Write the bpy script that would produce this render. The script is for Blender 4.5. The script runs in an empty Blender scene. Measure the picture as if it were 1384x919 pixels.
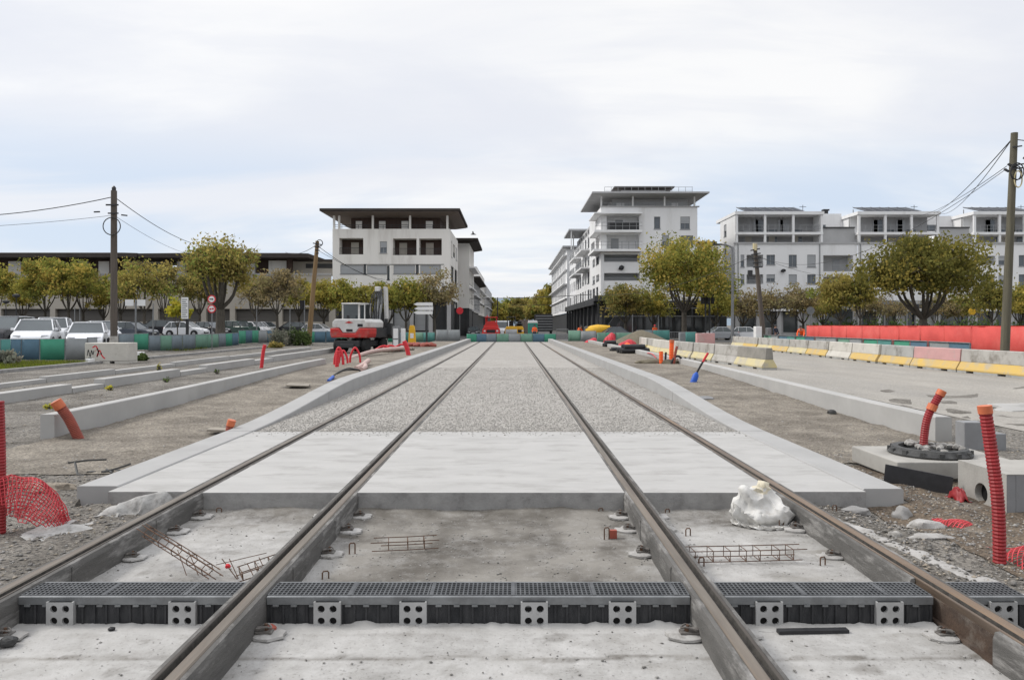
import bpy, bmesh, math, random
import numpy as np
from mathutils import Vector, Matrix, noise as mn
random.seed(7)
SC = bpy.context.scene
COL = SC.collection
R = math.radians
CAMZ = 1.63
def P(px, py, Y):
    """a pixel of the photograph pushed out to the distance Y"""
    return Vector(((px-692)*Y/1000, Y, CAMZ-(py-439)*Y/1000))
def GX(px, Y): return (px-692)*Y/1000
def GZ(py, Y): return CAMZ-(py-439)*Y/1000
def sm(a, b, t):
    t = min(1, max(0, (t-a)/(b-a))); return t*t*(3-2*t)
RA, RB, RC, RD = -3.11, -1.60, 1.19, 2.67        # rail centre lines
RAILS = (RA, RB, RC, RD)
HW = 0.092                                        # half width of rail and filler
KLO, KLI, KRI, KRO = -4.37, -3.96, 3.47, 3.87     # kerb edges
WL, WR = -7.05, 6.35                              # faces of the low walls
def H(x, y, rough=True):
    z = -0.12
    if y > 7.32 and KLO+.06 < x < KRO-.06: return -0.45
    if y <= 7.45 and RA-.03 < x < RD+.03: return -0.45
    if WL-.1 <= x <= KLO+.1 or KRO-.1 <= x <= WR+.1:
        z += .26*sm(11, 26, y)*(1-sm(68, 74, y))
    if x < -19:
        z += .5*sm(-20.0, -23.5, x)*sm(30, 37, y)
        z += .1*sm(60, 80, y)
    if 2.75 < x < 3.22 and 3.2 < y < 4.56: return -.235
    if y < 26 and abs(x) < 24:
        # trodden, dug-over earth beside the tracks
        if x > KRO or (x > RD and y < 7.4):
            z += .04*math.exp(-((x-4.2)/.3)**2-((y-8.0)/.5)**2)-.05*math.exp(-((x-4.5)/.35)**2-((y-7.0)/.7)**2)
            z -= .10*math.exp(-((x-3.6)/.35)**2-((y-6.9)/.5)**2)
        if x < KLO or (x < RA and y < 7.4):
            z -= .09*math.exp(-((x+4.6)/.6)**2-((y-6.9)/.7)**2)
            z += .05*math.exp(-((x+5.6)/.5)**2-((y-7.9)/.35)**2)
        if rough:
            f = 1-sm(14, 26, y)
            z += f*(.028*mn.fractal(Vector((x*1.3, y*1.3, 0)), 1, 2, 4)+.012*mn.noise(Vector((x*9, y*9, 3))))
    return z

# ---------------------------------------------------------------- materials
MATS = {}
def nn(nt, t, **k):
    n = nt.nodes.new(t)
    for a, b in k.items():
        setattr(n, a, b)
    return n
def surf(name, c1, c2=None, scale=4, rough=.8, metal=0, bump=0, bscale=60, c3=None, s3=.7, t3=(.5, .62), detail=6, spec=.3,
         speck=None, speckscale=120, stretch=(1, 1, 1), ramp=(.35, .65)):
    if name in MATS: return MATS[name]
    m = bpy.data.materials.new(name); MATS[name] = m; m.use_nodes = True
    nt = m.node_tree; L = nt.links; bs = nt.nodes['Principled BSDF']
    bs.inputs['Roughness'].default_value = rough; bs.inputs['Metallic'].default_value = metal
    bs.inputs['Specular IOR Level'].default_value = spec
    c1 = tuple(c1)+(1,)
    bs.inputs['Base Color'].default_value = c1
    geo = nn(nt, 'ShaderNodeNewGeometry'); vec = geo.outputs['Position']
    if stretch != (1, 1, 1):
        mp = nn(nt, 'ShaderNodeVectorMath', operation='MULTIPLY'); mp.inputs[1].default_value = stretch
        L.new(vec, mp.inputs[0]); vec = mp.outputs[0]
    out = None
    def noise(sc, det=detail, r=.6):
        n = nn(nt, 'ShaderNodeTexNoise'); n.inputs['Scale'].default_value = sc; n.inputs['Detail'].default_value = det
        n.inputs['Roughness'].default_value = r; L.new(vec, n.inputs['Vector']); return n.outputs['Fac']
    def rmp(src, a, b):
        r = nn(nt, 'ShaderNodeMapRange'); r.inputs['From Min'].default_value = a; r.inputs['From Max'].default_value = b
        L.new(src, r.inputs['Value']); return r.outputs[0]
    def mixc(f, a, b):
        x = nn(nt, 'ShaderNodeMix', data_type='RGBA'); L.new(f, x.inputs['Factor'])
        for s, v in ((6, a), (7, b)):
            if isinstance(v, tuple): x.inputs[s].default_value = v
            else: L.new(v, x.inputs[s])
        return x.outputs[2]
    if c2 is not None:
        out = mixc(rmp(noise(scale), *ramp), c1, tuple(c2)+(1,))
    if c3 is not None:
        out = mixc(rmp(noise(s3, 8, .7), *t3), out if out is not None else c1, tuple(c3)+(1,))
    if speck is not None:
        v = nn(nt, 'ShaderNodeTexVoronoi'); v.inputs['Scale'].default_value = speckscale; L.new(vec, v.inputs['Vector'])
        sep = nn(nt, 'ShaderNodeSeparateColor'); L.new(v.outputs['Color'], sep.inputs[0])
        x = nn(nt, 'ShaderNodeMix', data_type='RGBA', blend_type='MULTIPLY'); x.inputs['Factor'].default_value = 1
        r = nn(nt, 'ShaderNodeMapRange'); r.inputs['To Min'].default_value = 1-speck; r.inputs['To Max'].default_value = 1+speck
        L.new(sep.outputs[0], r.inputs['Value'])
        src = out
        if src is None: x.inputs[6].default_value = c1
        else: L.new(src, x.inputs[6])
        L.new(r.outputs[0], x.inputs[7]); out = x.outputs[2]
    if out is not None: L.new(out, bs.inputs['Base Color'])
    if bump:
        b = nn(nt, 'ShaderNodeBump'); b.inputs['Strength'].default_value = min(1, bump); b.inputs['Distance'].default_value = .02
        L.new(noise(bscale, 5, .65), b.inputs['Height']); L.new(b.outputs[0], bs.inputs['Normal'])
    return m
def glass(name, c, rough=.08):
    if name in MATS: return MATS[name]
    m = surf(name, c, tuple(min(1, x*1.6+.01) for x in c), scale=.35, rough=rough, spec=.6); return m
def leafmat(name, c, tr=.45):
    if name in MATS: return MATS[name]
    m = bpy.data.materials.new(name); MATS[name] = m; m.use_nodes = True
    nt = m.node_tree; nt.nodes.clear(); L = nt.links
    o = nn(nt, 'ShaderNodeOutputMaterial'); d = nn(nt, 'ShaderNodeBsdfDiffuse'); t = nn(nt, 'ShaderNodeBsdfTranslucent')
    mx = nn(nt, 'ShaderNodeMixShader'); mx.inputs[0].default_value = tr
    geo = nn(nt, 'ShaderNodeNewGeometry'); n = nn(nt, 'ShaderNodeTexNoise'); n.inputs['Scale'].default_value = 1.1
    n.inputs['Detail'].default_value = 4
    L.new(geo.outputs['Position'], n.inputs['Vector'])
    h = nn(nt, 'ShaderNodeHueSaturation'); h.inputs['Color'].default_value = tuple(c)+(1,)
    r = nn(nt, 'ShaderNodeMapRange'); r.inputs['From Min'].default_value = .3; r.inputs['From Max'].default_value = .7
    r.inputs['To Min'].default_value = .75; r.inputs['To Max'].default_value = 1.3
    L.new(n.outputs['Fac'], r.inputs['Value']); L.new(r.outputs[0], h.inputs['Value'])
    for s in (d, t): L.new(h.outputs[0], s.inputs['Color'])
    L.new(d.outputs[0], mx.inputs[1]); L.new(t.outputs[0], mx.inputs[2]); L.new(mx.outputs[0], o.inputs[0])
    return m

M_slab = surf('pale_concrete', (.40, .393, .38), (.355, .349, .337), 1.2, .85, bump=.2, bscale=90, c3=(.31, .303, .29), s3=1.3, t3=(.50, .64), stretch=(1, 2.5, 1))
M_kerb = surf('kerb_concrete', (.345, .342, .335), (.305, .302, .295), 1.5, .85, bump=.12, bscale=110, c3=(.34, .335, .33), s3=.9, t3=(.55, .8))
M_wall = surf('wall_concrete', (.40, .393, .378), (.345, .34, .328), 1.1, .85, bump=.15, bscale=80, c3=(.34, .33, .31), s3=1.4, t3=(.56, .78))
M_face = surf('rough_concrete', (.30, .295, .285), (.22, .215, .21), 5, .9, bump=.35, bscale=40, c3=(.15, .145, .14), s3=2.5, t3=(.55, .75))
M_precast = surf('grey_precast', (.24, .245, .25), (.2, .2, .205), 3, .85, bump=.12, bscale=90)
M_rub = surf('rubber_filler', (.085, .082, .077), (.125, .12, .113), 6, .9, bump=.45, bscale=70, c3=(.25, .242, .23), s3=5, t3=(.50, .64), stretch=(1, .4, 2))
M_steel = surf('rail_steel', (.20, .175, .145), (.13, .11, .09), 14, .5, metal=.35, bump=.1, bscale=120, c3=(.20, .155, .12), s3=3, t3=(.5, .7), stretch=(1, .06, 1))
M_lip = surf('dull_rail_lip', (.085, .073, .062), (.055, .048, .042), 10, .6, metal=.3, bump=.1, bscale=120, stretch=(1, .08, 1))
M_web = surf('weathered_web_rust', (.085, .056, .04), (.05, .036, .028), 8, .85, bump=.4, bscale=60, c3=(.16, .14, .12), s3=3, t3=(.52, .68))
M_rust = surf('rusty_rail_steel', (.155, .12, .095), (.10, .076, .058), 12, .5, metal=.3, bump=.1, bscale=120, c3=(.30, .2, .12), s3=1.2, t3=(.5, .7), stretch=(1, .08, 1))
M_groove = surf('dark_groove', (.045, .042, .038), (.08, .074, .066), 20, .9, bump=.3)  # near-black tone along the rail groove
M_galv = surf('galvanised_steel', (.25, .257, .26), (.18, .186, .19), 9, .5, metal=.6, bump=.08, bscale=90, c3=(.16, .16, .16), s3=4, t3=(.5, .7))
M_grate = surf('dark_iron_grate', (.075, .078, .082), (.13, .134, .138), 10, .5, metal=.5)
M_chan = surf('black_channel', (.022, .023, .025), (.05, .05, .052), 12, .7, bump=.4, bscale=60, c3=(.26, .26, .25), s3=5, t3=(.66, .74), stretch=(2, 1, .5))
M_brk = surf('bracket_steel', (.42, .42, .415), (.34, .34, .335), 8, .6, metal=.25, bump=.1)
M_hole_shade = surf('hole_shade_black', (.008, .008, .008), rough=.95)  # flat black standing in for the shade inside openings
M_rebar = surf('rebar_rust', (.075, .047, .035), (.14, .08, .05), 25, .85, bump=.4, bscale=200)
M_dark_iron = surf('cast_iron', (.035, .035, .035), (.07, .07, .068), 12, .6, bump=.3, bscale=60)
M_red_conduit = surf('red_conduit', (.30, .016, .02), (.21, .016, .018), 8, .5, spec=.4)
M_orange = surf('orange_cap', (.60, .17, .075), (.46, .12, .055), 8, .5)
M_orange_br = surf('terracotta_pipe', (.30, .075, .05), (.22, .06, .045), 6, .6)
M_redmesh = surf('red_mesh', (.62, .085, .095), (.42, .035, .045), 6, .6)
M_tarp = surf('dark_red_tarpaulin', (.50, .03, .045), (.36, .022, .033), 1.5, .5, bump=.3, bscale=8)
M_pad = surf('dirty_mortar', (.40, .39, .375), (.30, .29, .275), 9, .9, bump=.4, bscale=50, c3=(.2, .19, .175), s3=5, t3=(.52, .68))
M_clip = surf('dusty_iron', (.15, .14, .13), (.09, .08, .072), 14, .75, bump=.3, bscale=90, c3=(.26, .25, .235), s3=9, t3=(.52, .7))
M_bag = surf('white_sack', (.60, .59, .565), (.53, .52, .495), 6, .5, bump=.45, bscale=30, c3=(.36, .33, .285), s3=5, t3=(.56, .7))
M_cream = surf('cream_sack', (.58, .53, .41), (.50, .455, .35), 6, .65, bump=.2, bscale=35)
M_blue = surf('blue_plastic', (.02, .09, .42), rough=.45)
M_black = surf('black_plastic', (.018, .018, .02), (.03, .03, .032), 6, .5)
M_wood = surf('weathered_wood_pole', (.12, .10, .085), (.075, .065, .055), 5, .85, bump=.4, bscale=30, stretch=(3, 3, .15))
M_wood_lt = surf('tan_wood_pole', (.24, .16, .08), (.17, .11, .055), 4, .8, bump=.3, bscale=30, stretch=(3, 3, .15))
M_wood_gr = surf('greenish_wood_pole', (.13, .12, .085), (.085, .078, .058), 4, .85, bump=.4, bscale=30, stretch=(3, 3, .15))
M_bark = surf('tree_bark', (.062, .055, .045), (.10, .088, .072), 6, .9, bump=.4, bscale=20, stretch=(2, 2, .5))
M_ground = surf('site_gravel_ground', (.205, .19, .168), (.145, .133, .116), 2.5, .95, bump=1, bscale=55, c3=(.10, .09, .077), s3=.6, t3=(.46, .60), speck=.5, speckscale=48)
M_dirt = surf('sandy_dirt', (.235, .21, .174), (.178, .157, .129), 2.2, .95, bump=1, bscale=40, c3=(.135, .118, .097), s3=.55, t3=(.46, .62), speck=.4, speckscale=45)
M_bank = surf('brown_bank_earth', (.145, .112, .08), (.095, .076, .058), 5, .95, bump=1, bscale=40, c3=(.24, .22, .19), s3=1.2, t3=(.54, .7), speck=.45, speckscale=45)
M_ballast = surf('grey_ballast', (.345, .328, .303), (.30, .285, .262), 3, .95, bump=.35, bscale=140, speck=.38, speckscale=90, c3=(.265, .25, .228), s3=.7, t3=(.48, .68))
M_smoothbed = surf('fine_grey_bed', (.325, .308, .284), (.285, .27, .248), 1.2, .95, bump=.4, bscale=50, speck=.18, speckscale=30)
M_asph = surf('worn_asphalt', (.325, .305, .272), (.27, .253, .226), .8, .92, bump=.3, bscale=60, c3=(.235, .225, .208), s3=.22, t3=(.44, .78), speck=.18, speckscale=60, stretch=(1, .35, 1))
M_asph_dk = surf('dark_asphalt', (.09, .09, .09), (.12, .118, .115), 1, .92, bump=.3, bscale=60)
M_grassbase = surf('grass_soil', (.07, .085, .03), (.10, .10, .045), 2, .95)
M_stone = surf('loose_stones', (.34, .33, .31), (.22, .21, .195), 18, .92, speck=.35, speckscale=20)
M_stone_br = surf('brown_stones', (.27, .235, .19), (.17, .145, .115), 18, .92, speck=.35, speckscale=20)
M_jersey = surf('jersey_concrete', (.41, .395, .365), (.34, .325, .3), 1.6, .88, bump=.2, bscale=50, c3=(.20, .185, .16), s3=1.4, t3=(.50, .66))
M_jersey_gr = surf('grey_jersey_concrete', (.36, .36, .345), (.31, .31, .295), 1.6, .88, bump=.2, bscale=50, c3=(.19, .185, .17), s3=1.4, t3=(.52, .68))
M_jersey_wh = surf('whitewashed_concrete', (.52, .50, .45), (.45, .43, .39), 1.6, .88, bump=.2, bscale=50, c3=(.3, .28, .24), s3=1.3, t3=(.56, .7))
M_jersey_pk = surf('pink_painted_concrete', (.52, .30, .29), (.44, .26, .25), 1.6, .88, bump=.2, bscale=50, c3=(.38, .33, .3), s3=1.3, t3=(.55, .7))
M_jersey_bn = surf('dirty_concrete', (.28, .265, .235), (.2, .19, .17), 2, .9, bump=.2, bscale=50)
M_yel = surf('worn_yellow_paint', (.56, .385, .11), (.50, .36, .15), 2, .85, c3=(.40, .345, .25), s3=1.8, t3=(.50, .64))
M_yelpale = surf('faded_yellow_paint', (.55, .47, .25), (.48, .43, .27), 2, .8, c3=(.4, .37, .31), s3=1.4, t3=(.5, .66))
def cloth(name, c): return surf(name, c, tuple(x*.8 for x in c), 1.5, .75, bump=.15, bscale=6)
M_cg = cloth('green_sheet', (.05, .24, .155)); M_cb = cloth('blue_sheet', (.075, .14, .19)); M_cbg = cloth('bluegrey_sheet', (.15, .185, .205))
M_clg = cloth('pale_green_sheet', (.13, .25, .185)); M_cgr = cloth('grey_sheet', (.23, .245, .25)); M_cteal = cloth('teal_sheet', (.07, .21, .19))
M_redh = surf('red_hoarding_sheet', (.60, .085, .072), (.47, .06, .052), .7, .7, bump=.35, bscale=2.5, c3=(.58, .12, .10), s3=.5, t3=(.5, .7))
M_redh_dk = surf('red_hoarding_trim', (.40, .03, .025), rough=.6)
M_white = surf('white_paint', (.74, .74, .73), (.68, .68, .67), 2, .4)
M_carwhite = surf('white_car_paint', (.72, .73, .75), rough=.22, spec=.6)
M_carsilver = surf('silver_car_paint', (.42, .43, .45), rough=.25, metal=.3, spec=.6)
M_carblack = surf('black_car_paint', (.02, .02, .024), rough=.2, spec=.6)
M_cargreen = surf('dark_green_car_paint', (.02, .05, .04), rough=.25, spec=.6)
M_cargrey = surf('blue_grey_car_paint', (.07, .08, .10), rough=.25, spec=.6)
M_glass = glass('dark_car_glass', (.042, .052, .056))
M_wglass = glass('window_glass', (.07, .08, .09), .12)
M_wshut = surf('grey_shutter', (.36, .37, .38), (.3, .31, .32), .8, .7, stretch=(.2, .2, 12))
M_tyre = surf('tyre_rubber', (.02, .02, .02), rough=.85)
M_rim = surf('alloy_rim', (.4, .4, .41), rough=.35, metal=.7)
M_redpaint = surf('red_machine_paint', (.55, .035, .03), (.45, .03, .028), 3, .45)
M_exred = surf('dusty_red_paint', (.50, .035, .03), (.40, .03, .028), 3, .5, c3=(.30, .12, .10), s3=1.6, t3=(.5, .68))
M_exwhite = surf('dusty_white_paint', (.58, .575, .56), (.5, .495, .48), 2, .45, c3=(.40, .375, .34), s3=1.5, t3=(.5, .68))
M_yelpaint = surf('yellow_machine_paint', (.72, .42, .03), (.62, .36, .03), 3, .45)
M_redsign = surf('red_sign_paint', (.55, .03, .04), rough=.5)
M_lens_r = surf('red_lamp_lens', (.3, .01, .01), rough=.3)
M_lens_w = surf('clear_lamp_lens', (.6, .6, .62), rough=.15, spec=.7)
M_hivis = surf('orange_hivis', (.85, .13, .03), rough=.7)
M_skin = surf('skin', (.42, .24, .17), rough=.6)
M_trous = surf('dark_trousers', (.03, .035, .05), rough=.85)
M_render = surf('beige_render', (.76, .74, .70), (.71, .69, .65), .5, .85, c3=(.54, .51, .47), s3=.5, t3=(.52, .74), stretch=(1, 1, .16))
M_render_w = surf('white_render', (.76, .76, .76), (.71, .71, .71), .5, .85, c3=(.60, .595, .58), s3=.5, t3=(.53, .75), stretch=(1, 1, .16))
M_render_g = surf('grey_render', (.42, .42, .42), (.37, .37, .37), .5, .85)
M_beige = surf('beige_plinth', (.44, .41, .36), (.39, .365, .325), .4, .85, c3=(.33, .305, .27), s3=.25, t3=(.54, .75))
M_brown = surf('brown_timber', (.052, .034, .028), (.07, .045, .036), 1.2, .8, stretch=(4, 4, .3))
M_roof = surf('dark_roof', (.05, .043, .04), (.065, .057, .052), .8, .9, spec=.1)
M_terr = surf('terrace_grey', (.33, .33, .335), (.28, .28, .285), .5, .85)
M_facing = surf('pale_box_concrete', (.36, .348, .32), (.30, .288, .265), 2, .88, bump=.2, bscale=60, c3=(.26, .25, .23), s3=2, t3=(.52, .7))
M_soffit = surf('brown_soffit', (.20, .165, .145), rough=.7)
M_roofgrey = surf('grey_eave', (.45, .455, .46), (.40, .405, .41), .8, .7)
M_garage = surf('grey_shutter_door', (.085, .08, .075), (.11, .105, .098), .6, .7, stretch=(.2, .2, 8))
M_dkshop = surf('dark_shopfront', (.035, .036, .038), (.052, .053, .055), .6, .5)
M_shopglass = glass('shop_glass', (.03, .035, .037), .1)
M_pv = surf('solar_panel', (.022, .026, .035), (.035, .04, .05), .8, .55, spec=.15)
M_metal = surf('grey_metal_post', (.23, .235, .24), (.18, .185, .19), 3, .5, metal=.4)
M_dkmetal = surf('dark_metal_post', (.035, .036, .038), rough=.5)
M_rail = surf('railing_metal', (.28, .285, .29), rough=.5, metal=.4)
M_wire = surf('cable_black', (.03, .03, .03), rough=.6)
M_board = surf('plywood_board', (.30, .27, .225), (.22, .2, .17), 5, .9)
M_pinkhose = surf('pale_pink_hose', (.50, .36, .32), (.42, .31, .28), 5, .6)
M_geo = surf('grey_geotextile', (.40, .395, .38), (.3, .295, .285), 7, .9, bump=.5, bscale=40, c3=(.2, .195, .185), s3=5, t3=(.52, .66))
M_sand = surf('sand_heap', (.16, .14, .10), (.12, .105, .078), 4, .95, bump=.5, bscale=20)
M_greenplastic = surf('green_plastic', (.03, .26, .17), rough=.5)
M_hill = surf('hazy_far_hill', (.20, .25, .30), (.17, .22, .27), .01, .95)  # blue-grey distance haze put into the hill's colour

# ---------------------------------------------------------------- mesh helper
class MB:
    def __init__(s): s.v = []; s.f = []; s.m = []; s.cur = 0; s.T = None
    def add(s, vs, fs, m=None):
        b = len(s.v)
        for p in vs:
            p = Vector(p)
            if s.T is not None: p = s.T @ p
            s.v.append(tuple(p))
        for f in fs:
            s.f.append([b+i for i in f]); s.m.append(s.cur if m is None else m)
        return s
    def box(s, x0, x1, y0, y1, z0, z1, m=None):
        v = [(x0,y0,z0),(x1,y0,z0),(x1,y1,z0),(x0,y1,z0),(x0,y0,z1),(x1,y0,z1),(x1,y1,z1),(x0,y1,z1)]
        return s.add(v, [(0,3,2,1),(4,5,6,7),(0,1,5,4),(1,2,6,5),(2,3,7,6),(3,0,4,7)], m)
    def cb(s, c, d, rot=None, m=None):
        old = s.T
        t = Matrix.Translation(Vector(c))
        if rot is not None: t = t @ rot
        s.T = t if old is None else old @ t
        s.box(-d[0]/2, d[0]/2, -d[1]/2, d[1]/2, -d[2]/2, d[2]/2, m); s.T = old; return s
    def quad(s, a, b, c, d, m=None): return s.add([a, b, c, d], [(0, 1, 2, 3)], m)
    def prism(s, pts, axis, a0, a1, m=None):
        """extrude a 2-D outline: axis 'x' takes (y,z), 'y' takes (x,z), 'z' takes (x,y)"""
        def mk(p, a): return {'x': (a, p[0], p[1]), 'y': (p[0], a, p[1]), 'z': (p[0], p[1], a)}[axis]
        n = len(pts); v = [mk(p, a0) for p in pts]+[mk(p, a1) for p in pts]
        f = [tuple(range(n)), tuple(range(2*n-1, n-1, -1))]+[(i, i+n, (i+1) % n+n, (i+1) % n) for i in range(n)]
        return s.add(v, f, m)
    def bar(s, a, b, w, h=None, m=None):
        a = Vector(a); b = Vector(b); h = w if h is None else h
        d = b-a; q = d.to_track_quat('Z', 'Y').to_matrix().to_4x4()
        return s.cb((a+b)/2, (w, h, d.length), q, m)
    def tube(s, pts, r, n=8, m=None, cap=True):
        pts = [Vector(p) for p in pts]; k = len(pts)
        rs = r if isinstance(r, (list, tuple)) else [r]*k
        vs = []; ref = None
        for i, p in enumerate(pts):
            d = (pts[min(i+1, k-1)]-pts[max(i-1, 0)])
            d = d.normalized() if d.length > 1e-9 else Vector((0, 0, 1))
            if ref is None:
                ref = d.orthogonal().normalized()
            else:
                ref = ref-d*ref.dot(d); ref = ref.normalized() if ref.length > 1e-6 else d.orthogonal().normalized()
            o = d.cross(ref)
            for j in range(n):
                t = 2*math.pi*j/n
                vs.append(p+(ref*math.cos(t)+o*math.sin(t))*rs[i])
        fs = []
        for i in range(k-1):
            for j in range(n):
                a = i*n+j; b = i*n+(j+1) % n
                fs.append((a, b, b+n, a+n))
        if cap: fs.append(tuple(range(n-1, -1, -1))); fs.append(tuple((k-1)*n+j for j in range(n)))
        return s.add(vs, fs, m)
    def lathe(s, prof, n=16, c=(0, 0, 0), rot=None, m=None, cap=True):
        old = s.T; t = Matrix.Translation(Vector(c))
        if rot is not None: t = t @ rot
        s.T = t if old is None else old @ t
        vs = []; fs = []
        for (r, z) in prof:
            for j in range(n):
                a = 2*math.pi*j/n; vs.append((r*math.cos(a), r*math.sin(a), z))
        for i in range(len(prof)-1):
            for j in range(n):
                a = i*n+j; b = i*n+(j+1) % n
                fs.append((a, b, b+n, a+n))
        if cap: fs.append(tuple(range(n-1, -1, -1))); fs.append(tuple((len(prof)-1)*n+j for j in range(n)))
        s.add(vs, fs, m); s.T = old; return s
    def rock(s, c, r, seed=0, sub=1, flat=.6, m=None):
        bm = bmesh.new(); bmesh.ops.create_icosphere(bm, subdivisions=sub, radius=1)
        vs = []
        for v in bm.verts:
            p = v.co.copy(); k = 1+.45*mn.noise(p*1.3+Vector((seed*3.7, seed*1.1, 0)))
            vs.append(Vector(c)+Vector((p.x*r[0]*k, p.y*r[1]*k, p.z*r[2]*k)))
        fs = [[v.index for v in f.verts] for f in bm.faces]; bm.free()
        return s.add(vs, fs, m)
    def build(s, name, mats, parent=None, loc=None, smooth=None, bevel=0, rotz=0):
        me = bpy.data.meshes.new(name)
        me.from_pydata(s.v, [], s.f)
        if not isinstance(mats, (list, tuple)): mats = [mats]
        for x in mats: me.materials.append(x)
        if len(mats) > 1: me.polygons.foreach_set('material_index', s.m)
        me.validate(); me.update()
        bm = bmesh.new(); bm.from_mesh(me); bmesh.ops.recalc_face_normals(bm, faces=bm.faces); bm.to_mesh(me); bm.free()
        if smooth:
            me.polygons.foreach_set('use_smooth', [True]*len(me.polygons)); me.set_sharp_from_angle(angle=R(smooth))
        o = bpy.data.objects.new(name, me); COL.objects.link(o)
        if parent is not None: o.parent = parent
        if loc is not None: o.location = loc
        if rotz: o.rotation_euler.z = rotz
        if bevel:
            b = o.modifiers.new('edge', 'BEVEL'); b.width = bevel; b.segments = 2; b.limit_method = 'ANGLE'; b.angle_limit = R(40)
        return o
def tag(o, label=None, cat=None, group=None, kind=None):
    if label: o['label'] = label
    if cat: o['category'] = cat
    if group: o['group'] = group
    if kind: o['kind'] = kind
    return o
def thing(name, label, cat, loc=(0, 0, 0), rotz=0, group=None):
    o = bpy.data.objects.new(name, None); COL.objects.link(o); o.empty_display_size = .2
    o.location = loc; o.rotation_euler = (0, 0, rotz)
    return tag(o, label, cat, group)
def copy_tree(o, parent=None):
    c = o.copy(); COL.objects.link(c)
    if parent is not None: c.parent = parent
    for ch in list(o.children): copy_tree(ch, c)
    return c
ORD = 'first second third fourth fifth sixth seventh eighth ninth tenth eleventh twelfth thirteenth fourteenth fifteenth sixteenth seventeenth eighteenth nineteenth twentieth'.split()
def spline(pts, n=8):
    pts = [Vector(p) for p in pts]; out = []
    for i in range(len(pts)-1):
        a = pts[max(i-1, 0)]; b = pts[i]; c = pts[i+1]; d = pts[min(i+2, len(pts)-1)]
        for k in range(n):
            t = k/n
            out.append(.5*((2*b)+(c-a)*t+(2*a-5*b+4*c-d)*t*t+(3*b-a-3*c+d)*t**3))
    out.append(pts[-1]); return out

def drape(n, size, obst, squeeze=.8, steps=150, seed=0, gather=0, zoff=.1, bend=1.25, wr=.10):
    """let a sheet fall over ellipsoids onto the floor z = 0 so that it folds by itself"""
    rg = np.random.default_rng(seed); rest = size/(n-1); g = np.linspace(-.5, .5, n)*size*squeeze
    X_, Y_ = np.meshgrid(g, g, indexing='ij'); top = max(c[2]+r[2] for c, r in obst)
    P_ = np.stack([X_, Y_, np.full_like(X_, top+zoff)], -1); f = np.array([[mn.noise(Vector((a*9/size, b*9/size, seed))) for b in g] for a in g]); P_[..., 2] += f*wr*size; P_ += rg.normal(size=P_.shape)*.003*size
    Q = P_.copy(); L2 = rest*math.sqrt(2)
    def con(a, b, L, stiff=.5, onlymin=False, onlymax=False):
        d = b-a; l = np.linalg.norm(d, axis=-1, keepdims=True)+1e-9; e = (l-L)/l
        if onlymin: e = np.minimum(e, 0)
        c = d*e*stiff; return c
    bi = [(0, 0), (0, -1)]
    for st in range(steps):
        V_ = (P_-Q)*.965; Q = P_.copy(); P_ = P_+V_; P_[..., 2] -= .0011*size*2
        if gather:
            for sl_ in ((0, slice(None)), (-1, slice(None)), (slice(None), 0), (slice(None), -1)): P_[sl_][..., :2] *= 1-gather
        for it in range(7):
            for ax in (0, 1):
                for o in (0, 1):
                    A = [slice(None)]*2; B = [slice(None)]*2; m = (n-o)//2
                    A[ax] = slice(o, o+2*m, 2); B[ax] = slice(o+1, o+2*m, 2); A, B = tuple(A), tuple(B)
                    c = con(P_[A], P_[B], rest); P_[A] += c; P_[B] -= c
            for sx in (1, -1):
                for o in (0, 1):
                    for o2 in (0, 1):
                        m = (n-1-o)//2; k = (n-1-o2)//2
                        A = (slice(o, o+2*m, 2), slice(o2, o2+2*k, 2) if sx > 0 else slice(o2+1, o2+1+2*k, 2)); B = (slice(o+1, o+1+2*m, 2), slice(o2+1, o2+1+2*k, 2) if sx > 0 else slice(o2, o2+2*k, 2))
                        c = con(P_[A], P_[B], L2, .3); P_[A] += c; P_[B] -= c
            for ax in (0, 1):
                A = [slice(None)]*2; B = [slice(None)]*2; A[ax] = slice(0, n-2); B[ax] = slice(2, n); c = con(P_[tuple(A)], P_[tuple(B)], rest*bend, .22, onlymin=True); P_[tuple(A)] += c; P_[tuple(B)] -= c
            for c, r in obst:
                d = (P_-np.array(c))/np.array(r); l = np.linalg.norm(d, axis=-1, keepdims=True); ins = l < 1
                P_ = np.where(ins, np.array(c)+d/np.maximum(l, 1e-6)*np.array(r), P_)
                Q = np.where(ins, Q+(P_-Q)*.35, Q)
            low = P_[..., 2:3] < .004; P_[..., 2] = np.maximum(P_[..., 2], .004); Q = np.where(low, Q+(P_-Q)*.6, Q)
    return P_
def drape_mesh(name, mat, loc, P_, parent=None, thick=.004, smooth=80, sub=True, round_=True):
    n = P_.shape[0]; mb = MB(); mb.v = [tuple(p) for p in P_.reshape(-1, 3)]
    for i in range(n-1):
        for j in range(n-1):
            u, v = (i+.5)/(n-1)*2-1, (j+.5)/(n-1)*2-1
            if round_ and u*u+v*v > 1.12: continue
            mb.f.append((i*n+j, (i+1)*n+j, (i+1)*n+j+1, i*n+j+1)); mb.m.append(0)
    o = mb.build(name, mat, parent, loc, smooth=smooth)
    if thick: q = o.modifiers.new('thick', 'SOLIDIFY'); q.thickness = thick
    if sub: q = o.modifiers.new('sub', 'SUBSURF'); q.levels = 1; q.render_levels = 1
    return o

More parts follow.
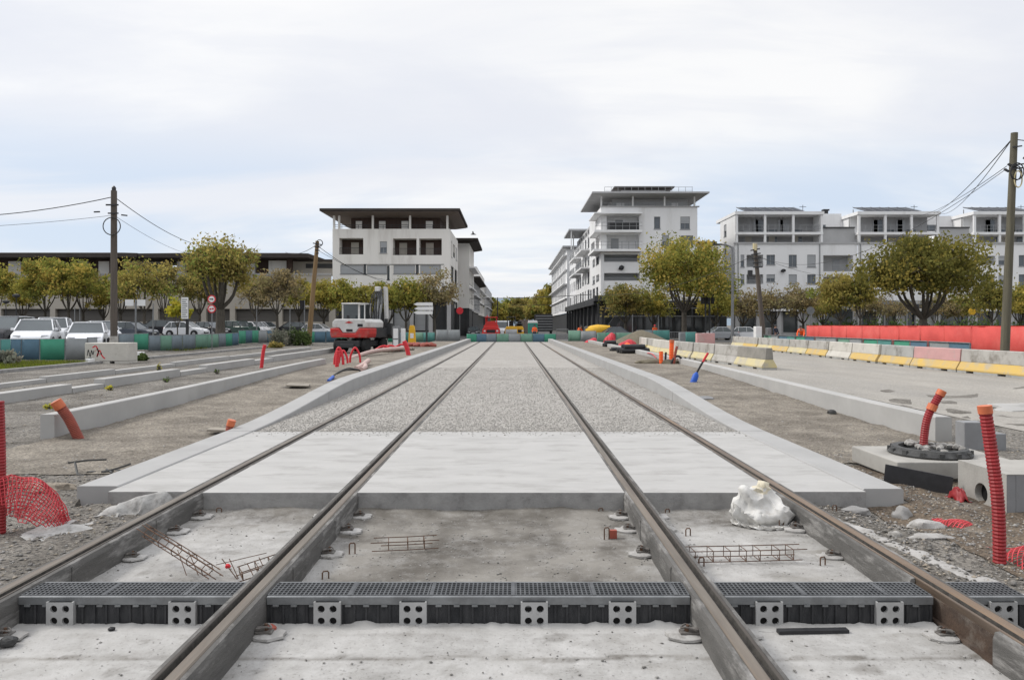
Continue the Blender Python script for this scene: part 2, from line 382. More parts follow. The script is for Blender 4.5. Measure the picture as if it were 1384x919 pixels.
def slump(sub, c0, r0, lumps, steps=150, seed=0, slack=1.0):
    """a closed bag of slack plastic sinking onto the lumps inside it and the floor z = 0"""
    bm = bmesh.new(); bmesh.ops.create_icosphere(bm, subdivisions=sub, radius=1); bm.edges.index_update(); bm.verts.index_update()
    rg = np.random.default_rng(seed)
    P_ = np.array([[v.co.x*r0[0]+c0[0], v.co.y*r0[1]+c0[1], v.co.z*r0[2]+c0[2]] for v in bm.verts])
    E = np.array([[v.index for v in e.verts] for e in bm.edges]); O = []
    for e in bm.edges:
        o = [v.index for f in e.link_faces for v in f.verts if v not in e.verts]
        if len(o) == 2: O.append(o)
    O = np.array(O); F = [[v.index for v in f.verts] for f in bm.faces]; bm.free()
    L0 = np.linalg.norm(P_[E[:, 0]]-P_[E[:, 1]], axis=1)*slack; LO = np.linalg.norm(P_[O[:, 0]]-P_[O[:, 1]], axis=1)*.62*slack
    P_ += rg.normal(size=P_.shape)*.004; n = len(P_); deg = np.bincount(E.ravel(), minlength=n)[:, None]; dO = np.maximum(1, np.bincount(O.ravel(), minlength=n))[:, None]; Q = P_.copy()
    def proj(P_, E, L0, deg, k, only=False):
        d = P_[E[:, 1]]-P_[E[:, 0]]; l = np.linalg.norm(d, axis=1)+1e-9; e = (l-L0)/l
        if only: e = np.minimum(e, 0)
        c = d*(e*.5)[:, None]
        for a in range(3): P_[:, a] += k*(np.bincount(E[:, 0], c[:, a], n)-np.bincount(E[:, 1], c[:, a], n))/deg[:, 0]
    for st in range(steps):
        V_ = (P_-Q)*.95; Q = P_.copy(); P_ = P_+V_; P_[:, 2] -= .0013
        for it in range(12):
            proj(P_, E, L0, deg, 1.7); proj(P_, O, LO, dO, .8, True)
            for c, r in lumps:
                d = (P_-np.array(c))/np.array(r); l = np.linalg.norm(d, axis=1, keepdims=True); P_ = np.where(l < 1, np.array(c)+d/np.maximum(l, 1e-6)*np.array(r), P_)
            low = P_[:, 2:3] < .003; P_[:, 2] = np.maximum(P_[:, 2], .003); Q = np.where(low, Q+(P_-Q)*.5, Q)
    return P_, F
# ================================================================ camera, sky, sun
cam = bpy.data.cameras.new('camera'); co = bpy.data.objects.new('camera', cam); COL.objects.link(co)
co.location = (0, 0, CAMZ); co.rotation_euler = (R(90), 0, 0)
cam.sensor_fit = 'HORIZONTAL'; cam.sensor_width = 36; cam.lens = 36*1000/1384; cam.shift_y = -20.5/1384
cam.clip_start = .1; cam.clip_end = 8000
SC.camera = co
SUN_EL, SUN_AZ = R(42), R(-75)          # azimuth from +Y, clockwise: the light comes from the left
W = bpy.data.worlds.new('World'); SC.world = W; W.use_nodes = True
nt = W.node_tree; L = nt.links; nt.nodes.clear()
out = nn(nt, 'ShaderNodeOutputWorld'); bg = nn(nt, 'ShaderNodeBackground'); bg.inputs['Strength'].default_value = .1
sky = nn(nt, 'ShaderNodeTexSky', sky_type='NISHITA', sun_disc=False)
sky.sun_elevation = SUN_EL; sky.sun_rotation = SUN_AZ; sky.air_density = 1; sky.dust_density = 1
tc = nn(nt, 'ShaderNodeTexCoord'); sep = nn(nt, 'ShaderNodeSeparateXYZ'); L.new(tc.outputs['Generated'], sep.inputs[0])
def mth(op, a, b=None):
    n = nn(nt, 'ShaderNodeMath', operation=op)
    for i, v in enumerate((a, b)):
        if v is None: continue
        if isinstance(v, (int, float)): n.inputs[i].default_value = v
        else: L.new(v, n.inputs[i])
    return n.outputs[0]
zz = mth('ADD', mth('MAXIMUM', sep.outputs[2], 0), .16)
cx = mth('DIVIDE', sep.outputs[0], zz); cy = mth('DIVIDE', sep.outputs[1], zz)
cmb = nn(nt, 'ShaderNodeCombineXYZ'); L.new(cx, cmb.inputs[0]); L.new(cy, cmb.inputs[1])
def cl(scale, det, off, sx=1):
    mp = nn(nt, 'ShaderNodeMapping'); mp.inputs['Location'].default_value = off; mp.inputs['Scale'].default_value = (sx, 1, 1)
    L.new(cmb.outputs[0], mp.inputs[0])
    n = nn(nt, 'ShaderNodeTexNoise'); n.inputs['Scale'].default_value = scale; n.inputs['Detail'].default_value = det
    n.inputs['Roughness'].default_value = .55; n.inputs['Distortion'].default_value = .4
    L.new(mp.outputs[0], n.inputs['Vector']); return n.outputs['Fac']
def rng(v, a, b, c=0, d=1):
    r = nn(nt, 'ShaderNodeMapRange'); r.interpolation_type = 'SMOOTHSTEP'
    for k, x in zip(('From Min', 'From Max', 'To Min', 'To Max'), (a, b, c, d)): r.inputs[k].default_value = x
    L.new(v, r.inputs['Value']); return r.outputs[0]
def mixc(f, a, b):
    x = nn(nt, 'ShaderNodeMix', data_type='RGBA')
    if isinstance(f, float): x.inputs[0].default_value = f
    else: L.new(f, x.inputs[0])
    for s_, v in ((6, a), (7, b)):
        if isinstance(v, tuple): x.inputs[s_].default_value = v
        else: L.new(v, x.inputs[s_])
    return x.outputs[2]
# thin broken high cloud: white veil, blue-grey bands, a bluer gap low down ahead
c_white = (6.65, 6.6, 6.55, 1); c_grey = (5.55, 5.65, 6.0, 1); c_blue = (4.3, 4.95, 5.9, 1)
n1 = rng(cl(.7, 8, (3.1, 1.7, 0), .6), .42, .60)
n2 = rng(cl(2.2, 7, (7.3, 4.2, 0), .40), .42, .66)
v = mixc(n1, c_white, c_grey)
v = mixc(mth('MULTIPLY', n2, .55), v, c_grey)
n3 = rng(cl(5.5, 9, (2.3, 9.2, 0), .28), .46, .66)
v = mixc(mth('MULTIPLY', n3, .38), v, c_grey)
band = mth('MULTIPLY', rng(sep.outputs[2], .0, .05), rng(sep.outputs[2], .15, .27, 1, 0))
gap = mth('MULTIPLY', rng(cl(1.05, 5, (1.2, 8.8, 0), .45), .36, .58), band)
v = mixc(mth('MULTIPLY', gap, .95), v, c_blue)
v = mixc(.08, v, sky.outputs[0])
# an overcast sky is brightest overhead
up = nn(nt, 'ShaderNodeVectorMath', operation='SCALE'); L.new(v, up.inputs[0]); L.new(rng(sep.outputs[2], .40, .85, 1, 1.75), up.inputs['Scale'])
L.new(up.outputs[0], bg.inputs['Color']); L.new(bg.outputs[0], out.inputs[0])
sl = bpy.data.lights.new('sun', 'SUN'); so = bpy.data.objects.new('sun', sl); COL.objects.link(so)
sl.energy = 1.5; sl.angle = R(14); sl.color = (1, .96, .9)
sd = Vector((math.sin(SUN_AZ)*math.cos(SUN_EL), math.cos(SUN_AZ)*math.cos(SUN_EL), math.sin(SUN_EL)))
so.rotation_euler = sd.to_track_quat('Z', 'Y').to_euler(); so.location = (-20, 5, 30)
SC.view_settings.view_transform = 'Standard'; SC.view_settings.look = 'None'; SC.view_settings.exposure = .62; SC.view_settings.gamma = 1
SC.view_settings.use_curve_mapping = False

# ================================================================ the ground
def axis(dense0, dense1, step, lo, hi, grow=1.22):
    a = list(np.arange(dense0, dense1+1e-6, step)); s_ = step; x = a[0]; l = []
    while x > lo: s_ = min(s_*grow, 60); x -= s_; l.append(x)
    s_ = step; x = a[-1]; r_ = []
    while x < hi: s_ = min(s_*grow, 60); x += s_; r_.append(x)
    return l[::-1]+a+r_
def sheet(name, xs, ys, off, mat, label=None, hf=H, kind='structure', **k):
    mb = MB(); nx = len(xs)
    vs = [(x, y, hf(x, y)+off) for y in ys for x in xs]
    fs = [(j*nx+i, j*nx+i+1, (j+1)*nx+i+1, (j+1)*nx+i) for j in range(len(ys)-1) for i in range(nx-1)]
    mb.v = vs; mb.f = fs; mb.m = [0]*len(fs)
    o = mb.build(name, mat, smooth=60)
    return tag(o, kind=kind)
sheet('ground', axis(-8, 8, .085, -900, 900), axis(2, 12, .085, -60, 2600, 1.1), 0, M_ground)
fl = lambda x0, x1, s_: list(np.linspace(x0, x1, max(2, int((x1-x0)/s_)+1)))
# sandy fill between the low walls and the kerbs
sheet('dirt_path', fl(WL+.01, KLO-.01, .12), fl(8.6, 66, .12)[:240]+fl(37.5, 66, 1), .012, M_dirt)
sheet('dirt_path', fl(KRO+.01, WR-.01, .12), fl(9.3, 66, .12)[:240]+fl(38.2, 66, 1), .012, M_dirt)
sheet('bank', fl(3.5, 6.4, .07), fl(4.6, 7.3, .07), .01, M_bank)
sheet('bank', fl(3.93, 6.4, .07), fl(7.3, 9.2, .07), .01, M_bank)
# the road on the right, the street ahead and the car park on the left
flat = lambda x, y: -.12
sheet('road', fl(8.4, 18.2, .8), fl(9, 63, 1.5), .006, M_asph, hf=flat)
sheet('road', fl(-140, 140, 6), fl(74.5, 90, 3), .008, M_asph_dk, hf=lambda x, y: H(x, y, False))
sheet('road', fl(-8, 11, 2), fl(90.2, 420, 12), .01, M_asph_dk, hf=flat)
sheet('car_park', fl(-70, -24.5, 2.5), fl(38.5, 74, 2), .012, M_asph_dk, hf=lambda x, y: H(x, y, False))
# hills beyond the end of the street
mb = MB(); pts = [(-900, 0), (-500, 60), (-240, 66), (-120, 75), (-40, 70), (30, 74), (90, 60), (300, 40), (900, 0)]
pts = [(p.x, p.y) for p in spline([(a, b, 0) for a, b in pts], 8)]
vs = []
for x, h in pts: vs += [(x, 1700, -2), (x, 1950, h), (x, 2300, -2)]
fs = []
for i in range(len(pts)-1):
    for j in (0, 1): fs.append((i*3+j, (i+1)*3+j, (i+1)*3+j+1, i*3+j+1))
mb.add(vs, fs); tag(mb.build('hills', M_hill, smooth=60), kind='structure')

# ---- concrete floor between the rails, with dirt tramped into it
def floor_mesh():
    mb = MB(); xs = fl(RA, RD, .028); ys = fl(1.6, 7.3, .028); nx = len(xs)
    dirt = []
    for y in ys:
        for x in xs:
            n = mn.fractal(Vector((x*1.1, y*1.1, 5)), 1, 2, 5); n2 = mn.noise(Vector((x*5, y*5, 1)))
            z = -.19+.006*n+.002*n2
            crk = 4.05+.03*mn.noise(Vector((x*2, 0, 9)))
            if y < crk: z -= .004
            back = sm(4.8, 5.15, y+.25*n)
            mid = sm(RB+.05, RB+.4, x+.2*n)*(1-sm(RC-.35, RC, x+.2*n2))
            side = 1-mid
            d = back*(mid*(1.05+.35*n2+.3*n)+side*(.18+.45*max(0, n)+.45*sm(6.2, 7.1, y)))
            d += (1-back)*(.12+.4*max(0, n+.1))+(.3 if n2 > .55 else 0)
            z += .006*n2*back
            if abs(y-crk) < .02: d += .5+.5*n2
            if abs(y-4.46) < .10: d -= .3
            d += .5*max(0, mn.noise(Vector((x*2.2, y*7, 11)))-.18)
            if y > 6.9: z += .05*sm(6.95, 7.25, y)*(.6+.6*n)
            dirt.append(min(1, max(0, d)))
            mb.v.append((x, y, z))
    for j in range(len(ys)-1):
        for i in range(nx-1): mb.f.append((j*nx+i, j*nx+i+1, (j+1)*nx+i+1, (j+1)*nx+i)); mb.m.append(0)
    m = surf('site_floor_concrete', (.42, .412, .398), (.35, .343, .33), 3, .9, bump=.35, bscale=45)
    nt = m.node_tree; L = nt.links; bs = nt.nodes['Principled BSDF']
    src = bs.inputs['Base Color'].links[0].from_socket
    at = nn(nt, 'ShaderNodeAttribute', attribute_name='dirt')
    nz = nn(nt, 'ShaderNodeTexNoise'); nz.inputs['Scale'].default_value = 9; nz.inputs['Detail'].default_value = 8; nz.inputs['Roughness'].default_value = .7
    g = nn(nt, 'ShaderNodeNewGeometry'); L.new(g.outputs['Position'], nz.inputs['Vector'])
    ad = nn(nt, 'ShaderNodeMath', operation='MULTIPLY_ADD'); L.new(nz.outputs['Fac'], ad.inputs[0]); ad.inputs[1].default_value = 1.3; ad.inputs[2].default_value = -.65
    a2 = nn(nt, 'ShaderNodeMath', operation='ADD', use_clamp=True); sp = nn(nt, 'ShaderNodeTexNoise'); sp.inputs['Scale'].default_value = 48; sp.inputs['Detail'].default_value = 3; L.new(g.outputs['Position'], sp.inputs['Vector'])
    sr = nn(nt, 'ShaderNodeMapRange'); sr.inputs['From Min'].default_value = .60; sr.inputs['From Max'].default_value = .72; sr.inputs['To Max'].default_value = .4; L.new(sp.outputs['Fac'], sr.inputs[0])
    a3 = nn(nt, 'ShaderNodeMath', operation='ADD'); L.new(ad.outputs[0], a3.inputs[0]); L.new(sr.outputs[0], a3.inputs[1]); L.new(a3.outputs[0], a2.inputs[0]); L.new(at.outputs['Fac'], a2.inputs[1])
    dn = nn(nt, 'ShaderNodeTexNoise'); dn.inputs['Scale'].default_value = 2.2; dn.inputs['Detail'].default_value = 7; L.new(g.outputs['Position'], dn.inputs['Vector'])
    dc = nn(nt, 'ShaderNodeMix', data_type='RGBA'); dc.inputs[6].default_value = (.21, .197, .176, 1); dc.inputs[7].default_value = (.095, .086, .074, 1)
    mr = nn(nt, 'ShaderNodeMapRange'); mr.inputs['From Min'].default_value = .38; mr.inputs['From Max'].default_value = .62; L.new(dn.outputs['Fac'], mr.inputs[0]); L.new(mr.outputs[0], dc.inputs[0])
    x = nn(nt, 'ShaderNodeMix', data_type='RGBA'); L.new(a2.outputs[0], x.inputs[0]); L.new(src, x.inputs[6]); L.new(dc.outputs[2], x.inputs[7])
    L.new(x.outputs[2], bs.inputs['Base Color'])
    o = mb.build('concrete_floor', m, smooth=60)
    a = o.data.attributes.new('dirt', 'FLOAT', 'POINT'); a.data.foreach_set('value', dirt)
    return tag(o, kind='structure')
floor_mesh()

# ---- slab and beds between the kerbs
gaps = [(KLI, RA-HW), (RA+HW, RB-HW), (RB+HW, RC-HW), (RC+HW, RD-HW), (RD+HW, KRI)]
mb = MB()
for i, (a, b) in enumerate(gaps):
    y0 = 7.21 if 0 < i < 4 else 7.25
    n = max(2, int((b-a)/.35)); xs = list(np.linspace(a+.001, b-.001, n)); k = len(xs)
    # slightly wavy, spalled front edge
    wob = [.006*mn.noise(Vector((x*7, 0, 2))) for x in xs]
    top = [(x, y0+w, -.004) for x, w in zip(xs, wob)]; topb = [(x, 11.31, -.004) for x in xs]
    bot = [(x, y0+w, -.30) for x, w in zip(xs, wob)]
    mb.add(top+topb, [(j, j+1, k+j+1, k+j) for j in range(k-1)], 0)
    mb.add(top+bot, [(j, k+j, k+j+1, j+1) for j in range(k-1)], 1)  # front face in a darker concrete, its shade put into the colour
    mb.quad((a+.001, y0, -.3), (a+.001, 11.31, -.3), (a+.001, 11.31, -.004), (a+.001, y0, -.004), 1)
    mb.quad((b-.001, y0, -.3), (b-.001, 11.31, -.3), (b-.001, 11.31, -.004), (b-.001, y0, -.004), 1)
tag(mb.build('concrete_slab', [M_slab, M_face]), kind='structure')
def bed(name, y0, y1, z, step, mat, amp):
    mb = MB()
    for a, b in gaps:
        xs = fl(a, b, step); ys = fl(y0, y1, step); nx = len(xs)
        vs = [(x, y, z+(amp*mn.noise(Vector((x*9, y*9, 4))) if 0 < i < nx-1 else 0)) for y in ys for i, x in enumerate(xs)]
        mb.add(vs, [(j*nx+i, j*nx+i+1, (j+1)*nx+i+1, (j+1)*nx+i) for j in range(len(ys)-1) for i in range(nx-1)])
    return tag(mb.build(name, mat, smooth=60), kind='structure')
bed('gravel_bed', 11.312, 35, -.016, .09, M_ballast, .005)
bed('fine_bed', 35.02, 71, -.016, .6, M_smoothbed, 0)
def stones(name, n, region, size, mats, zf, seed, kind='stuff', dist=None):
    """loose stones, each its own small lump: nobody could count them"""
    rg = np.random.default_rng(seed)
    base = np.array([(1,0,0),(-1,0,0),(0,1,0),(0,-1,0),(0,0,1),(0,0,-.4)], float)
    faces = np.array([(0,2,4),(2,1,4),(1,3,4),(3,0,4),(2,0,5),(1,2,5),(3,1,5),(0,3,5)])
    V = []; F = []; MI = []; c = 0
    while c < n:
        p = region(rg)
        if p is None: continue
        x, y = p; s_ = size[0]*(size[1]/size[0])**(rg.random()**1.8)
        b = base*(1+.5*(rg.random((6, 1))-.5))*np.array([s_, s_*(.6+.6*rg.random()), s_*(.35+.45*rg.random())])
        a = rg.random()*6.28; t = (rg.random()-.5)*.9
        rz = np.array([[math.cos(a), -math.sin(a), 0], [math.sin(a), math.cos(a), 0], [0, 0, 1]])
        rx = np.array([[1, 0, 0], [0, math.cos(t), -math.sin(t)], [0, math.sin(t), math.cos(t)]])
        b = b @ rx.T @ rz.T + np.array([x, y, zf(x, y)+s_*.1])
        V.append(b); F.append(faces+6*c); MI += [int(rg.integers(len(mats)))]*8; c += 1
    V = np.concatenate(V); F = np.concatenate(F)
    me = bpy.data.meshes.new(name); me.vertices.add(len(V)); me.vertices.foreach_set('co', V.ravel())
    me.loops.add(len(F)*3); me.loops.foreach_set('vertex_index', F.ravel().astype(np.int32))
    me.polygons.add(len(F)); me.polygons.foreach_set('loop_start', np.arange(0, len(F)*3, 3, dtype=np.int32))
    for m in mats: me.materials.append(m)
    me.polygons.foreach_set('material_index', np.array(MI, np.int32)); me.update(calc_edges=True); me.validate()
    o = bpy.data.objects.new(name, me); COL.objects.link(o); return tag(o, kind=kind)
M_st1 = surf('stone_pale', (.40, .385, .36), (.33, .318, .295), 9, .92)
M_st2 = surf('stone_mid', (.31, .30, .285), (.25, .24, .225), 9, .92)
M_st3 = surf('stone_dark', (.19, .18, .17), (.14, .135, .125), 9, .92)
M_stb = surf('stone_bed', (.345, .33, .305), (.295, .282, .26), 9, .92)
M_st4 = surf('stone_tan', (.33, .29, .235), (.26, .225, .18), 9, .92)
def rg_bed(rg):
    y = 11.35+ (rg.random()**1.6)*17 if rg.random() > .012 else 11.33-.5*rg.random()**2.5; x = KLI+rg.random()*(KRI-KLI)
    if any(abs(x-r) < HW+.02 for r in RAILS): return None
    return x, y
stones('bed_gravel', 42000, rg_bed, (.007, .018), [M_stb, M_stb, M_st1, M_st2], lambda x, y: -.014 if y > 11.32 else -.002, 1)
def rg_left(rg):
    y = 3.4+rg.random()*6.5; x = -3.25-rg.random()*4.2
    if y > 7.3 and x > KLO-.03: return None
    return x, y
stones('loose_gravel', 9000, rg_left, (.007, .026), [M_st2, M_st3, M_st3, M_st4], H, 2)
def rg_right(rg):
    y = 3.2+rg.random()*7.0; x = 2.82+rg.random()*3.2
    if y > 7.2 and x < KRO+.03: return None
    if x > 4.6 and 6.9 < y < 7.8: return None
    if x > 4.2 and 8.1 < y < 9.4: return None
    return x, y
stones('loose_gravel', 9000, rg_right, (.007, .026), [M_st3, M_st3, M_st4, M_st2], lambda x, y: H(x, y)+.008, 3)
def rg_floor(rg):
    x = RA+.1+rg.random()*(RD-RA-.2); y = 3.4+rg.random()*3.8
    if 4.42 < y < 4.85 or any(abs(x-r) < HW+.02 for r in RAILS): return None
    if (y < 4.42 or not RB < x < RC) and rg.random() < .6: return None
    return x, y
stones('floor_rubble', 3800, rg_floor, (.002, .0125), [M_st2, M_st2, M_st3, M_pad], lambda x, y: -.19+.006*mn.fractal(Vector((x*1.1, y*1.1, 5)), 1, 2, 5), 4)
def rg_far(rg):
    y = 9+rg.random()**1.5*20
    x = (-4.5-rg.random()*13) if rg.random() < .6 else (3.95+rg.random()*4.2)
    if -7.35 < x < -7.0 or 6.3 < x < 6.7: return None
    if -11.7 < x < -11.2 or -14.4 < x < -13.9: return None
    if 4.2 < x < 6.2 and y < 9.4: return None
    return x, y
stones('loose_gravel', 12000, rg_far, (.010, .030), [M_st2, M_st3, M_st2, M_st4], H, 5)

# ================================================================ rails
for i, (x, side) in enumerate(zip(RAILS, (1, -1, 1, -1))):     # side: where the groove lies
    lab = ['leftmost grooved steel rail, running out of the left edge', 'grooved rail left of centre, second from the left',
           'grooved rail right of centre, third from the left', 'rightmost grooved rail, rust brown, passing the white sack'][i]
    t = thing('grooved_rail', lab, 'rail', (x, 2, 0), 0, 'rails of the two tracks')
    L_ = 68.9; y0 = 0
    s = side
    # head, groove floor and lip: one rolled section
    sec = [(-.062, -.05), (-.062, -.006), (-.054, .002), (-.004, .002), (.004, -.004), (.008, -.04), (.040, -.04), (.044, -.004), (.048, -.001), (.062, -.001), (.064, -.006), (.064, -.05)]
    sec = [(a*s, b) for a, b in sec]
    mb = MB(); n = len(sec); ys = [0, 5, 9.3, 20, 40, L_]
    vs = [(a, y, b) for y in ys for a, b in sec]; fs = [];
    for j in range(len(ys)-1):
        for k in range(n-1): fs.append((j*n+k, j*n+k+1, (j+1)*n+k+1, (j+1)*n+k))
    fs.append(tuple(range(n)))
    mb.add(vs, fs)
    for q_ in range(5*(n-1)): mb.m[q_] = 0 if q_ % (n-1) < 4 else (2 if q_ % (n-1) in (4, 5, 6) else 1)
    mb.build('rail_head', [M_rust if i == 3 else M_steel, M_rust if i == 3 else M_lip, M_groove], t)
    mb = MB(); mb.box(min(.009*s, .039*s), max(.009*s, .039*s), 0, L_, -.045, -.036); mb.build('groove', M_groove, t)
    for q in (-1, 1):
        x0, x1 = sorted((q*.066, q*HW)); xb = q*(HW+.012)
        mb = MB(); mb.prism([(q*.066, -.2), (q*.066, -.004), (q*HW, -.008), (xb, -.045), (xb, -.2)], 'y', 0, L_)
        for yj in (3.05, 4.25): mb.box(min(xb, xb+q*.004), max(xb, xb+q*.004), yj, yj+.012, -.19, -.02)
        if i == 3 and q < 0:      # filler torn away by the drain: the rusty web shows
            mb = MB()
            for ya, yb in ((0, 1.95), (2.78, L_)): mb.prism([(q*.066, -.2), (q*.066, -.004), (q*HW, -.008), (xb, -.045), (xb, -.2)], 'y', ya, yb)
            m2 = MB(); m2.box(-.075, -.03, 1.95, 2.78, -.2, -.045); m2.box(-.098, -.07, 1.95, 2.78, -.2, -.165); m2.build('rail_web', M_web, t)
        mb.build('side_filler', M_rub, t)

# rail clips on mortar pads
def clip_proto():
    t = thing('rail_clip', 'x', 'rail clip', (0, 0, 0), 0, 'rail clips bolted beside the rails')
    mb = MB(); rg = random.Random(3)
    mb.lathe([(.13, 0), (.125, .016), (.085, .026), (.0, .03)], 14, (.07, 0, 0)); 
    for k in range(len(mb.v)):
        x, y, z = mb.v[k]; n = mn.noise(Vector((x*14, y*14, z*9))); mb.v[k] = (x*(1+.25*n), y*(1+.3*n), z+.01*n)
    mb.build('mortar_pad', M_pad, t, smooth=50)
    mb = MB(); mb.box(-.02, .11, -.045, .045, .024, .042); mb.box(-.02, .05, -.03, .03, .042, .06)
    mb.tube(spline([(.0, -.04, .05), (.06, -.045, .075), (.10, -.01, .06), (.06, .03, .075), (.0, .04, .05)], 4), .008, 6)
    mb.build('clip', M_clip, t, bevel=.004)
    mb = MB(); mb.lathe([(.022, .04), (.022, .062), (.012, .064), (.012, .085), (0, .086)], 6, (.055, 0, 0)); mb.build('bolt', M_rebar, t)
    return t
cp = clip_proto(); first = True
for i, x in enumerate(RAILS):
    for q in (-1, 1):
        if (i == 0 and q < 0) or (i == 3 and q > 0): continue
        for k, y in enumerate((3.57, 4.30, 5.80, 6.52, 7.0)):
            if (i, q) == (1, 1) and k == 0: continue
            o = cp if first else copy_tree(cp); first = False
            o.scale = (random.uniform(.68, .85), random.uniform(.6, .85), random.uniform(.65, .9)); o.location = (x+q*(HW+.03), y+random.uniform(-.05, .05), -.185); o.rotation_euler.z = 0 if q > 0 else math.pi
            where = ['in front of the drain, nearest the viewer', 'just in front of the drain', 'just behind the drain', 'midway between drain and slab', 'at the foot of the slab edge'][k]
            o['label'] = 'rail clip %s of the %s rail, %s' % ('right' if q > 0 else 'left', ORD[i], where)

# ================================================================ drain across the tracks
YF, YB, ZG = 4.50, 4.76, -.02
brk = [-2.74, -2.0, -1.12, -.6, .135, .67, 1.56, 2.29, 2.98]
secs = [(RA+HW+.014, RB-HW-.014, 'drain section with slotted grate between the first and second rail'),
        (RB+HW+.014, RC-HW-.014, 'longest drain section, between the second and third rail'),
        (RC+HW+.014, RD-HW-.014, 'drain section with slotted grate between the third and fourth rail'),
        (RD+HW+.014, 3.13, 'short drain end outside the fourth rail')]
for a, b, lab in secs:
    t = thing('drain_channel', lab, 'drain', ((a+b)/2, YF, -.2), 0, 'drain sections across the tracks')
    w = (b-a)/2; zg = ZG+.2
    mb = MB()
    n = int(round((b-a)/.027)); dx = (b-a)/n
    for k in range(n+1): 
        x = -w+k*dx; mb.box(x-.0045, x+.0045, .03, .245, zg-.025, zg-.0005)
    for k in range(7): 
        y = .03+k*.035; mb.box(-w, w, y-.0045, y+.0045, zg-.022, zg)
    k = -w+.5
    while k < w: mb.box(k-.012, k+.012, .024, .246, zg-.022, zg+.001); k += .5
    mb.build('grate', M_grate, t)
    for fa, fb in ((0, .026), (.247, .268)): mb = MB(); mb.box(-w, w, fa, fb, zg-.052, zg-.003); mb.build('frame', M_galv, t, bevel=.003)
    mb = MB(); k = -w+.04
    while k < w-.05: mb.box(k, k+.035, -.006, .004, zg-.062, zg-.05); k += .11
    mb.build('frame_tab', M_galv, t)
    mb = MB(); mb.box(-w, w, .012, .02, -.02, zg-.053); mb.box(-w, w, .25, .258, -.02, zg-.053); mb.box(-w, w, .02, .25, .0, .01)
    k = -w+.03
    while k < w: mb.box(k-.006, k+.006, .002, .012, -.02, zg-.054); k += .072
    mb.build('channel_wall', M_chan, t)
    for bx in brk:
        if a < bx < b:
            # plate pierced by four holes
            mb = MB(); o2 = bx-(a+b)/2; hw_, h0, h1 = .075, .0, .148
            bm_x = [-hw_, -.058, -.014, .014, .058, hw_]
            cells = 8
            plate = []
            def ringplate(cx_, cz_, s_):
                n_ = 16; vs = []; 
                for j in range(n_):
                    an = 2*math.pi*j/n_; c_, d_ = math.cos(an), math.sin(an); k_ = s_/max(abs(c_), abs(d_))
                    vs.append((cx_+c_*k_, -.02, cz_+d_*k_))
                for j in range(n_):
                    an = 2*math.pi*j/n_; vs.append((cx_+math.cos(an)*.022, -.02, cz_+math.sin(an)*.022))
                for j in range(n_):
                    an = 2*math.pi*j/n_; vs.append((cx_+math.cos(an)*.022, -.004, cz_+math.sin(an)*.022))
                fs = [(j, (j+1) % n_, n_+(j+1) % n_, n_+j) for j in range(n_)]+[(n_+j, n_+(j+1) % n_, 2*n_+(j+1) % n_, 2*n_+j) for j in range(n_)]
                mb.add(vs, fs)
            for cx_ in (-.036, .036):
                for cz_ in (.038, .110): ringplate(o2+cx_, cz_, .036)
            for z0, z1 in ((-.02, .002), (.146, .152)): mb.quad((o2-.072, -.02, z0), (o2+.072, -.02, z0), (o2+.072, -.02, z1), (o2-.072, -.02, z1))
            for q in (-1, 1): mb.box(o2+q*.077-.005, o2+q*.077+.005, -.02, .012, -.02, .152)
            mb.build('bracket', M_brk, t)
            mb = MB(); mb.box(o2-.07, o2+.07, -.004, .001, 0, .15); mb.build('bracket_hole_shade', M_hole_shade, t)  # black sheet painted in as the shade behind the four holes

for a, b, lab in secs[:3]:
    mb = MB(); n = int((b-a)/.03)
    for i in range(n+1):
        x = a+(b-a)*i/n; h = .004+.035*max(0, mn.noise(Vector((x*5, 1, 2)))+.05)+.012*mn.noise(Vector((x*21, 5, 2)))
        for j, (dy, f) in enumerate(((.0, 1), (-.02, .9), (-.05, .35), (-.10, -.2))): mb.v.append((x, YF-.001+dy*(1+.6*mn.noise(Vector((x*6, 9, j)))), -.192+max(-.01, h*f)))
    for i in range(n):
        for j in range(3): mb.f.append((i*4+j, (i+1)*4+j, (i+1)*4+j+1, i*4+j+1)); mb.m.append(0)
    tag(mb.build('mortar_spill', M_slab, smooth=50), kind='structure')
# ================================================================ kerbs and low walls
def ktop(y): return .0+.275*sm(11.2, 19.2, y)
def kerb(name, xi, xo, label, y0):
    t = thing(name, label, 'kerb', ((xi+xo)/2, y0, -.3)); mb = MB(); cx_ = (xi+xo)/2
    cuts = [y0, 11.3, 16, 20.5, 25, 30, 35, 41, 47, 53, 59, 65, 71.2]
    for a, b in zip(cuts[:-1], cuts[1:]):
        ys = fl(a+.011, b-.011, .8); n = 6
        def ring(y):
            z = ktop(y)+.3+.012; 
            s_ = 1 if xi > xo else -1; w = abs(xi-xo)/2; c = .012
            return [(-w*s_, y-y0, 0), (-w*s_, y-y0, z-c), (-(w-c)*s_, y-y0, z), ((w-c)*s_, y-y0, z), (w*s_, y-y0, z-c), (w*s_, y-y0, 0)]
        vs = [v for y in ys for v in ring(y)]; fs = [(j*n+k, j*n+k+1, (j+1)*n+k+1, (j+1)*n+k) for j in range(len(ys)-1) for k in range(n-1)]
        fs += [tuple(range(n)), tuple((len(ys)-1)*n+k for k in range(n-1, -1, -1))]
        mb.add(vs, fs)
    mb.build('kerb_segment', M_kerb, t); return t
kerb('platform_kerb', KLI, KLO, 'left concrete kerb ramping up beside the first rail', 7.42)
kerb('platform_kerb', KRI, KRO, 'right concrete kerb ramping up beside the fourth rail', 7.30)
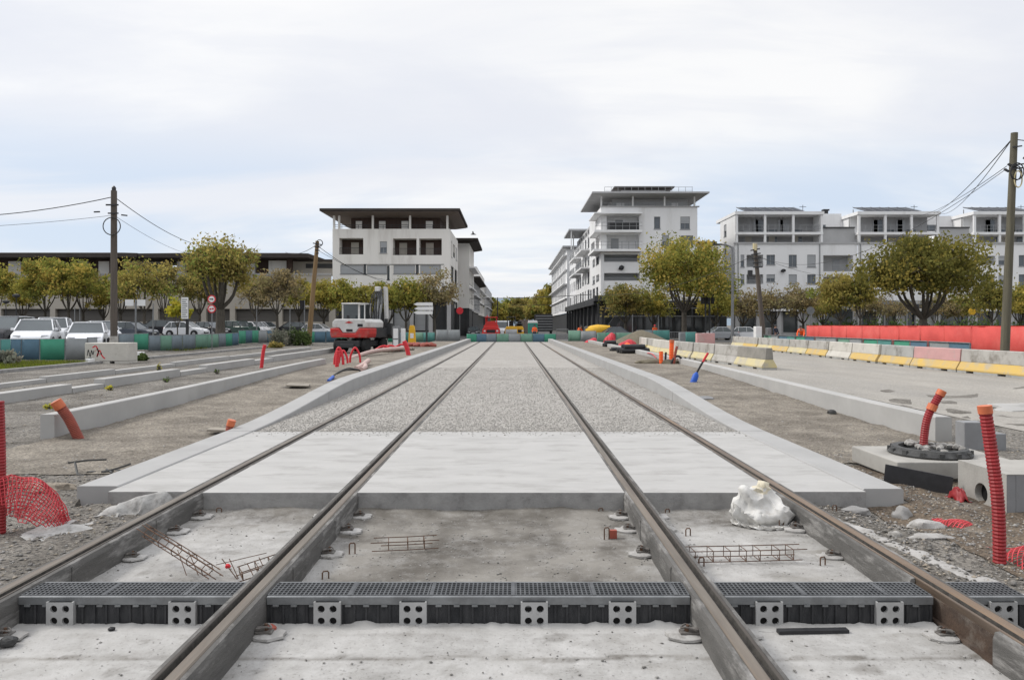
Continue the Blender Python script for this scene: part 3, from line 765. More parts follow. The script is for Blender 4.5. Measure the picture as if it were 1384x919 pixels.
def lowwall(x0, x1, y0, y1, label):
    t = thing('low_wall', label, 'wall', ((x0+x1)/2, y0, -.3)); mb = MB(); w = (x1-x0)/2
    ys = fl(0, y1-y0, 1.5)
    def zt(y): return .3+.25+.10*sm(y0, 27, y+y0)
    n = 6; c = .012
    vs = [v for y in ys for v in [(-w, y, 0), (-w, y, zt(y)-c), (-w+c, y, zt(y)), (w-c, y, zt(y)), (w, y, zt(y)-c), (w, y, 0)]]
    fs = [(j*n+k, j*n+k+1, (j+1)*n+k+1, (j+1)*n+k) for j in range(len(ys)-1) for k in range(n-1)]+[tuple(range(n)), tuple((len(ys)-1)*n+k for k in range(n-1, -1, -1))]
    mb.add(vs, fs); return mb.build('wall_body', M_wall, t)
lowwall(-7.27, WL, 11.4, 28, 'long low concrete wall left of the tracks, terracotta pipe leaning by its near end')
lowwall(WR, 6.6, 11.1, 62, 'long low pale concrete wall right of the tracks, beside the road')
def blockthing(name, x0, x1, y0, y1, z0, z1, mat, label, cat='block', bev=.012, group=None, rotz=0):
    mb = MB(); mb.box(-(x1-x0)/2, (x1-x0)/2, -(y1-y0)/2, (y1-y0)/2, 0, z1-z0)
    o = mb.build(name, mat, None, ((x0+x1)/2, (y0+y1)/2, z0), bevel=bev, rotz=rotz); return tag(o, label, cat, group)
# stepped rows of kerb stones on the left
g = 'kerb stones in the two rows on the left'
rowA = [(13.2, 15.4, .02), (15.45, 19.0, .11), (19.05, 20.5, .0), (20.55, 25.2, .13), (25.25, 27.4, .03), (27.45, 32.5, .14), (32.55, 35, .06), (35.05, 42, .15), (42.05, 52, .15)]
for i, (a, b, z) in enumerate(rowA):
    blockthing('kerb_stone', -11.62, -11.3, a, b, -.3, z, M_wall, 'kerb stone in the row nearer the low wall, %s from the near end' % ORD[i], 'kerb stone', .01, g)
rowB = [(17.5, 22.4, .0), (22.45, 26.3, .06), (26.35, 31, .01), (31.05, 37, .07), (37.05, 44, .05), (44.05, 52, .07)]
for i, (a, b, z) in enumerate(rowB):
    blockthing('kerb_stone', -14.35, -14.1, a, b, -.3, z, M_wall, 'kerb stone in the row farther from the low wall, %s from the near end' % ORD[i], 'kerb stone', .01, g)
blockthing('kerb', -18.75, -18.5, 20, 60, -.3, .0, M_face, 'old grey kerb edging the grass below the site barriers', 'kerb', .01)
# ================================================================ things close to the tracks
def corr_tube(mb, path, r, pitch=.022, amp=.13, n=12, m=None):
    """corrugated hose along a path"""
    pts = [Vector(p) for p in path]; L_ = [0]
    for a, b in zip(pts[:-1], pts[1:]): L_.append(L_[-1]+(b-a).length)
    tot = L_[-1]; k = max(8, int(tot/(pitch/2))); out = []; rs = []; j = 0
    for i in range(k+1):
        d = tot*i/k
        while j < len(pts)-2 and L_[j+1] < d: j += 1
        f = (d-L_[j])/max(1e-9, L_[j+1]-L_[j]); out.append(pts[j].lerp(pts[j+1], f)); rs.append(r*(1+(amp if i % 2 else -amp)*.5))
    mb.tube(out, rs, n, m)
def conduit(label, base, path, r, cap=.05, mat=None, capmat=None, group='conduit stubs sticking up from the ground', name='conduit', pitch=.026):
    t = thing(name, label, 'conduit', base, 0, group); base = Vector(base)
    pts = [Vector(p)-base for p in path]
    mb = MB(); corr_tube(mb, spline(pts, 8), r, pitch); mb.build('hose', mat or M_red_conduit, t, smooth=25)
    if cap:
        d = (pts[-1]-pts[-2]).normalized(); mb = MB()
        mb.tube([pts[-1]-d*cap*.6, pts[-1]-d*cap*.55, pts[-1]+d*cap*.4, pts[-1]+d*cap*.42], [r*1.02, r*1.14, r*1.14, r*.85], 14); mb.build('end_cap', capmat or M_orange, t, smooth=40)
    return t
# tall conduit by the concrete box
z0 = H(3.56, 5.4)
conduit('tall red corrugated conduit with orange top before the concrete box with round hole', (3.56, 5.4, z0), [(3.56, 5.4, z0-.1), (3.555, 5.41, .3), (3.53, 5.45, .7), (3.49, 5.46, 1.01)], .043, .06)
# bent conduit out of the manhole
conduit('bent red conduit rising from the black manhole', (4.87, 8.75, .13), [(4.87, 8.75, .08), (4.88, 8.76, .3), (4.93, 8.76, .56), (5.07, 8.74, .83)], .045, .07)
mb = MB(); mb.tube([(4.955, 8.755, .62), (4.985, 8.75, .69)], .056, 14); tag(mb.build('conduit_collar', M_orange), 'orange sleeve round the bent red conduit above the manhole', 'sleeve')
# left: red pole at the edge of the picture
z0 = H(-4.37, 6.3)
conduit('red corrugated conduit standing at the left edge beside the heap of red netting', (-4.37, 6.3, z0), [(-4.36, 6.3, z0-.1), (-4.36, 6.3, .45), (-4.375, 6.3, .98)], .045, 0)
# slanting terracotta pipe
z0 = H(-6.75, 11.35)
b = P(108, 586, 11.5); tp = P(78, 546, 11.35)
conduit('slanting terracotta pipe with orange tip before the end of the left low wall', (b.x, b.y, H(b.x, b.y)), [(b.x+.03, b.y, H(b.x, b.y)-.1), b.lerp(tp, .5), tp], .075, .14, M_orange_br, M_orange)
b = P(310, 580, 11.6)
conduit('short pipe stub with orange cap beside the board left of the slab', (b.x, b.y, H(b.x, b.y)), [(b.x, b.y, H(b.x, b.y)-.1), (b.x, b.y, .0), (b.x+.03, b.y, .1)], .055, .1, M_orange_br, M_orange)
# manhole chamber
sl_ = thing('manhole_chamber', 'pale square concrete chamber carrying the black manhole ring', 'chamber', (4.95, 8.75, -.16))
mb = MB(); mb.box(-.68, .68, -.55, .55, .08, .27); mb.build('top_slab', M_facing, sl_, bevel=.012)
mb = MB(); mb.box(-.62, .62, -.5, .5, -.1, .078); mb.build('lower_ring', M_precast, sl_, bevel=.01)
mh = thing('manhole_ring', 'black cast iron manhole ring on the square concrete chamber', 'manhole', (4.92, 8.72, .112))
mb = MB(); mb.lathe([(.44, 0), (.45, .02), (.41, .06), (.40, .085), (.33, .085), (.32, .03), (.0, .03)], 36, cap=False)
for k in range(14):
    a = k*2*math.pi/14; mb.cb((.43*math.cos(a), .43*math.sin(a), .045), (.03, .05, .05), Matrix.Rotation(a, 4, 'Z'))
mb.build('ring', M_dark_iron, mh, smooth=30)
rg = random.Random(5); mb = MB()
for k in range(26):
    a = rg.random()*6.28; q = .05+.3*rg.random(); mb.rock((q*math.cos(a), q*math.sin(a), .07+.03*rg.random()), (.05, .04, .035), k)
tag(mb.build('rubble_fill', M_stone, mh, smooth=30), kind='stuff')
# box with round hole
bx = thing('concrete_box', 'concrete cable box with a round hole in its side, behind the tall red conduit', 'concrete box', (5.35, 7.35, -.28))
def holeplate(mb, x, y0, y1, z0, z1, cy_, cz_, r, th):
    n_ = 24; vs = []
    for j in range(n_):
        an = 2*math.pi*(j+.5)/n_; c_, d_ = math.cos(an), math.sin(an)
        k_ = 1e9
        if c_ > 1e-6: k_ = min(k_, (y1-cy_)/c_)
        if c_ < -1e-6: k_ = min(k_, (y0-cy_)/c_)
        if d_ > 1e-6: k_ = min(k_, (z1-cz_)/d_)
        if d_ < -1e-6: k_ = min(k_, (z0-cz_)/d_)
        vs.append((x, cy_+c_*k_, cz_+d_*k_))
    for q in (x, x+th):
        for j in range(n_):
            an = 2*math.pi*(j+.5)/n_; vs.append((q, cy_+math.cos(an)*r, cz_+math.sin(an)*r))
    fs = [(j, (j+1) % n_, n_+(j+1) % n_, n_+j) for j in range(n_)]+[(n_+j, n_+(j+1) % n_, 2*n_+(j+1) % n_, 2*n_+j) for j in range(n_)]
    # corners
    mb.add(vs, fs)
    for (yy, zz_) in ((y0, z0), (y1, z0), (y1, z1), (y0, z1)):
        ang = math.atan2(zz_-cz_, yy-cy_) % (2*math.pi); j = int((ang/(2*math.pi)*n_)-.5) % n_
        mb.add([vs[j], vs[(j+1) % n_], (x, yy, zz_)], [(0, 1, 2)])
mb = MB(); holeplate(mb, -.69, -.38, .38, .0, .5, .0, .24, .10, .07); mb.box(-.688, .69, -.379, .379, .495, .502)
mb.box(-.62, -.6, -.36, .36, 0, .49)
mb.build('shell', M_facing, bx)
mb = MB(); mb.box(-.60, .69, -.378, .379, .0, .494); mb.box(-.688, -.6, -.376, -.36, 0, .494); mb.build('end_panel', M_precast, bx, bevel=.004)
mb = MB(); mb.box(-.55, .69, -.43, -.382, -.05, .10); mb.build('base_ledge', M_facing, bx, bevel=.008)
mb = MB(); mb.lathe([(.098, 0), (.0, .001)], 24, (-.625, 0, .24), Matrix.Rotation(R(90), 4, 'Y')); mb.build('hole', M_hole_shade, bx)  # black disc stands in for the shade inside the round hole
blockthing('precast_block', 6.36, 6.66, 10.4, 10.62, -.2, .26, M_precast, 'dark grey upright precast block closing the end of the right low wall', 'block', .01)
blockthing('precast_block', 6.70, 6.95, 10.4, 10.7, -.2, .10, M_precast, 'lower grey precast block right of the upright one', 'block', .01)
# plank, red rag
a = Vector((4.06, 8.06, .02)); b2 = Vector((4.56, 7.66, -.04))
mb = MB(); mb.bar(a, b2, .022, .19); mb.v = [(x-4.3, y-7.78, z) for x, y, z in mb.v]
tag(mb.build('plank', M_black, None, (4.3, 7.78, 0)), 'dark plank on edge leaning against the manhole chamber', 'plank')
def crumple(name, label, cat, c, size, hgt, mat, seed, group=None, amp=.5, tag_=True, parent=None, kind=None, n=30):
    """a sheet or sack that has slumped into folds"""
    mb = MB(); sx, sy = size
    for j in range(n+1):
        for i in range(n+1):
            u, v = i/n*2-1, j/n*2-1
            p = Vector((u*2.2+seed, v*2.2, seed)); w = Vector((mn.noise(p*1.1), mn.noise(p*1.1+Vector((9, 0, 0))), 0))*.18
            f = abs(mn.noise(p*1.6))*1.1+.45*abs(mn.noise(p*3.7)); fall = max(0, 1-(u*u*.9+v*v*.9))**.7
            edge = 1+.18*mn.noise(Vector((u*3, v*3, seed+4)))
            mb.v.append(((u+w.x)*sx*edge, (v+w.y)*sy*edge, hgt*(fall*(.55+amp*(1-f))+.04)))
    for j in range(n):
        for i in range(n): mb.f.append((j*(n+1)+i, j*(n+1)+i+1, (j+1)*(n+1)+i+1, (j+1)*(n+1)+i)); mb.m.append(0)
    o = mb.build(name, mat, parent, c, smooth=70)
    so_ = o.modifiers.new('thick', 'SOLIDIFY'); so_.thickness = .006
    return tag(o, label, cat, group, kind) if tag_ else o
crumple('cloth_rag', 'red rag of netting below the dark plank end', 'rag', (4.50, 7.46, H(4.5, 7.46)), (.06, .12), .13, M_red_conduit, 3, n=14)
o = drape_mesh('geotextile_sheet', M_geo, (-3.48, 6.98, -.15), drape(34, .95, [((.16, .05, .06), (.10, .07, .15)), ((-.02, .0, .02), (.14, .08, .15)), ((-.22, -.04, 0), (.15, .08, .09))], .62, 140, 5, bend=.7, wr=.15)); tag(o, 'crumpled grey geotextile sheet against the front of the left kerb', 'sheet')
o = drape_mesh('geotextile_sheet', M_geo, (-3.78, 6.35, H(-3.78, 6.35)-.01), drape(26, .7, [((0, 0, -.02), (.2, .08, .07))], .66, 110, 8)); tag(o, 'low torn pale sheet lying between rail and left kerb, nearer the viewer', 'sheet')
# white sack of rubble: plastic that has slumped over its lumps
t = thing('rubble_sack', 'crumpled white plastic sack beside the rightmost rail at the slab edge', 'sack', (2.28, 6.75, -.187))
lumps = [((.13, -.03, .09), (.13, .13, .10)), ((-.03, -.05, .07), (.12, .10, .08)), ((.05, .05, .15), (.12, .10, .10)), ((-.15, .03, .20), (.07, .06, .12)), ((-.22, .02, .40), (.04, .045, .05)), ((-.10, .04, .34), (.06, .05, .07)), ((.03, .07, .30), (.07, .05, .06))]
P_, F_ = slump(5, (-.02, 0, .24), (.33, .27, .27), lumps, 130, 4, 1.05)
bm = bmesh.new(); vs = [bm.verts.new(p) for p in P_]; [bm.faces.new([vs[i] for i in f]) for f in F_]; bm.normal_update()
mb = MB()
for v in vs:
    p = v.co; q = Vector((p.x*4.5+p.z*3, p.y*4.5-p.x*2, p.z*3.2+p.x*2.5)); q += Vector((mn.noise(q*.8), mn.noise(q*.8+Vector((4, 0, 0))), mn.noise(q*.8+Vector((0, 6, 0)))))*1.0
    r1 = max(0, 1-abs(mn.noise(q))*3.6); r2 = max(0, 1-abs(mn.noise(q*2.0+Vector((2, 7, 1))))*3.2); r3 = max(0, 1-abs(mn.noise(q*4.1+Vector((8, 1, 3))))*2.6)
    k = (.050*r1+.026*r2+.012*r3-.030)*min(1, .25+p.z*7); n_ = v.normal.copy(); n_.z *= .5
    c = p+n_*k; c.z = max(.002, c.z*1.1)
    f_ = .74+.26*sm(.0, .07, p.z); c.x = .02+(c.x-.02)*f_; c.y *= f_
    mb.v.append(tuple(c))
mb.f = F_; bm.free()
for f in F_:
    c = sum((Vector(mb.v[i]) for i in f), Vector())/3; mb.m.append(1 if c.z > .30+.09*mn.noise(c*14) and c.x > -.07+.06*mn.noise(c*20) else 0)
mb.build('sack_body', [M_bag, M_cream], t, smooth=60)
# red netting: strands knotted into diamonds over a bulging heap
def netting(label, c, size, hgt, seed, n=30, over=None):
    """knotted plastic mesh slumped over a low heap"""
    obst = over or [((0, 0, 0), (size*.42, size*.40, hgt)), ((-size*.22, -size*.05, 0), (size*.25, size*.3, hgt*1.1))]
    P_ = drape(n, size*1.5, obst, .86, 120, seed); mb = MB()
    def ok(i, j): u, v = i/(n-1)*2-1, j/(n-1)*2-1; return u*u+v*v < 1.0+.12*mn.noise(Vector((u*3, v*3, seed)))
    for k in range(n):
        for ax in (0, 1):
            run = []
            for q in range(n):
                i, j = (k, q) if ax == 0 else (q, k)
                if ok(i, j): run.append(Vector(P_[i, j]))
                else:
                    if len(run) > 1: mb.tube(run, .0042, 4)
                    run = []
            if len(run) > 1: mb.tube(run, .0042, 4)
    t = mb.build('safety_net', M_redmesh, None, c, rotz=.75); return tag(t, label, 'netting')
netting('heap of red safety netting at the left edge of the picture', (-4.20, 6.42, H(-4.16, 6.38)-.02), .60, .47, 2)
netting('red safety netting trodden round the foot of the tall red conduit', (3.95, 5.4, H(3.9, 5.4)-.02), .75, .14, 6)
netting('small scrap of red netting on the gravel before the concrete box', (3.98, 6.6, H(3.98, 6.6)-.01), .30, .04, 9, 16)
# rebar
def rbar(mb, pts, r=.005): mb.tube(pts, r, 5)
def cage(label, A, B, w, h, n, tilt=0, bars=4, r=.0038, shape='rect'):
    A = Vector(A); B = Vector(B); L_ = (B-A).length; t = thing('rebar_cage', label, 'rebar cage', A, 0, 'rebar cages on the concrete floor')
    q = (B-A).to_track_quat('X', 'Z').to_matrix().to_4x4() @ Matrix.Rotation(tilt, 4, 'X')
    rg = random.Random(int(abs(A.x)*100)); k = 6 if shape == 'hex' else 4
    ring = [(w/2*math.cos(R(60*i+30)), h/2+h/2*math.sin(R(60*i+30))) for i in range(6)] if shape == 'hex' else [(-w/2, 0), (w/2, 0), (w/2, h), (-w/2, h)]
    mb = MB(); mb.T = q
    for i, (y, z) in enumerate(ring):
        e = rg.uniform(-.05, .08); rbar(mb, [(-e, y, z), (L_*.5, y+.006, z-.004), (L_+e*.6, y, z)], r)
    mb.build('long_bar', M_rebar, t)
    for j in range(n):
        x = L_*(j+.5)/n; mb = MB(); mb.T = q; s_ = rg.uniform(-.012, .012)
        c = [(x+s_, y*1.06, z) for y, z in ring]+[(x+s_, ring[0][0]*1.06, ring[0][1]), (x+s_, ring[0][0]*.4, ring[0][1]+.03)]
        mb.tube(c, r*.9, 5); mb.build('stirrup', M_rebar, t)
cage('hexagonal rebar cage leaning from the leftmost rail down to the floor', P(196, 722, 5.75), P(292, 783, 5.12), .085, .085, 5, .3, shape='hex')
cage('bent thin rebar cage lying against the second rail behind the drain', P(318, 782, 5.2), P(392, 757, 5.4), .10, .055, 4, .25)
cage('short rusty rebar cage in the middle bay between second and third rail', (-1.06, 5.95, -.165), (-.64, 6.02, -.165), .14, .065, 3)
cage('long low rebar cage in the bay between third and fourth rail', (1.32, 5.66, -.165), (2.22, 5.74, -.17), .13, .08, 7)
mb = MB(); p0 = P(300, 760, 5.45)
for (a, b_) in (((0, 0), (30, 40)), ((10, 0), (30, 44)), ((-60, -12), (-48, 22)), ((-45, -10), (-32, 22)), ((-8, 8), (26, 0)), ((26, 0), (60, -8)), ((34, 6), (42, 22)), ((50, -2), (64, 28))):
    mb.tube([P(300+a[0], 755+a[1], 5.4)-p0, P(300+b_[0], 755+b_[1], 5.25)-p0], .0035, 4)
tw = tag(mb.build('tie_wire', M_rebar, None, p0), 'loose ends of thin tie wire with a pink cap beside the hexagonal rebar cage', 'wire')
mb = MB(); mb.rock((0, 0, 0), (.018, .018, .018), 3, 2); mb.build('cap', M_redsign, tw, P(308, 765, 5.3)-p0)
loops = [(476, 748, .09, 'beside the second rail in the middle bay'), (820, 728, .10, 'left of the third rail, on a wooden block'), (440, 782, .06, 'just behind the drain near the second rail'), (930, 724, .07, 'right of the third rail, near the slab'),
         (1112, 764, .07, 'left of the fourth rail, right of the long cage'), (948, 765, .07, 'by the near end of the long cage'), (296, 694, .06, 'by the slab edge near the leftmost rail'), (812, 693, .05, 'under the slab edge left of the third rail'),
         (902, 694, .05, 'under the slab edge right of the third rail'), (1056, 714, .10, 'standing before the white sack'), (1128, 698, .07, 'outside the fourth rail at the slab edge')]
for px, py, h, wh in loops:
    Y = 1820/(py-439); x = GX(px, Y); mb = MB(); w = .022
    mb.tube([(-w, 0, 0), (-w, 0, h-.012), (-w+.008, 0, h), (w-.008, 0, h), (w, 0, h-.012), (w, 0, 0)], .0055, 6)
    tag(mb.build('rebar_loop', M_rebar, None, (x, Y, -.195 if x < 2.7 else H(x, Y)-.01), rotz=.3), 'upright rusty rebar loop '+wh, 'rebar loop', 'rebar loops standing up from the concrete')
mb = MB(); mb.box(-.03, .03, -.02, .02, 0, .07); tag(mb.build('wood_block', M_orange_br, None, (GX(826, 6.3)+.02, 6.32, -.19)), 'small rusty block beside the rebar loop left of the third rail', 'block')
# rubble lumps
chunks = [((3.72, 7.05), (.09, .07, .09), M_face, 'squarish grey lump of concrete at the foot of the right kerb'), ((3.66, 6.55), (.15, .12, .09), M_pad, 'rounded pale lump on the bank right of the tracks'),
          ((3.40, 6.02), (.16, .07, .03), M_pad, 'flat pale slab fragment outside the fourth rail'), ((3.18, 6.15), (.06, .05, .04), M_stone, 'small fragment left of the flat pale slab'),
          ((-5.0, 7.9), (.30, .13, .07), M_stone_br, 'earthy broken ledge of old concrete left of the kerb'), ((-5.55, 7.95), (.4, .16, .09), M_stone_br, 'long earthy ledge at the left edge above the red netting'), ((-4.35, 8.5), (.10, .05, .04), M_dark_iron, 'dark lump of scrap on the dirt left of the kerb'),
          ((10.3, 15.3), (.55, .35, .12), M_wall, 'flat pale boulder on the road edge near the right border'), ((11.1, 15.6), (.35, .3, .08), M_face, 'grey boulder beside the flat pale one at the right border'),
          ((-3.45, 7.12), (.14, .08, .08), M_wall, 'broken pale lump under the left slab corner'), ((3.3, 7.1), (.14, .07, .06), M_face, 'dark crumbled lump under the right slab corner')]
for i, ((x, y), r, m, l) in enumerate(chunks):
    mb = MB(); mb.rock((0, 0, 0), r, i+1, 3); z = H(x, y)
    for k in range(len(mb.v)):
        a_, b_, c_ = mb.v[k]; n = mn.noise(Vector((a_*18, b_*18, c_*18+i))); mb.v[k] = (a_*(1+.12*n), b_*(1+.12*n), max(c_*(1+.12*n), -.02))
    tag(mb.build('rubble_lump', m, None, (x, y, z), smooth=35), l, 'rubble')
rg = random.Random(11)
# crumbled mortar strip outside the fourth rail
mb = MB(); xs = fl(0, 1, .04); 
for i in range(80):
    f = i/79
    for j in range(7):
        u = j/6; x = 2.80+.62*f+(u-.5)*(.10+.10*f); y = 5.05+2.0*f-.35*(u-.5); 
        x = 2.86+ (1-f)*.42+(u-.5)*.2; y = 4.75+f*2.1
        n = mn.fractal(Vector((x*4, y*4, 7)), 1, 2, 4)
        mb.v.append((x+.05*n, y, H(x, y)+.02*math.sin(u*math.pi)+.012*n-.008))
for i in range(79):
    for j in range(6): mb.f.append((i*7+j, i*7+j+1, (i+1)*7+j+1, (i+1)*7+j)); mb.m.append(0)
tag(mb.build('mortar_spill', M_pad, smooth=60), kind='structure')
# scrap on the left dirt: dark twisted rods, boards
mb = MB(); p0 = Vector((-4.95, 8.75, H(-4.95, 8.75)))
mb.tube([(-.30, 0, .12), (-.1, .05, .14), (.10, .1, .14)], .012, 5); mb.tube([(-.22, 0, .12), (-.1, -.15, .01), (.02, -.18, .0)], .014, 5); mb.tube([(.15, -.1, .02), (.3, 0, .06), (.42, .04, .1)], .012, 5); mb.tube([(.1, .1, .02), (.3, -.15, .03)], .014, 5)
for k in range(5): mb.rock((rg.uniform(-.1, .5), rg.uniform(-.2, .1), .02), (.06, .03, .02), k)
tag(mb.build('scrap_metal', M_dark_iron, None, p0), 'dark twisted scrap lying on the dirt left of the kerb front', 'scrap')
def board(px, py, Y, w, d, label, rot=.3, tilt=.06, mat=None):
    p = P(px, py, Y); z = H(p.x, p.y); mb = MB(); mb.cb((0, 0, .05), (w, d, .03), Matrix.Rotation(tilt, 4, 'Y')); 
    tag(mb.build('board', mat or M_board, None, (p.x, p.y, z+.02), rotz=rot), label, 'board')
board(298, 575, 11.9, .36, .3, 'weathered board lying beside the orange pipe stub', .2)
board(403, 529, 19, .55, .6, 'grey board on the dirt between left wall and kerb', .2)
mb = MB(); mb.cb((0, 0, .01), (.42, .045, .02)); tag(mb.build('rubber_strip', M_black, None, (1.78, 4.38, -.19), rotz=.04), 'black rubber strip lying in front of the right drain section', 'strip')
mb = MB(); mb.rock((0, 0, .01), (.022, .016, .012), 4, 2); tag(mb.build('scrap_lump', M_black, None, (GX(151, 4.41), 4.41, -.19)), 'black scrap on the pale floor left of the second rail', 'scrap')
mb = MB(); mb.rock((0, 0, .02), (.035, .03, .04), 9, 2); tag(mb.build('rust_lump', M_orange_br, None, (GX(366, 4.36), 4.36, -.19)), 'rust brown lump at the drain foot right of the second rail', 'scrap')
mb = MB(); mb.rock((0, 0, 0), (.05, .04, .03), 4, 2); tag(mb.build('pipe_fitting', M_dark_iron, None, (GX(3, 4.15), 4.2, -.165)), 'dark fitting by the leftmost rail in the bottom left corner', 'fitting')

# ---- farther off beside the kerbs
def stub(px, y0, y1, Y, r, label, mat=M_redsign, dx=0, cap=0):
    b_ = P(px, y0, Y); t_ = P(px+dx, y1, Y); z = H(b_.x, b_.y)
    conduit(label, (b_.x, b_.y, z), [(b_.x, b_.y, z-.1), b_.lerp(t_, .5), t_], r, cap, mat, pitch=.06)
stub(353, 489, 466, 30, .07, 'lone red conduit stub standing by the kerb stones on the left', dx=5)
stub(553, 477, 461, 36, .11, 'red conduit stub just left of the left kerb', dx=-7)
def hose(name, label, pts, r, mat, cat='hose', group=None, n=8):
    p0 = Vector(pts[0]); mb = MB(); mb.tube(spline([Vector(p)-p0 for p in pts], 8), r, n); return tag(mb.build(name, mat, None, p0, smooth=60), label, cat, group)
def parr(a, b_, top, Y, r, label, mat):
    r *= .72
    p, q = P(a, 0, Y), P(b_, 0, Y); z = H(p.x, Y); zt = GZ(top, Y); m = (p.x+q.x)/2
    hose('conduit_arch', label, [(p.x, Y, z-.1), (p.x+.03, Y, (z+zt)/2), (m, Y, zt), (q.x-.03, Y, (z+zt)/2), (q.x, Y, z-.1)], r, mat, 'conduit', 'red conduit arches by the excavator')
parr(473, 487, 470, 29, .06, 'red conduit arch nearest the left kerb, beside the excavator', M_redsign)
parr(452, 464, 470, 27.5, .07, 'leftmost red conduit arch before the excavator', M_redsign)
parr(458, 470, 474, 28.5, .06, 'low red conduit arch between two taller ones', M_redsign)
stub(455, 493, 474, 26, .07, 'thick red stub in front of the conduit arches', dx=2)
hose('pipe', 'pale pink pipe pointing up the site, on the dirt before the arches', [(GX(481, 24), 24, H(-5, 24)+.08), (GX(490, 25.5), 25.5, H(-5, 25)+.1), (GX(498, 27.5), 27.5, H(-5, 27)+.16)], .09, M_pinkhose, 'pipe')
hose('pipe', 'second pale pink pipe lying right of the first', [(GX(488, 23.5), 23.5, H(-5, 24)+.08), (GX(494, 24.5), 24.4, H(-5, 24)+.09), (GX(493, 25.5), 25.6, H(-5, 25)+.1)], .08, M_pinkhose, 'pipe')
hose('cable', 'black cable loop ending in a blue plug by the left kerb', [(GX(447, 21), 21, H(-5, 21)+.05), (GX(456, 21.8), 21.8, H(-5, 22)+.12), (GX(470, 23), 23, H(-5, 23)+.16), (GX(484, 23), 23, H(-5, 23)+.12), (GX(487, 23.2), 23.2, H(-5, 23)+.05)], .025, M_black, 'cable')
hose('cable', 'flat black cable lying behind the blue plugged one', [(GX(453, 22.5), 22.5, H(-5, 22)+.03), (GX(468, 23.4), 23.4, H(-5, 23)+.08), (GX(490, 23.8), 23.8, H(-5, 23)+.06)], .022, M_black, 'cable')
hose('cable_plug', 'blue plug at the end of the black cable by the left kerb', [(GX(444, 20.5), 20.5, H(-5, 20)+.03), (GX(449, 21), 21.1, H(-5, 21)+.07)], .05, M_blue, 'plug')
hose('pipe', 'long pale pipe on the ground between excavator and left kerb', [(GX(470, 33), 33, H(-7.5, 33)+.2), (GX(505, 36), 36, H(-7, 36)+.2), (GX(545, 41), 41, H(-6, 41)+.2)], .10, M_pinkhose, 'pipe')
for i, (a, Y, w) in enumerate(((528, 41, 'right of the excavator'), (519, 40, 'under the grey crates'), (543, 43, 'between the red stub and the crates'))):
    mb = MB()
    for k in range(5): mb.rock((rg.uniform(-.5, .5), rg.uniform(-.4, .4), .08), (.25, .2, .12), k+i*7, 2)
    for k in range(3): mb.tube(spline([(-.5, rg.uniform(-.3, .3), .1), (0, rg.uniform(-.3, .3), .35), (.5, rg.uniform(-.3, .3), .1)], 5), .05, 6, 1)
    x = GX(a, Y); tag(mb.build('debris_pile', [M_stone_br, M_redsign], None, (x, Y, H(x, Y)), smooth=40), 'pile of earth and red hose scraps %s' % w, 'debris')
# grey crates and the yellow box
for a, b_, c_, d_, Y, l in ((531, 540, 441, 461, 46, 'taller grey cabinet right of the excavator'), (542, 547.5, 444, 461, 46.2, 'narrow pale cabinet right of the taller one')):
    x = GX((a+b_)/2, Y); w = (b_-a)*Y/1000; z = H(x, Y); h = GZ(c_, Y)-z; t = thing('site_cabinet', l, 'cabinet', (x, Y, z))
    mb = MB(); mb.box(-w/2, w/2, -.2, .2, 0, h); mb.build('cabinet_body', M_white if 'narrow' in l else M_galv, t, bevel=.02)
    mb = MB(); mb.box(-w*.36, w*.36, -.206, -.202, h*.12, h*.5); mb.box(-w*.36, w*.36, -.206, -.202, h*.55, h*.92); mb.build('door', M_white, t)
x = GX(557, 52); t = thing('yellow_site_box', 'tall yellow post box right of the grey cabinets', 'site box', (x, 52, H(x, 52)))
mb = MB(); mb.prism([(-.28, 0), (.28, 0), (.2, 1.2), (.14, 1.45), (-.14, 1.45), (-.2, 1.2)], 'y', -.15, .15); mb.build('box_body', M_yelpaint, t, bevel=.02)
mb = MB(); mb.box(-.12, .12, -.155, -.151, .55, .9); mb.build('plate', M_white, t)
mb = MB(); 
for k in range(9): mb.rock((rg.uniform(-1.0, 1.0), rg.uniform(-.4, .4), .1), (.35, .25, .2), k+40, 2)
x = GX(568, 50); tag(mb.build('debris_pile', M_orange_br, None, (x, 50, H(x, 50)), smooth=40), 'heap of rust red hose and earth below the yellow box', 'debris')
# right: pipes, tarps, tubes
for a, b_, t_, bt, Y, l in ((789, 812, 460, 467, 62, 'flat red tarpaulin heap nearest the right kerb, far end'), (815, 834, 456, 468, 58, 'tall red tarpaulin heap in front of the sand'), (834, 862, 463, 470, 52, 'long low red tarpaulin heap before the sand')):
    x = GX((a+b_)/2, Y); w = (b_-a)*Y/2000; z = H(x, Y); hh = (GZ(t_, Y)-z)*1.5; o = drape_mesh('tarpaulin', M_tarp, (x, Y, z), drape(26, w*3, [((w*.2, 0, 0), (w*.65, .5, hh)), ((-w*.5, .1, 0), (w*.45, .5, hh*.7))], .72, 110, a)); tag(o, l, 'tarpaulin', 'red tarpaulins beside the right kerb')
def rpile(a, b_, py, Y, r, label, mat=M_black, n=4):
    t = thing('pipe_bundle', label, 'pipes', (GX((a+b_)/2, Y), Y, H(GX(a, Y), Y))); w = (b_-a)*Y/2000
    for k in range(n): 
        mb = MB(); y = (k-(n-1)/2)*r*2.3; e = rg.uniform(-.15, .15)*w; mb.tube([(-w+e, y-.35*w, r+rg.random()*.03), (w+e, y+.0, r+rg.random()*.05)], r, 10); mb.tube([(-w*.8+e, y-.25*w, r*2.6), (w*.7+e, y, r*2.7)], r, 10) if k < n-1 and k % 2 == 0 else None
        mb.build('pipe', mat, t, smooth=50)
rpile(816, 834, 468, 50, .12, 'black pipes below the tall red tarpaulin')
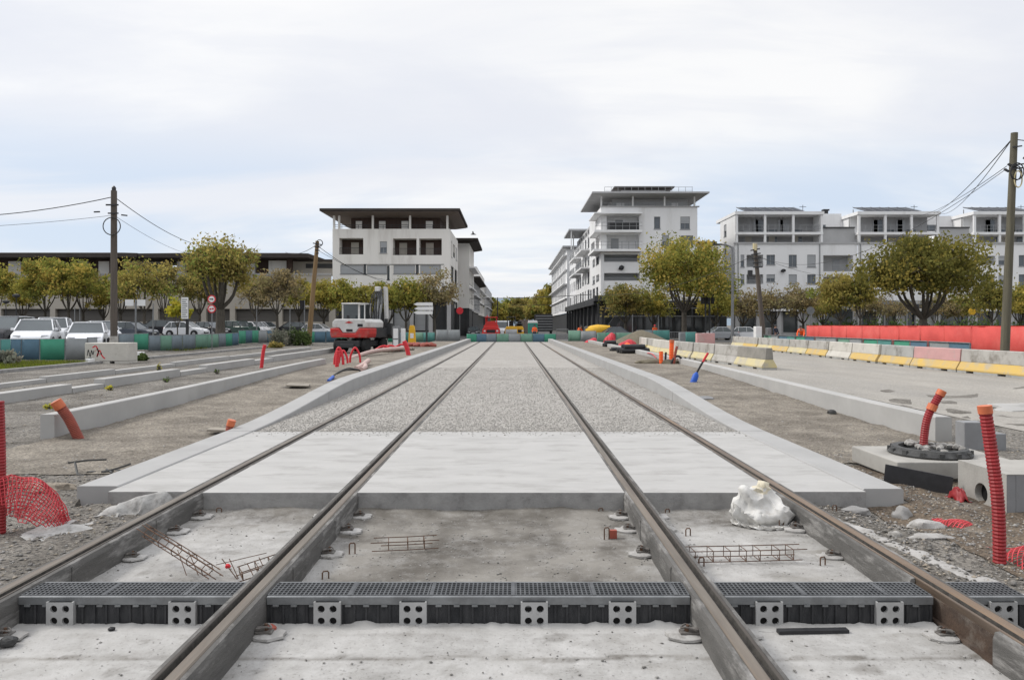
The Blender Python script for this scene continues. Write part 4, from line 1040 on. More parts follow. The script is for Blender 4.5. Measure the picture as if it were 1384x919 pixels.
rpile(836, 874, 482, 39, .13, 'thick bundle of black pipes beside the right kerb', n=5)
rpile(824, 848, 478, 42, .06, 'thin black pipes left of the thick bundle', n=4)
crumple('plastic_sheet', 'white plastic sheet over the pipes between the red tarpaulins and the thick bundle', 'sheet', (GX(850, 45), 45, H(7, 45)), (.75, .9), .32, M_bag, 51)
crumple('plastic_sheet', 'orange scrap of plastic on the black pipes', 'sheet', (GX(848, 42), 42, H(6.3, 42)+.2), (.22, .4), .28, M_hivis, 61, n=14)
hose('cable', 'thin red cable running from the pipe bundle to the orange stubs', [(GX(872, 36), 36, H(6, 36)+.1), (GX(880, 33), 33, .35), (GX(890, 31), 31.5, .22)], .02, M_redsign, 'cable')
mb = MB()
for k in range(9): mb.rock((rg.uniform(-1.1, 1.0), rg.uniform(-.35, .35), .04), (.32, .25, .13), k+70, 2)
tag(mb.build('earth_mound', M_sand, None, (GX(908, 28.5), 28.5, H(5.6, 28.5)), smooth=40), 'low earth mound holding the orange stubs beside the right kerb', 'earth')
stub(893.5, 494, 475, 28.2, .075, 'short orange conduit stub, left one in the earth mound', M_hivis)
stub(907, 492, 461, 28.4, .085, 'tall orange conduit stub in the middle of the earth mound', M_hivis, dx=1, cap=.1)
stub(910, 490, 468, 28.0, .05, 'thin orange rod right of the tall orange stub', M_orange_br, dx=5)
hose('cable_arch', 'black cable arching out of the earth mound to the right', [(GX(906, 28), 28, .1), (GX(912, 28), 28, GZ(483, 28)), (GX(919, 28), 28, GZ(482.5, 28)), (GX(925, 28), 28, .08)], .045, M_black, 'cable')
stub(899, 492, 476, 28.6, .04, 'thin black stub between the two orange stubs', M_black, dx=1)
x, Y = GX(936, 20.2), 20.2
t = thing('marker_rod', 'leaning marker rod with blue sleeve foot and red tip beside the right wall', 'marker rod', (x, Y, H(x, Y)))
b0 = P(936, 519, Y)-t.location; b1 = P(942, 503, Y)-t.location; b2 = P(950, 489, Y)-t.location; b3 = P(957, 477, Y)-t.location
b0.z = -.05
mb = MB(); mb.tube([b0, b0.lerp(b1, .75), b1], [.09, .085, .03], 10); mb.build('sleeve', M_blue, t, smooth=40)
mb = MB(); mb.tube([b1, b2], .028, 8); mb.build('rod', M_black, t); mb = MB(); mb.tube([b2, b3], .032, 8); mb.build('tip', M_redsign, t)
mb = MB(); mb.rock((0, 0, .02), (.25, .15, .05), 8, 3); tag(mb.build('flat_stone', M_precast, None, (GX(950, 16.6), 16.6, H(4.2, 16.6)), smooth=40), 'flat dark stone beside the ramp of the right kerb', 'stone')
mb = MB(); mb.rock((0, 0, .02), (.09, .07, .07), 8, 2); tag(mb.build('small_stone', M_dark_iron, None, (GX(1124, 14.2), 14.2, H(6, 14.2)), smooth=40), 'small dark stone at the foot of the right wall', 'stone')
# sand heap behind the barriers
mb = MB(); n = 24
for j in range(n+1):
    for i in range(n+1):
        u, v = i/n*2-1, j/n*2-1; r_ = math.sqrt(u*u+v*v); mb.v.append((u*2.9, v*2.2, max(0, 1-r_**1.3)*1.35+.1*mn.noise(Vector((u*3, v*3, 1)))*max(0, 1-r_)))
for j in range(n):
    for i in range(n): mb.f.append((j*(n+1)+i, j*(n+1)+i+1, (j+1)*(n+1)+i+1, (j+1)*(n+1)+i)); mb.m.append(0)
tag(mb.build('sand_heap', M_sand, None, (GX(866, 56), 55.5, -.1), smooth=60), 'heap of brown sand at the far end of the right barriers', 'sand heap')
# ================================================================ barriers, fences
def jersey(L_, h, w, cu, cl_, label, p, rot, group):
    t = thing('jersey_barrier', label, 'barrier', p, rot, group); b = .08
    yl = h*.47; k = L_/2-.015
    up = [(-w*.26, yl), (-w*.2, h-.02), (-w*.17, h), (w*.17, h), (w*.2, h-.02), (w*.26, yl)]
    lo = [(-w/2, b), (-w/2, b+.06), (-w*.26, yl-.002), (w*.26, yl-.002), (w/2, b+.06), (w/2, b)]
    mb = MB(); mb.prism(up, 'y', -k, k); mb.build('upper_part', cu, t, bevel=.012)
    mb = MB(); mb.prism(lo, 'y', -k, k); mb.build('flared_foot', cl_, t, bevel=.012)
    mb = MB()
    for y0, y1 in ((-k, -L_*.33), (-L_*.2, L_*.2), (L_*.33, k)): mb.box(-w*.49, w*.49, y0, y1, 0, b-.001)
    mb.build('base', M_jersey_gr, t)
    return t
def rowpath(pts, lens, specs, h, w, group, labf):
    """lay barriers end to end along a path"""
    pts = [Vector((a, b, 0)) for a, b in pts]; pos = pts[0].copy(); seg = 0; i = 0
    for L_, sp in zip(lens, specs):
        # walk
        rem = L_; end = pos.copy(); s_ = seg
        while rem > 0 and s_ < len(pts)-1:
            d = pts[s_+1]-end
            if d.length > rem: end = end+d.normalized()*rem; rem = 0
            else: rem -= d.length; end = pts[s_+1].copy(); s_ += 1
        c = (pos+end)/2; d = end-pos; rot = math.atan2(-d.x, d.y)+random.uniform(-.018, .018); c.x += random.uniform(-.05, .05)
        jersey(d.length, h, w, sp[0], sp[1], labf(i, sp), (c.x, c.y, -.12), rot, group); pos = end; seg = s_; i += 1
Jg, Jw, Jc, Jp = M_jersey_gr, M_jersey_wh, M_jersey, M_jersey_pk
sp1 = [(Jc, M_yel, 'grey'), (Jc, M_yel, 'grey with a pale blue smear'), (Jp, M_yel, 'faded pink'), (Jg, M_yel, 'pale grey'), (Jw, M_yel, 'whitewashed'), (Jw, Jw, 'plain white'), (Jc, M_yel, 'beige'), (Jc, M_yelpale, 'beige dark stained'),
       (Jg, M_yel, 'grey, bright yellow foot'), (Jc, M_yelpale, 'grey, pale yellow foot'), (Jc, M_yel, 'greyish'), (Jc, M_yelpale, 'buff')]
rowpath([(16.9, 21.2), (16.6, 30), (17.2, 42), (17.4, 62), (16.6, 80)], [3.05]*12, sp1, .86, .62, 'yellow footed barriers along the far side of the road',
        lambda i, s: '%s jersey barrier, %s from the right in the roadside row' % (s[2], ORD[i]))
sp2 = [(M_jersey_bn, M_yelpale, 'stained end'), (Jc, Jc, 'plain concrete'), (Jc, M_yelpale, 'buff'), (Jc, M_yelpale, 'buff'), (Jw, M_yelpale, 'pale'), (Jw, M_yelpale, 'pale'), (Jc, M_yelpale, 'buff'), (Jw, M_yelpale, 'pale'), (Jc, M_yelpale, 'buff')]
rowpath([(10.0, 28.6), (9.55, 35), (8.9, 44), (9.4, 54), (10.4, 60)], [3.0]*9, sp2, .85, .62, 'barriers between the tracks and the road',
        lambda i, s: '%s jersey barrier, %s from the near end beside the low wall' % (s[2], ORD[i]))
rgz = random.Random(21)
# site fence panels with coloured sheets
def panel(p, q, cols, h, label, group, see=False, z=None, mesh=False):
    p = Vector((p[0], p[1], 0)); q = Vector((q[0], q[1], 0)); L_ = (q-p).length; a = math.atan2(q.y-p.y, q.x-p.x); c = (p+q)/2
    z = min(H(p.x, p.y), H(q.x, q.y)) if z is None else z
    t = thing('site_fence_panel', label, 'fence panel', (c.x, c.y, z), a, group); w = L_/2-.02
    mb = MB(); r = .028
    mb.tube([(-w, 0, 0), (-w, 0, h), (w, 0, h), (w, 0, 0)], r, 6); mb.tube([(-w, 0, .14), (w, 0, .14)], r*.8, 6)
    for s_ in (-1, 1): mb.box(s_*w-.04, s_*w+.04, -.25, .25, 0, .03)
    mb.build('frame', M_galv, t)
    if mesh:
        mb = MB(); n = max(6, int(2*w/.14))
        for k in range(1, n): x = -w+2*w*k/n; mb.box(x-.008, x+.008, -.008, .008, .14, h)
        for k in range(1, 5): zz_ = .14+(h-.14)*k/5; mb.box(-w, w, -.006, .006, zz_-.008, zz_+.008)
        mb.build('bars', M_galv, t)
    if cols:
        n = len(cols); e = 2*w/n
        for k, m in enumerate(cols):
            mb = MB(); x0, x1 = -w+k*e+.003, -w+(k+1)*e-.003; m_ = 7; vs = []; seed = rgz.random()*50
            for i in range(m_):
                for zz_ in (.06, h*.5, h-.01):
                    x = x0+(x1-x0)*i/(m_-1); vs.append((x, -.035+.022*mn.noise(Vector((x*3+seed, zz_*1.5, 2))), zz_+ .012*mn.noise(Vector((x*4, zz_, seed)))))
            mb.add(vs, [(i*3+j, (i+1)*3+j, (i+1)*3+j+1, i*3+j+1) for i in range(m_-1) for j in range(2)]); o = mb.build('cover_sheet', m, t, smooth=60)
            s2 = o.modifiers.new('thick', 'SOLIDIFY'); s2.thickness = .004
    return t
G, B_, BG, LG, GR, TE = M_cg, M_cb, M_cbg, M_clg, M_cgr, M_cteal
gf = 'coloured site fence panels'
def prow(px0, px1, Y0, Y1): return (GX(px0, Y0), Y0), (GX(px1, Y1), Y1)
# across the end of the tracks
for a, b, cols, l in ((630.5, 671, [G, B_, BG], 'green, blue and slate fence panel across the left end of the beds'), (671, 720, [LG, GR, LG], 'pale green and grey fence panel across the middle of the beds'), (720, 751.5, [B_, G], 'blue and green fence panel across the right end of the beds')):
    p, q = prow(a, b, 71.6, 71.6); panel(p, q, cols, 1.2, l, gf)
for a, b, l in ((752, 768, 'bare barred barrier right of the coloured end panels'), (768, 785, 'pale green covered barrier right of the bare barred one')):
    p, q = prow(a, b, 71.2, 70.4); panel(p, q, None if a < 760 else [LG], 1.2, l, 'bare barred barriers at the end of the site', mesh=True)
p, q = prow(785, 806, 70.4, 70); panel(p, q, [M_cgr], 1.15, 'grey covered fence panel left of the sand heap', gf)
p, q = prow(806.5, 832, 61, 61); panel(p, q, [M_clg, M_cg], 1.1, 'faded green fence panel behind the red tarpaulins', gf)
p, q = prow(832.5, 860, 61, 61); panel(p, q, [M_clg], 1.1, 'pale green fence panel beside the sand heap', gf)
p, q = prow(589, 622, 71.8, 71.6); panel(p, q, [GR, GR], 1.25, 'grey fence panel left of the coloured end panels', gf)
p, q = prow(524, 556, 72, 73); panel(p, q, [G, B_, TE], 1.0, 'green and blue fence panel behind the grey cabinets', gf)
p, q = prow(556.5, 588, 73, 72); panel(p, q, [LG, TE], 1.0, 'pale green fence panel at the arrow sign', gf)
p, q = prow(410, 440, 70, 71); panel(p, q, [G, B_], 1.1, 'green and blue fence panel left of the excavator', gf)
p, q = prow(440.5, 468, 71, 72); panel(p, q, [B_, G], 1.1, 'blue and green fence panel behind the excavator', gf)
p, q = prow(860, 905, 74, 74); panel(p, q, [BG, TE], 1.2, 'slate fence panel below the road worker', gf)
p, q = prow(905, 932, 66, 66); panel(p, q, None, 1.1, 'bare teal barrier with bars left of the red sheet', 'bare barred barriers at the end of the site', mesh=True)
p, q = prow(926, 941, 62.5, 62.5); panel(p, q, [TE], 1.15, 'small teal sheeted barrier left of the pink block', gf)
# left fence by the car park
lf = [(-46, 33.2, 0), (0, 33.5, 0), (29, 34, 0), (54, 34.2, 0), (88, 34.6, 0), (118, 35, 0)]
colsL = [[G, TE], [G, G], [TE, B_], [B_], [G], [GR]]
labsL = ['green fence panel cut by the left edge', 'green fence panel before the dark car at the left edge', 'teal and blue fence panel before the front white car', 'blue fence panel under the front white car', 'bright green fence panel between the two white cars']
for i in range(5):
    p, q = prow(lf[i][0], lf[i+1][0], lf[i][1], lf[i+1][1]); panel(p, q, colsL[i+1] if i else [G, LG], 1.05, labsL[i], gf, z=-.08)
p, q = prow(118, 131, 35.2, 36); panel(p, q, [GR], 1.1, 'grey sheeted panel left of the graffiti block', gf, z=-.08)
lf2 = [(160, 41.5), (200, 44), (246, 47), (295, 53), (322, 58), (349, 63), (372, 66)]
colsM = [[BG, G], [BG, LG, BG], [BG, LG, LG], [BG, G, B_], [G, B_, G], [GR, B_]]
labsM = ['slate and green fence panel behind the graffiti block', 'slate and pale green fence panel right of the graffiti block', 'slate fence panel with two green fields below the round signs', 'fence panel of slate, green and blue right of the round signs', 'bright green and blue fence panel before the dark wagon', 'grey and blue fence panel left of the bushes']
for i in range(6):
    p, q = prow(lf2[i][0], lf2[i+1][0], lf2[i][1], lf2[i+1][1]); panel(p, q, colsM[i], 1.0 if i < 4 else 1.1, labsM[i], gf)
# low coloured panels between the road barriers and the red hoarding
lp = [(31, [B_, GR]), (34.2, [B_, G]), (37.4, [TE, G]), (40.6, [GR, LG]), (43.8, [GR, GR]), (47, [B_, G]), (50.2, [TE, B_]), (53.4, [GR, LG])]
for i, (y, c) in enumerate(lp):
    panel((19.2, y), (19.2, y+3.1), c, .98, 'low coloured fence panel between barriers and red hoarding, %s from the right' % ORD[i], gf)
# red hoarding
ys = [28.2, 30.6, 33, 35.4, 37.8, 40.2, 42.6, 45, 47.4, 49.8, 52.2, 54.6, 57, 59.4]
for i, (a, b) in enumerate(zip(ys[:-1], ys[1:])):
    t = thing('red_hoarding_panel', 'bright red hoarding panel before the trees, %s of the run from the right' % ORD[i], 'hoarding', (23.4+.02*i, (a+b)/2, -.12), 0, 'red hoarding panels along the right side'); w = (b-a)/2-.015
    mb = MB(); n = 10; vs = []
    for k in range(n+1):
        y = -w+2*w*k/n
        for z in (0.02, .8, 1.66): vs.append((.055*mn.noise(Vector((y*1.6+i*5, z*.8, 1))), y, z+.035*mn.noise(Vector((y*1.2, i*3.1, z)))))
    mb.add(vs, [(k*3+j, (k+1)*3+j, (k+1)*3+j+1, k*3+j+1) for k in range(n) for j in range(2)]); o = mb.build('sheet', M_redh, t, smooth=60); s2 = o.modifiers.new('thick', 'SOLIDIFY'); s2.thickness = .01
    mb = MB(); mb.box(.015, .05, -w-.012, w+.012, 1.64, 1.70); mb.build('top_rail', M_redh_dk, t)
    mb = MB(); mb.box(.012, .05, w-.03, w+.012, 0, 1.64); mb.build('post', M_redh_dk, t)
# pink and concrete blocks at the far right end
for a, b, Y, m, l in ((941, 965, 60, M_jersey_pk, 'pink painted concrete block at the far end of the road'), (918, 926, 64, M_cgr, 'small grey block left of the teal barrier')):
    x0, x1 = GX(a, Y), GX(b, Y); blockthing('concrete_block', x0, x1, Y-.3, Y+.3, -.12, .95, m, l, 'block', .03)
for a, b, Y, hh, m, l in ((1020, 1028, 56, 1.5, M_white, 'pale cabinet left of the leaning pole on the right'), (1036, 1041, 57, 1.4, M_galv, 'narrow grey cabinet right of the leaning pole')):
    x0, x1 = GX(a, Y), GX(b, Y); blockthing('utility_cabinet', x0, x1, Y-.3, Y+.3, -.12, hh, m, l, 'cabinet', .03)
# graffiti block under the left pole
t = thing('concrete_block', 'pale concrete ballast block with red and black graffiti at the foot of the left pole', 'block', (-18.35, 33.9, -.12))
mb = MB(); mb.box(-.97, .97, -.45, .45, .1, .93); mb.build('block_body', M_jersey_wh, t, bevel=.03)
mb = MB()
for x0, x1 in ((-.97, -.78), (-.55, .15), (.38, .97)): mb.box(x0, x1, -.44, .44, 0, .099)
mb.build('foot', M_jersey_wh, t)
def scrawl(pts, mat, r=.018):
    mb = MB(); p = spline([(a, 0, b) for a, b in pts], 6)
    for a, b in zip(p[:-1], p[1:]):
        d = (b-a); n_ = Vector((-d.z, 0, d.x)).normalized()*r
        mb.quad(a-n_, b-n_, b+n_, a+n_)
    mb.build('graffiti', mat, t, (0, -.453, 0))
scrawl([(-.85, .35), (-.8, .62), (-.72, .3), (-.66, .6), (-.6, .4), (-.55, .58)], M_black); scrawl([(-.62, .72), (-.45, .78), (-.35, .5), (-.42, .3), (-.3, .6), (-.18, .35), (-.05, .22)], M_redsign, .028)
scrawl([(-.5, .55), (-.4, .66), (-.28, .4), (-.2, .5)], M_pinkhose, .03); scrawl([(-.82, .22), (-.7, .25), (-.6, .2)], M_cb, .015)
mb = MB(); mb.box(-.3, .3, -.25, .25, 0, .22); mb.box(-.28, .2, -.2, .2, .22, .34); tag(mb.build('paving_stack', M_white, None, (GX(188, 38.5), 38.5, -.12), bevel=.02), 'small stack of white slabs right of the graffiti block', 'slabs')
mb = MB(); mb.rock((0, 0, .08), (.3, .25, .14), 5, 2); tag(mb.build('rubbish_heap', M_dark_iron, None, (GX(190, 36.5), 36.2, -.12), smooth=40), 'dark heap in front of the stack of white slabs', 'rubbish')
blockthing('small_block', GX(119, 33), GX(125, 33), 32.8, 33.2, -.12, .12, M_white, 'small pale block left of the graffiti block', 'block', .02)

# ================================================================ poles, lamps, signs, wires
def pole(label, b, tp, r0, r1, mat, name='utility_pole'):
    b = Vector(b); tp = Vector(tp); t = thing(name, label, 'pole', b); mb = MB(); d = tp-b
    mb.tube([d*k/6 for k in range(7)], [r0+(r1-r0)*k/6 for k in range(7)], 12); mb.build('shaft', mat, t, smooth=50); return t, d
pb = Vector((GX(154, 36), 36, .1)); pl, d = pole('straight brown wooden pole behind the graffiti block', (pb.x, 36, -.12), P(154, 258, 36), .17, .14, M_wood)
mb = MB(); mb.tube([(0, 0, 0), (0, 0, 1.2)], [.2, .19], 10); mb.build('concrete_foot', M_jersey, pl, smooth=40)
mb = MB(); mb.box(-.3, .3, -.19, -.13, d.z-.75, d.z-.68); mb.box(-.2, .3, -.19, -.13, d.z-1.15, d.z-1.09); mb.lathe([(.10, 0), (.1, .2), (.04, .28)], 8, (0, 0, d.z-.05)); mb.build('bracket', M_dkmetal, pl)
mb = MB(); mb.tube([(.42*math.cos(a), -.2, d.z-1.75+.42*math.sin(a)) for a in np.linspace(0, 6.28, 25)], .025, 6); mb.build('cable_coil', M_wire, pl)
def wire(label, a, b, sag, r=.014, group='overhead cables'):
    a = Vector(a); b = Vector(b); mb = MB()
    mb.tube([(b-a)*k/24-Vector((0, 0, sag*4*(k/24)*(1-k/24))) for k in range(25)], r, 5); return tag(mb.build('overhead_cable', M_wire, None, a), label, 'cable', group)
lt = P(154, 266, 36)
wire('heavy cable from the left brown pole to the left edge', lt, (-40, 40, 8.4), 1.0, .022)
wire('thin lower cable from the left brown pole to the left edge', lt-Vector((0, 0, .9)), (-42, 40, 7.1), .5, .01)
wire('cable descending right from the left brown pole into the big tree', lt, P(268, 331, 64), .35, .02)
wire('thin cable below it descending right from the left brown pole', lt-Vector((0, 0, .9)), P(262, 345, 64), .3, .01)
for k, (px, py) in enumerate(((131, 287), (168, 291))):
    p = P(px, py, 36); mb = MB(); mb.bar((-.14, 0, .01), (.14, 0, -.02 if k else .02), .06); tag(mb.build('cable_clamp', M_black, None, p), 'black cable clamp hanging %s of the left brown pole' % ('right' if k else 'left'), 'clamp')
# right tall pole, leaning
rt = P(1371, 180, 29); rb = Vector((GX(1356, 29)+.03, 29, -.12))
pr, d = pole('tall greenish wooden pole leaning right before the red hoarding', rb, rt, .17, .125, M_wood_gr)
mb = MB()
for kz, l_ in ((.6, .35), (1.3, .5), (1.45, .45)): mb.bar((d.x-.01-l_*.5, -.17, d.z-kz), (d.x+l_*.5, -.17, d.z-kz+.05), .05)
for a, b in ((-.28, 1.3), (-.42, 1.5), (.4, 1.35), (.33, 1.05)): mb.cb((d.x+a, -.17, d.z-b), (.2, .07, .07), Matrix.Rotation(.5, 4, 'Y'))
mb.build('bracket', M_dkmetal, pr)
mb = MB()
for q, r_ in ((0, .22), (.05, .26), (-.03, .2)): mb.tube([(d.x-.06+r_*math.cos(a), -.2-q, d.z-1.6+q+r_*1.25*math.sin(a)) for a in np.linspace(0, 6.28, 21)], .022, 6)
mb.build('cable_coil', M_wire, pr)
mb = MB(); mb.tube([(d.x-.0+.15*math.cos(a), -.22, d.z-1.85+.32*math.sin(a)) for a in np.linspace(0, 6.28, 21)], .025, 6); mb.build('yellow_coil', M_yelpale, pr)
wire('upper cable from the tall right pole down to the roofs', rt-Vector((.1, 0, .25)), P(1262, 288, 100), .5, .022)
wire('lower cable from the tall right pole past the big dark tree', rt-Vector((.1, 0, .25)), P(1266, 287, 99), 1.2, .018)
wire('thin cable from the tall right pole clamp to the third roof', rt-Vector((.3, 0, 1.3)), P(1215, 290, 101), 1.0, .014)
wire('short cable from the tall right pole to the right edge', rt-Vector((0, 0, .25)), (30, 31, 9.0), .2, .018)
wire('long thin cable from the tall right pole down to the leaning pole', rt-Vector((.3, 0, 1.4)), P(1022, 345, 62), 2.0, .012)
# tan leaning pole
t, d = pole('tan wooden pole leaning right, left of the excavator', (GX(417, 66), 66, H(GX(417, 66), 66)), P(429, 326, 66), .24, .16, M_wood_lt)
mb = MB()
for k in range(4): mb.bar((d.x-.35+.1*k, -.15, d.z-.2-.3*k), (d.x+.4-.08*k, -.2, d.z-.35-.25*k), .09)
mb.tube([(d.x+.25+.28*math.cos(a), -.25, d.z-.2+.28*math.sin(a)) for a in np.linspace(0, 6.28, 17)], .04, 5); mb.build('bracket', M_dkmetal, t)
wire('cable from the tan pole to the left roof', P(429, 330, 66), P(386, 341, 94), .5, .025); wire('cable from the tan pole to the white house on its right', P(429, 332, 66), P(520, 378, 92), .6, .025)
wire('second thin cable from the tan pole to the white house', P(429, 338, 66), P(600, 396, 93), 1.0, .018)
# leaning pole on the right
t, d = pole('leaning brown pole covered in brackets before the bare trees on the right', (GX(1033, 62), 62, -.12), P(1020, 331, 62), .22, .15, M_wood)
mb = MB()
for k in range(5): mb.bar((d.x*(1-.07*k)-.4, -.2, d.z-.5-.35*k), (d.x*(1-.07*k)+.35, -.22, d.z-.35-.38*k), .1)
mb.cb((d.x-.45, -.2, d.z-2.4), (.35, .25, .5)); mb.build('bracket', M_dkmetal, t)
mb = MB(); mb.tube([(d.x, -.1, d.z-.5), (d.x, -.1, d.z+.12)], .2, 8); mb.build('yellow_top', M_yelpale, t)
wire('long low cable across the street to the leaning right pole', P(1020, 345, 62), P(812, 398, 85), 1.0, .02)
wire('cable from the leaning right pole towards the second apartment wing', P(1020, 345, 62), P(1160, 372, 98), .8, .015)
wire('cable stretched across the far street from house to house', (GX(600, 120), 120, GZ(403, 120)), (GX(800, 105), 105, GZ(398, 105)), .25, .05)
wire('second faint cable across the far street', (GX(600, 130), 130, GZ(412, 130)), (GX(748, 130), 130, GZ(412, 130)), .1, .04)
def lamp(px, Y, top, label, arm=0, r=.07, name='street_lamp', mat=None, head=True):
    x = GX(px, Y); z = H(x, Y, False); h = GZ(top, Y)-z; t = thing(name, label, 'street lamp', (x, Y, z), 0, 'lamp posts and masts'); mb = MB()
    mb.tube([(0, 0, 0), (0, 0, h*.25), (0, 0, h)], [r*1.3, r*1.1, r*.7], 8); mb.build('post', mat or M_metal, t, smooth=50)
    if arm: 
        mb = MB(); mb.tube([(0, 0, h-.05), (arm*.5, 0, h+.2), (arm, 0, h+.25)], r*.6, 6); mb.build('arm', mat or M_metal, t)
        mb = MB(); mb.cb((arm*1.25, 0, h+.25), (abs(arm)*.7, .3, .14)); mb.build('lamp_head', M_dkmetal, t)
    elif head: mb = MB(); mb.lathe([(.05, 0), (.3, .12), (.32, .3), (.05, .38)], 10, (0, 0, h-.05)); mb.build('lamp_head', M_dkmetal, t)
lamp(990, 72, 334, 'tall grey lamp post at the corner of the second apartment block', -1.2, .14)
lamp(22, 70, 402, 'dark lantern post above the cars, nearer the brown pole', 0, .05, mat=M_dkmetal); lamp(8, 74, 410, 'dark lantern post at the left edge above the cars', 0, .05, mat=M_dkmetal)
for px, Y, tp, l in ((609, 100, 372, 'thin mast left of the street'), (617, 112, 372, 'thin mast second from the white house corner'), (629, 125, 378, 'thin mast beside the grey street houses'), (640, 150, 392, 'far thin mast on the left of the street'), (672.5, 110, 402, 'thin mast behind the red machine'), (576, 90, 392, 'thin dark mast behind the arrow sign')):
    lamp(px, Y, tp, l, 0, .10, 'mast', M_dkmetal, head=False)
for px, Y, tp, l in ((101, 78, 415, 'thin grey post behind the parked cars'), (108, 79, 416, 'second thin grey post behind the parked cars'), (207, 60, 410, 'thin grey post left of the white hatchback'), (347, 72, 418, 'pale post in front of the garage bays'), (392, 76, 416, 'pale post left of the tan pole'), (1196, 70, 426, 'white post behind the red hoarding'), (1226, 72, 424, 'second white post behind the red hoarding'), (1097, 70, 425, 'thin post at the left end of the red hoarding'), (855, 82, 425, 'white post before the dark shopfront'), (890, 82, 428, 'white post beside the road worker')):
    lamp(px, Y, tp, l, 0, .06, 'post', M_metal, head=False)
# arrow signs
Y = 68; x = GX(573, Y); t = thing('direction_sign', 'black post carrying three white arrow boards pointing left', 'direction sign', (x, Y, H(x, Y)))
zt = GZ(408, Y)-H(x, Y); mb = MB(); mb.tube([(.25, 0, 0), (.25, 0, zt)], .085, 8); mb.build('post', M_dkmetal, t)
for k, py in enumerate((411.2, 417, 422.6)):
    z = GZ(py, Y)-H(x, Y); mb = MB(); o_ = (0, .07, -.02)[k]; mb.prism([(-.95+o_, z), (-.60+o_, z+.15), (.82+o_*.5, z+.15), (.82+o_*.5, z-.15), (-.60+o_, z-.15)], 'y', -.14, -.09); mb.build('arrow_board', M_white, t)
# round prohibition signs
Y = 50; x = GX(286.5, Y); t = thing('road_sign', 'grey post with two round red ringed prohibition signs one above the other', 'road sign', (x, Y, H(x, Y)))
zt = GZ(400, Y)-H(x, Y); mb = MB(); mb.tube([(0, 0, 0), (0, 0, zt)], .035, 8); mb.build('post', M_metal, t)
for k, py in enumerate((404.5, 417.5)):
    z = GZ(py, Y)-H(x, Y); rr = .28; rot = Matrix.Rotation(R(90), 4, 'X')
    mb = MB(); mb.lathe([(rr, -.01), (rr, .01), (0, .011)], 24, (0, -.05, z), rot); d_ = mb.build('sign_disc', M_redsign, t)
    mb = MB(); mb.lathe([(rr*.72, .0), (rr*.72, .004), (0, .0045)], 24, (0, -.061, z), rot); mb.build('sign_face', M_white, t)
    mb = MB()
    if k == 0: mb.box(-.15, .03, -.072, -.069, z-.035, z+.035); mb.prism([(.03, z-.07), (.15, z), (.03, z+.07)], 'y', -.072, -.069)
    else: mb.box(-.15, -.03, -.072, -.069, z-.05, z+.04); mb.box(.03, .15, -.072, -.069, z-.05, z+.04); mb.bar((-.17, -.074, z-.12), (.17, -.074, z+.12), .03, .004)
    mb.build('sign_symbol', M_black if k == 0 else M_redsign, t)
# white notice board, street name boards, red disc
Y = 52; x = GX(250.5, Y); z = H(x, Y); t = thing('notice_board', 'tall narrow white notice board with lines of small print on a dark post', 'notice board', (x, Y, z))
z0, z1 = GZ(431, Y)-z, GZ(402, Y)-z; mb = MB(); mb.box(-.27, .22, -.05, .0, z0, z1); mb.build('board', M_white, t, bevel=.01)
mb = MB()
for k in range(9): zz_ = z1-.14-k*.15; mb.box(-.21, .16-.1*(k % 3 == 1), -.056, -.052, zz_-.045, zz_+.02)
mb.build('print_lines', M_cgr, t); mb = MB(); mb.box(.02, .2, .01, .12, 0, z1-.2); mb.build('post', M_dkmetal, t)
Y = 58; x = GX(183.5, Y); z = H(x, Y); t = thing('street_name_sign', 'grey post with a white board on either side, right of the brown pole', 'sign', (x, Y, z))
z0, z1 = GZ(413.5, Y)-z, GZ(405, Y)-z; mb = MB(); mb.tube([(0, 0, 0), (0, 0, z1)], .07, 8); mb.build('post', M_metal, t)
for a, b in ((-.8, -.14), (.14, .78)): mb = MB(); mb.box(a, b, -.08, -.04, z0, z1); mb.build('board', M_white, t)
Y = 95; x = GX(621.5, Y); z = -.12; t = thing('stop_disc_sign', 'red round sign on a thin post at the left of the street', 'road sign', (x, Y, z)); zt = GZ(420, Y)-z
mb = MB(); mb.tube([(0, 0, 0), (0, 0, zt)], .05, 6); mb.build('post', M_metal, t); mb = MB(); mb.lathe([(.45, -.02), (.45, .02)], 16, (0, -.1, zt), Matrix.Rotation(R(90), 4, 'X')); mb.build('sign_disc', M_redsign, t)
Y = 78; x = GX(1095, Y); t = thing('round_white_sign', 'large round pale sign on a post behind the left end of the red hoarding', 'sign', (x, Y, -.12)); zt = GZ(420, Y)+.12
mb = MB(); mb.tube([(0, 0, 0), (0, 0, zt)], .05, 6); mb.build('post', M_metal, t); mb = MB(); mb.lathe([(.42, -.02), (.42, .02)], 18, (0, -.1, zt), Matrix.Rotation(R(90), 4, 'X')); mb.build('sign_disc', M_galv, t)
Y = 88; x = GX(1314, Y); mb = MB(); mb.lathe([(.42, -.04), (.42, .04)], 16, (0, 0, 0), Matrix.Rotation(R(90), 4, 'X')); t = thing('shop_sign', 'round yellow sign on a bracket before the shops at right', 'sign', (x, Y, -.12))
mb.T = None; mb.v = [(a, b, c+GZ(421, Y)+.12) for a, b, c in mb.v]; mb.build('sign_disc', M_yelpaint, t); mb = MB(); mb.tube([(.35, .1, 0), (.35, .1, GZ(419, Y)+.12)], .05, 6); mb.build('post', M_dkmetal, t)
